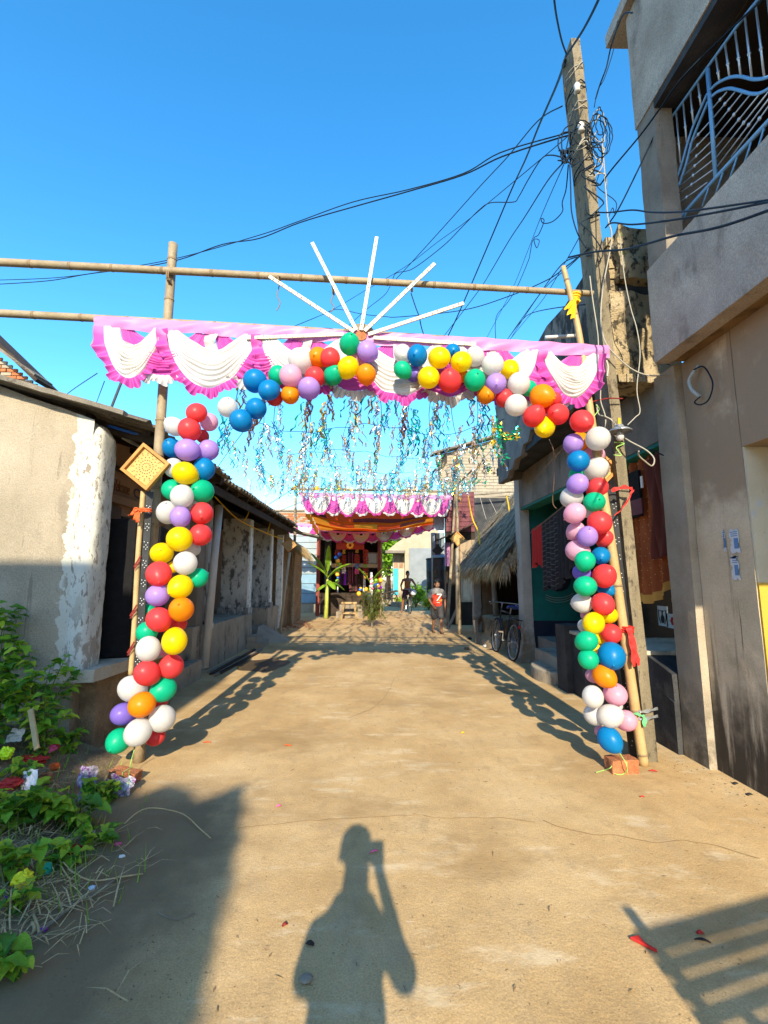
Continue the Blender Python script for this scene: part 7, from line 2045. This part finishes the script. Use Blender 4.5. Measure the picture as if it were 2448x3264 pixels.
# --- the man riding the bicycle
mx, my = 1.36, 20.75
MN = thing('person', 'bare chested man in a checked cloth riding a bicycle towards the gate', 'person', (mx, my, 0))
P_ = lambda x, y, z: Vector((mx + x, my + y, z))
mb = MB()
hipL, hipR = P_(-.10, .05, .92), P_(.10, .05, .92); knL, knR = P_(-.20, -.24, .58), P_(.12, -.26, .78); anL, anR = P_(-.26, -.06, .08), P_(.13, -.14, .42)
for h, k, a in ((hipL, knL, anL), (hipR, knR, anR)):
    mb.cap(h, k, .085, .055); mb.cap(k, k.lerp(a, .35), .054, .055); mb.cap(k.lerp(a, .35), a, .055, .034); mb.cap(a + Vector((0, .02, -.03)), a + Vector((-.005, -.15, -.045)), .038, .03)
    for i in range(5): mb.cap(a + Vector((-.026 + .013 * i, -.16, -.05)), a + Vector((-.028 + .014 * i, -.195, -.055)), .009, .007, 6)
mb.cap(P_(0, .06, .92), P_(0, .0, 1.10), .14, .125); mb.cap(P_(0, .0, 1.10), P_(0, -.06, 1.34), .125, .145); mb.cap(P_(-.14, -.07, 1.40), P_(.14, -.07, 1.40), .062, .062)
for sx in (-1, 1): mb.ell(P_(sx * .07, -.16, 1.32), (.075, .05, .06), 12, 8)
mb.cap(P_(0, -.07, 1.42), P_(0, -.10, 1.52), .056, .052)
for sx in (-1, 1):
    s_ = P_(sx * .19, -.07, 1.39); e = P_(sx * .30, -.22, 1.16); w = P_(sx * .29, -.43, 1.02)
    if sx > 0: e = P_(.33, -.2, 1.17); w = P_(.30, -.44, 1.02)
    mb.cap(s_, e, .055, .042); mb.cap(e, w, .042, .028)
    hand(mb, w, (-sx * .2, -.6, -.5), (0, -.55, .8), 1.0, .9, sx)
hq, hm = head(mb, P_(0, -.13, 1.63), 1.05, (.1, -.97, -.15), (0, -.15, 1))
body_obj('body', mb, M['skin_dark'], MN, .010)
face_bits(hq, hm, 1.05, MN); hair_cap(hq, hm, 1.08, MN, .008, 5)
M['lungi'] = mat('dark checked loincloth', [(.05, .016, .026), (.12, .05, .07)], (30, 30, 30), .9, .1, 60)
lg = MB(); lg.cap(P_(0, .06, .88), P_(0, .04, 1.0), .155, .15)
for h, k in ((hipL, knL), (hipR, knR)): lg.cap(h, h.lerp(k, .95), .105, .085)
body_obj('loincloth', lg, M['lungi'], MN, .012)

# --- the photographer, seen here only by the shadow on the lane
px_, py_ = -.10, -.16
PG = thing('person', 'photographer standing at the near end of the lane holding up a phone', 'person', (px_, py_, 0))
P_ = lambda x, y, z: Vector((px_ + x, py_ + y, z))
mb = MB()
for sx in (-1, 1):
    mb.cap(P_(sx * .10, 0, .86), P_(sx * .11, .02, .48), .09, .062); mb.cap(P_(sx * .11, .02, .48), P_(sx * .11, -.02, .09), .06, .038); mb.cap(P_(sx * .11, -.03, .06), P_(sx * .12, .15, .035), .042, .034)
mb.cap(P_(0, -.02, .88), P_(0, -.02, 1.05), .12, .115); mb.cap(P_(0, -.02, 1.05), P_(0, -.02, 1.19), .115, .105); mb.cap(P_(-.12, -.03, 1.245), P_(0, -.03, 1.30), .045, .05); mb.cap(P_(0, -.03, 1.30), P_(.12, -.03, 1.245), .05, .045)
mb.cap(P_(0, -.03, 1.30), P_(.0, -.02, 1.46), .072, .064)
hq, hm = head(mb, P_(-0.01, -.02, 1.545), 1.06, (.1, 1, 0), (0, 0, 1))
# raised right arm with the phone, left arm bent to it
sR, eR, wR = P_(.14, -.02, 1.245), P_(.218, .03, 1.10), P_(.115, .09, 1.42)
sL, eL, wL = P_(-.14, -.02, 1.245), P_(-.165, .04, 1.09), P_(.02, .10, 1.36)
mb.cap(sR, eR, .048, .038); mb.cap(eR, wR, .036, .026); mb.cap(sL, eL, .048, .038); mb.cap(eL, wL, .036, .026)
hand(mb, wR, (-.15, .1, .9), (.8, .3, 0), .9, .6, 1); hand(mb, wL, (.3, .1, .8), (-.8, .3, 0), .9, .6, -1)
body_obj('body', mb, M['skin'], PG, .010)
hair_cap(hq, hm, 1.12, PG, .006, 9); face_bits(hq, hm, 1.0, PG)
sh = MB(); sh.cap(P_(0, -.02, .80), P_(0, -.02, 1.05), .148, .14); sh.cap(P_(0, -.02, 1.05), P_(0, -.02, 1.18), .138, .12); sh.cap(P_(-.05, -.03, 1.33), P_(.05, -.03, 1.33), .06, .06); sh.cap(P_(-.12, -.03, 1.245), P_(-.04, -.03, 1.33), .055, .055); sh.cap(P_(.04, -.03, 1.33), P_(.12, -.03, 1.245), .055, .055); sh.cap(P_(-.12, -.03, 1.245), P_(0, -.03, 1.30), .055, .055); sh.cap(P_(0, -.03, 1.30), P_(.12, -.03, 1.245), .055, .055)
for a, b in ((sR, eR), (sL, eL)): sh.cap(a, a.lerp(b, .85), .055, .056)
body_obj('shirt', sh, M['blue_board'], PG, .012)
so = MB()
for sx in (-1, 1): so.cap(P_(sx * .06, 0, .86), P_(sx * .10, 0, .12), .09, .075)
body_obj('trousers', so, M['shorts'], PG, .014)
tag(MB().box(-.03, .045, -.055, -.045, 1.42, 1.545).build('phone', M['black_board'], bevel=.004), 'slim black phone held up in the photographer hands', 'phone')

# ================================================================== behind the camera: what throws the near shadows
RH = thing('rear_house', 'tall plastered flat roofed house behind the photographer on the far left', 'house', (-4.2, -7, 0))
rbox(-8, -2.25, -8.6, -5.0, 0, 6.25, .006, .6, 2).build('wall', M['plaster'], RH)
plain(RH, 'roof_slab', M['plaster_dark'], -8.1, -2.23, -8.7, -4.98, 6.253, 6.38)
plain(RH, 'door', M['door_wood'], -4.4, -3.5, -4.995, -4.95, 0, 2.0)
for x in (-6.5, -4.0): plain(RH, 'window', M['dark_room'], x, x + .9, -4.995, -4.96, 3.6, 4.8)
sk = thing('rear_shadow_mass', 'unseen thatched mass added behind the photographer to cast the ragged left shadow', 'house', (-1.4, -5.6, 0))
prof = [(-2.2, 0), (-.58, 0), (-.59, 3.3), (-.62, 3.55), (-.78, 4.05), (-.96, 4.50), (-1.04, 4.44), (-1.2, 4.36), (-1.32, 4.45), (-1.5, 4.5), (-1.65, 4.40), (-1.8, 4.55), (-2.2, 4.6)]  # made-up house, outline shaped to cast the ragged shadow on the left
MB().prism([(x, -5.3, z) for x, z in prof], (0, .3, 0)).build('gable_wall', M['mud'], sk)
MB().prism([(x, -8.3, z) for x, z in prof], (0, 2.99, 0)).build('body', M['mud'], sk)
def stk(rg):
    i = rg.randrange(3, len(prof) - 1); a, b = Vector((prof[i][0], 0, prof[i][1])), Vector((prof[i + 1][0], 0, prof[i + 1][1]))
    p = a.lerp(b, rg.random()); p.y = rg.uniform(-5.3, -5.0)
    return p, Vector((rg.uniform(-.6, .6), rg.uniform(-.5, .5), -.7)).normalized(), Vector((.3, .8, .3)).normalized()
tag(thatch_strands(500, stk, (.08, .25), .012, 6).build('straw', M['straw'], sk), kind='stuff')
SG = thing('slatted_gate', 'wooden slatted gate to the right of the photographer', 'gate', (1.6, -.1, 0))
g0, g1 = Vector((1.10, -.2, 0)), Vector((2.75, .18, 0))
MB().bar((g0.x + .05, g0.y, 0), (g0.x + .05, g0.y, 1.305), .10, .05, up=(1, 0, 0)).build('post', M['grey_timber'], SG)
MB().bar((g0.x + .05, g0.y, 0), (g0.x + .19, g0.y + .03, 1.00), .14, .05, up=(1, 0, 0)).build('post', M['grey_timber'], SG)
MB().bar((g1.x, g1.y, 0), (g1.x, g1.y, 1.4), .07, .07).build('post', M['grey_timber'], SG)
for k, z in enumerate((1.215, 1.150, 1.095, 1.040, .985, .93, .87)):
    w = .062 if k == 0 else .036
    a, b = g0 + Vector((0, 0, z)), g1 + Vector((0, 0, z + .05))
    MB().bar(a, b, .02, w).build('slat', M['grey_timber'], SG)

# ================================================================== PLANTS along the left wall
LM_ = []


def leaf_mesh(L, w, m_, cup=.15, seed=0):
    mb = MB()
    n = 7
    def f(u, v):
        s = u; k = (v - .5) * 2; ww = w * (math.sin(math.pi * min(1, s * .97 + .03)) ** .8) * (1.15 - .45 * s)
        return Vector((k * ww, s * L, cup * ww * k * k * 1.2 - L * .28 * s * s + .004 * math.sin(s * 30)))
    mb.grid(f, n, 4)
    return mb.mesh('leaf', m_, True)


for i, m_ in enumerate(M['leaf']):
    LM_.append([leaf_mesh(.085, .030, m_, .3), leaf_mesh(.07, .030, m_, .2), leaf_mesh(.10, .034, m_, .35)])
PLG = 'weeds along the left wall'


def weed(c, h, spread, ns, nl, label, seed, mix=(.35, .45, .2), scale=1.0, lean_=(0, 0)):
    rg = random.Random(seed); c = Vector(c)
    t = thing('weed_plant', label, 'plant', tuple(c), PLG)
    st_ = MB(); lv = []
    for k in range(ns):
        a = rg.uniform(0, 6.28); r = spread * rg.uniform(.3, 1); hh = h * rg.uniform(.55, 1.1)
        e = c + Vector((math.cos(a) * r + lean_[0], math.sin(a) * r * .7 + lean_[1], hh)); md = c.lerp(e, .5) + Vector((0, 0, hh * .15))
        P = smooth_path([c + Vector((rg.uniform(-.04, .04), rg.uniform(-.04, .04), -.02)), md, e], 6); st_.tube(P, [.006 * (1 - i / (len(P) + 3)) for i in range(len(P))], 5, False)
        for j in range(nl):
            p = P[min(len(P) - 1, 2 + int((len(P) - 2) * (j / nl) ** .75))] + Vector((rg.gauss(0, .006), rg.gauss(0, .006), rg.gauss(0, .012)))
            lv.append((p, rg.uniform(0, 6.28)))
    st_.build('stems', M['stem'], t, smooth=True)
    for p, a in lv[:300]:
        mi = rg.choices((0, 1, 2), mix)[0]
        o = bpy.data.objects.new('leaf', rg.choice(LM_[mi])); COL.objects.link(o); adopt(o, t)
        o.location = p; o.rotation_euler = (rg.uniform(-.35, .45), rg.uniform(-.4, .4), a); s = rg.uniform(.5, 1.25) * scale; o.scale = (s, s, s)
    return t


def G(u, v, dz=0): p = AZ(u, v, 0); return (p.x, p.y, max(0, vh(p.x, p.y)) + dz)
weed((-3.05, 3.95, .3), .95, .32, 12, 16, 'tallest leafy weed at the far left edge climbing the plaster wall', 31, (.5, .4, .1), 1.15)
weed((-2.85, 3.75, .28), .55, .36, 13, 15, 'broad leafy weed before the plaster wall left of the plinth', 32, (.3, .5, .2), 1.1)
weed((-2.62, 3.85, .22), .62, .26, 9, 15, 'weed with upright shoots touching the corner of the plinth', 33, (.3, .5, .2), .95, (.05, .1))
weed((-2.45, 3.72, .18), .42, .22, 9, 13, 'bushy weed against the brown front of the plinth', 34, (.25, .5, .25), .95)
weed((-2.95, 3.35, .26), .45, .35, 12, 13, 'dark leafy weed in front of the tallest one at the left edge', 35, (.6, .35, .05), 1.05)
weed((-2.72, 3.45, .22), .30, .25, 8, 11, 'sprawling weed beside the cut bamboo stake', 36, (.45, .4, .15), .95)
for k, (u, v, h, sp, ns, nl, lb, sc) in enumerate((
        (215, 2455, .16, .12, 6, 8, 'small rosette weed at the foot of the plinth corner', 1.0),
        (330, 2560, .15, .16, 8, 9, 'low weed in front of the patterned plastic wrapper', .9),
        (235, 2640, .18, .20, 9, 9, 'broad leaved weed nearest the bare soil in the middle of the bank', 1.15),
        (105, 2650, .16, .18, 9, 9, 'round leaved bright weed at the left below the printed packet', 1.15),
        (20, 2700, .18, .16, 8, 8, 'narrow leaved weed at the left picture edge', 1.1),
        (300, 2690, .12, .14, 7, 7, 'trailing weed beside the white scrap on the bank', .8),
        (60, 2575, .14, .14, 7, 7, 'weed behind the printed packet at the left', .8),
        (190, 2760, .10, .14, 7, 7, 'low weed by the dark red crumpled cloth', .8),
        (10, 2830, .16, .14, 8, 7, 'weed at the left edge above the yellow scrap', .9),
        (55, 2905, .09, .10, 6, 6, 'small weed beside the straw at the lower left', .7),
        (8, 3110, .10, .10, 6, 6, 'lowest weed poking in at the left picture edge', .9))):
    weed(G(u, v), h, sp, ns, nl, lb, 50 + k, (.25, .45, .3), sc)
# dry stalks and straw lying on the bank
rg = random.Random(77)
sb = MB()
for _ in range(520):
    u = rg.gauss(110, 150); v = rg.gauss(2760, 140)
    if v < 2440: continue
    p = Vector(G(u, v, .012)); 
    if p.x > -1.15 and rg.random() < .85: continue
    a = rg.uniform(0, 6.28); L = rg.uniform(.05, .22); d = Vector((math.cos(a), math.sin(a), rg.uniform(-.05, .25))) * L
    w = Vector((-d.y, d.x, 0)).normalized() * rg.uniform(.0015, .004)
    m_ = p + d * .5 + Vector((0, 0, rg.uniform(0, .03)))
    sb.add([p - w, p + w, m_ - w, m_ + w, p + d], [(0, 1, 3, 2), (2, 3, 4)])
tag(sb.build('dry_straw', M['straw']), kind='stuff')
gb = MB()
for _ in range(420):
    u = rg.gauss(150, 130); v = rg.gauss(2650, 150)
    if v < 2440: continue
    p = Vector(G(u, v)); L = rg.uniform(.04, .13); a = rg.uniform(0, 6.28)
    e = p + Vector((math.cos(a) * L * .5, math.sin(a) * L * .5, L)); w = Vector((math.sin(a), -math.cos(a), 0)) * .003
    gb.add([p - w, p + w, e], [(0, 1, 2)])
tag(gb.build('grass_blades', M['leaf'][1]), kind='stuff')
# pebbles and crumbs scattered on soil and lane
pb = MB()
for _ in range(420):
    u = rg.uniform(150, 620); v = rg.uniform(2480, 3200); p = Vector(G(u, v)); r = rg.uniform(.001, .0035)
    pb.ell((p.x, p.y, p.z + r * .4), (r, r * rg.uniform(.6, 1), r * .6), 6, 4)
tag(pb.build('soil_crumbs', M['dirt']), kind='stuff')
pb = MB()
for _ in range(330):
    u = rg.uniform(500, 2440); v = rg.uniform(2150, 3240); p = AZ(u, v); r = rg.uniform(.001, .004)
    if p.x < -2.2: continue
    pb.ell((p.x, p.y, r * .4), (r, r * rg.uniform(.5, 1), r * .5), 6, 4)
tag(pb.build('street_grit', M['mud']), kind='stuff')
lb = MB()
for _ in range(70):
    u = rg.uniform(450, 2440); v = rg.uniform(2120, 3240); p = AZ(u, v, .004)
    if p.x < -2: continue
    a = rg.uniform(0, 6.28); L = rg.uniform(.012, .05); d = Vector((math.cos(a), math.sin(a), rg.uniform(0, .15))) * L; w = Vector((-d.y, d.x, 0)).normalized() * rg.uniform(.001, .004)
    lb.add([p - d * .5, p + w + Vector((0, 0, .004)), p + d * .5, p - w], [(0, 1, 2, 3)])
tag(lb.build('street_chaff', M['mud']), kind='stuff')
pb = MB()
for _ in range(160):
    p = Vector((2.5 + rg.gauss(0, .12), rg.uniform(2.8, 4.4), 0)); r = rg.uniform(.002, .007)
    pb.ell((p.x, p.y, r * .4), (r, r * rg.uniform(.5, 1), r * .5), 6, 4)
tag(pb.build('wall_foot_grit', M['mud']), kind='stuff')


def stalk(P, r, label, m_='straw', cat='stalk', nm='dry_stalk'):
    tag(MB().tube(smooth_path([Vector(G(u, v, dz)) for u, v, dz in P], 5), r, 5).build(nm, M[m_], smooth=True), label, cat, 'dry stalks on the left bank')


stalk([(395, 2632, .01), (440, 2615, .05), (490, 2608, .06), (580, 2616, .04), (640, 2650, .01), (672, 2672, .0)], .004, 'longest golden straw arching over the edge of the lane')
stalk([(215, 2790, .03), (270, 2815, .02), (320, 2820, .02), (390, 2808, .02), (455, 2792, .01)], .004, 'straw curving over the bare soil to the right of the red cloth')
stalk([(170, 2910, .02), (230, 2890, .01), (290, 2865, .01), (340, 2835, .02), (378, 2802, .01)], .004, 'thin dark twig lying diagonally on the bare soil', 'grey_timber')
stalk([(30, 2895, .08), (30, 2970, .02), (52, 3005, .0), (75, 2960, .02), (115, 2910, .01)], .004, 'bent V shaped straw at the lower left')
stalk([(0, 3090, .01), (80, 3030, .02), (160, 2960, .02), (240, 2890, .01)], .005, 'grey stick slanting across the lower left bank', 'grey_timber')
stalk([(100, 2955, .02), (108, 2975, .02), (100, 2990, .01)], .006, 'short cut straw left of the V shaped one')
stalk([(105, 2930, .02), (118, 2965, .02), (126, 2984, .0)], .006, 'short cut straw right of the V shaped one')
stalk([(500, 2912, .005), (560, 2935, .006), (620, 2915, .004)], .002, 'hair thin curved stalk on the lane edge', 'grey_timber')
a, b = Vector(G(95, 2260)), Vector(G(118, 2385))
tag(MB().bar(AY(97, 2262, 3.5), AY(118, 2388, 3.38), .035, .012, up=(0, 1, 0)).build('bamboo_stake', M['bamboo_new']), 'split bamboo stake leaning among the weeds on the left', 'stake')

# ================================================================== LITTER


def crumple(c, size, m_, label, nm, seed, flatn=.5, n=18, cat='litter', patches=None, group='litter on the left bank'):
    rg = random.Random(seed); c = Vector(c); off = Vector((seed * 3.1, 0, 0))
    def f(u, v):
        th, ph = u * 2 * math.pi, (v * .96 + .02) * math.pi
        d = Vector((math.sin(ph) * math.cos(th), math.sin(ph) * math.sin(th), math.cos(ph)))
        k = 1 + .38 * noise.noise(d * 2.2 + off) + .28 * noise.noise(d * 5 + off) + .12 * noise.noise(d * 11 + off)
        return c + Vector((d.x * size[0] * k, d.y * size[1] * k, size[2] * (flatn + d.z * k * .8)))
    o = weld(MB().grid(f, n, n // 2 + 3).build(nm, m_, smooth=False)); tag(o, label, cat, group)
    return o


clear = mat('crinkled clear plastic', [(.30, .25, .32), (.48, .44, .50)], 18, .2, .5, 40, [dict(col=(.22, .05, .25), scale=22, lo=.55, hi=.6, fac=.9), dict(col=(.66, .24, .05), scale=16, lo=.62, hi=.66, fac=.9), dict(col=(.70, .72, .74), scale=14, lo=.60, hi=.64, fac=.9), dict(col=(.08, .40, .22), scale=15, lo=.66, hi=.69, fac=.9)], spec=.7, coat=.5, grain=0)
def sheet(c, rgt, up, w, h, m_, label, nm, seed, amp=.012, cat='litter', text_=None, tm=None):
    c, r_, u_ = Vector(c), Vector(rgt).normalized(), Vector(up).normalized(); nn = r_.cross(u_); rg = random.Random(seed); off = Vector((seed, seed * 2, 0))
    def f(u, v):
        k = 1 + .15 * noise.noise(Vector((u * 3, v * 3, seed)))
        p = c + r_ * (u - .5) * w * k + u_ * (v - .5) * h * k
        return p + nn * (noise.noise(Vector((u * 3, v * 4, 0)) + off) * amp * 2 + noise.noise(Vector((u * 8, v * 9, 0)) + off) * amp)
    o = MB().grid(f, 14, 14).build(nm, m_, smooth=False); tag(o, label, cat, 'litter on the left bank')
    if text_: text(text_, .036, frame(u_ * -1, r_, c - r_ * w * .36 + nn * (amp * 1.2)), M['dark_mark'], o, 'print', .001)
    return o


c = Vector(G(272, 2560, .10)); sheet(c, (1, .1, 0), (-.15, .25, 1), .115, .24, clear, 'standing crinkled clear wrapper with purple and silver print', 'plastic_wrapper', 4, .025)
c = Vector(G(378, 2530, .05)); sheet(c, (1, -.1, -.1), (0, .6, .6), .19, .13, clear, 'folded clear wrapper with coloured balloons printed, next to the left brick', 'plastic_wrapper', 9, .03)
pk = mat('silver white packet', [(.58, .57, .58), (.72, .71, .70)], 10, .4, .2, 30, [dict(col=(.20, .18, .20), scale=16, lo=.6, hi=.64, fac=.8)], grain=0)
c = Vector(G(84, 2598, .06)); sheet(c, (.95, -.1, .15), (-.25, .45, .7), .10, .145, pk, 'white printed packet lying in the weeds', 'printed_packet', 3, .010, text_='EPLED')
c = Vector(G(35, 2490, .09)); sheet(c, (1, -.1, .05), (.1, .5, .8), .12, .095, M['garl_white'], 'torn white card with ragged edges at the left edge', 'torn_card', 5, .01)
crumple(G(88, 2520), (.12, .05, .035), M['red'], 'flat red crumpled foil stretched between the white card and pink scrap', 'red_foil', 6)
crumple(G(25, 2600), (.07, .06, .04), M['red'], 'red crumpled foil left of the printed packet', 'red_foil', 7)
crumple(G(148, 2490, .05), (.045, .04, .035), M['garl_pink'], 'pink crumpled scrap with a turquoise fleck', 'pink_scrap', 8)
crumple(G(158, 2478, .04), (.05, .04, .05), M['red'], 'red crumpled rim behind the pink scrap', 'red_foil', 18)
crumple(G(168, 2520, .03), (.035, .03, .03), M['orange_ribbon'], 'orange crumpled scrap beside the pink one', 'orange_scrap', 10)
neon = flat('neon yellow green foil', (.62, .85, .02), .4)
crumple(G(3, 2545, .05), (.05, .04, .05), neon, 'neon yellow foil scrap at the left picture edge', 'neon_scrap', 11)
crumple(G(12, 2435, .07), (.04, .03, .03), neon, 'small neon green scrap above the white card', 'neon_scrap', 12)
crumple(G(232, 2722, .01), (.045, .035, .025), flat('dark red cloth scrap', (.32, .012, .012), .8), 'dark red crumpled cloth on the soil', 'red_scrap', 13)
crumple(G(68, 2835, .02), (.045, .035, .045), flat('bright yellow scrap', (.85, .74, .02), .6), 'bright yellow crumpled scrap at the lower left', 'yellow_scrap', 14)
crumple(G(288, 2680, .02), (.025, .02, .03), M['garl_white'], 'small white scrap under the trailing weed', 'white_scrap', 15)
crumple(G(150, 2795, .02), (.02, .02, .035), flat('teal green scrap', (.01, .30, .20), .5), 'little teal scrap among the straw', 'teal_scrap', 16)
crumple(G(140, 2555, .02), (.045, .035, .04), M['brick'], 'broken brown brick piece behind the printed packet', 'brick_bat', 17, cat='brick')
crumple(G(375, 2692, 0), (.02, .014, .008), M['garl_pink'], 'tiny pink petal scrap on the soil', 'petal', 19)
crumple(G(388, 2732, 0), (.016, .012, .008), M['lilac_s'] if 'lilac_s' in M else M['garl_white'], 'tiny pale petal scrap lower on the soil', 'petal', 20)
crumple(G(138, 2965, 0), (.018, .014, .01), M['garl_purple'], 'tiny purple scrap at the lower left', 'petal', 21)
crumple(G(28, 2865, 0), (.025, .02, .012), M['garl_purple'], 'purple scrap at the left edge below the yellow one', 'petal', 22)
crumple(G(292, 2833, 0), (.016, .012, .01), M['paper'], 'tiny grey scrap beside the curving straw', 'scrap', 23)
# bits on the lane
def bit(u, v, L, w, rz, m_, label, nm='balloon_scrap'):
    p = AZ(u, v); a = R(rz); d = Vector((math.cos(a), math.sin(a), 0)); s = Vector((-d.y, d.x, 0))
    mb = MB(); mb.grid(lambda x, y: p + d * (x - .5) * L + s * (y - .5) * w * (1 - .5 * abs(2 * x - 1)) + Vector((0, 0, .004 + .012 * (1 - (2 * x - 1) ** 2) * (.4 + .6 * math.sin(y * 3)))), 6, 3)
    tag(mb.build(nm, m_, smooth=True, solid=.002), label, 'scrap', 'scraps on the lane')
bit(660, 2368, .075, .02, 5, M['orange_ribbon'], 'orange red balloon scrap nearest the left column shadow')
bit(918, 2378, .07, .02, -15, M['orange_ribbon'], 'orange red balloon scrap left of the lane centre')
bit(888, 2572, .035, .018, 30, M['garl_pink'], 'tiny pink scrap on the middle of the lane')
bit(1192, 2718, .055, .010, 25, M['garl_pink'], 'pink sliver on the head of the shadow')
bit(1475, 2337, .04, .03, 20, M['yellow_ribbon'], 'small yellow scrap right of the lane centre')
bit(762, 2128, .05, .03, 20, M['yellow_ribbon'], 'yellow scrap on the wet patch')
bit(2082, 2460, .06, .02, -15, M['red'], 'red balloon scrap near the utility pole foot')
bit(2048, 2543, .03, .008, 0, M['red'], 'tiny red scrap below the utility pole')
bit(2232, 2978, .03, .02, 0, M['red'], 'tiny red scrap in the gate shadow')
bit(908, 2952, .025, .02, 40, M['dark_red'], 'dark red speck left of the shadow')
bit(2240, 3003, .06, .012, -20, M['rubber'], 'dark twig in the gate shadow')
bit(988, 3012, .035, .025, -20, M['rubber'], 'dark leaf fragment in the shadow shoulder')
bit(2390, 2535, .05, .03, 20, M['rubber'], 'dark lump near the right wall foot')
bit(2345, 2500, .05, .03, 30, M['rubber'], 'dark debris along the right wall foot')
p = AZ(2040, 3010)
tag(MB().prism([(p.x - .03, p.y + .02, .004), (p.x + .012, p.y + .03, .004), (p.x + .014, p.y - .008, .004), (p.x + .045, p.y - .048, .004), (p.x + .038, p.y - .052, .004)], (0, 0, .012)).build('red_cap_piece', M['red'], bevel=.003), 'bright red plastic piece on the post shadow at the lower right', 'scrap', 'scraps on the lane')
p = AZ(975, 3124)
tag(MB().lathe(tuple(p), [(.022, 0), (.026, .006), (.018, .012), (.004, .014)], 16).build('pale_disc', M['plaster'], smooth=True), 'pale round disc set in the lane within the shadow', 'disc')
# leaf pile and stones by the mud hut
rg = random.Random(5); mb = MB(); c = AZ(935, 2000)
for _ in range(70):
    p = Vector((c.x + rg.gauss(0, .25), c.y + rg.gauss(0, .5), rg.uniform(.01, .09))); a = rg.uniform(0, 6.28); d = Vector((math.cos(a), math.sin(a), rg.uniform(-.4, .6))) * rg.uniform(.08, .18); s = d.cross(Vector((0, .3, 1))).normalized() * .035
    mb.add([p - d * .5, p + s, p + d * .5, p - s], [(0, 1, 2, 3)])
tag(mb.build('dry_leaves', M['brick']), kind='stuff')
for k, (u, v) in enumerate(((1497, 2038), (1548, 2063), (1488, 2070))):
    p = AZ(u, v); crumple(p, (.05, .05, .04), M['rubber'] if k == 0 else M['paper'] if k == 1 else M['mud'], ('dark clod lying before the wooden peg', 'scrap of white paper beside the mud platform', 'brown clod on the lane before the hut')[k], 'clod', 40 + k, group='bits before the hut')
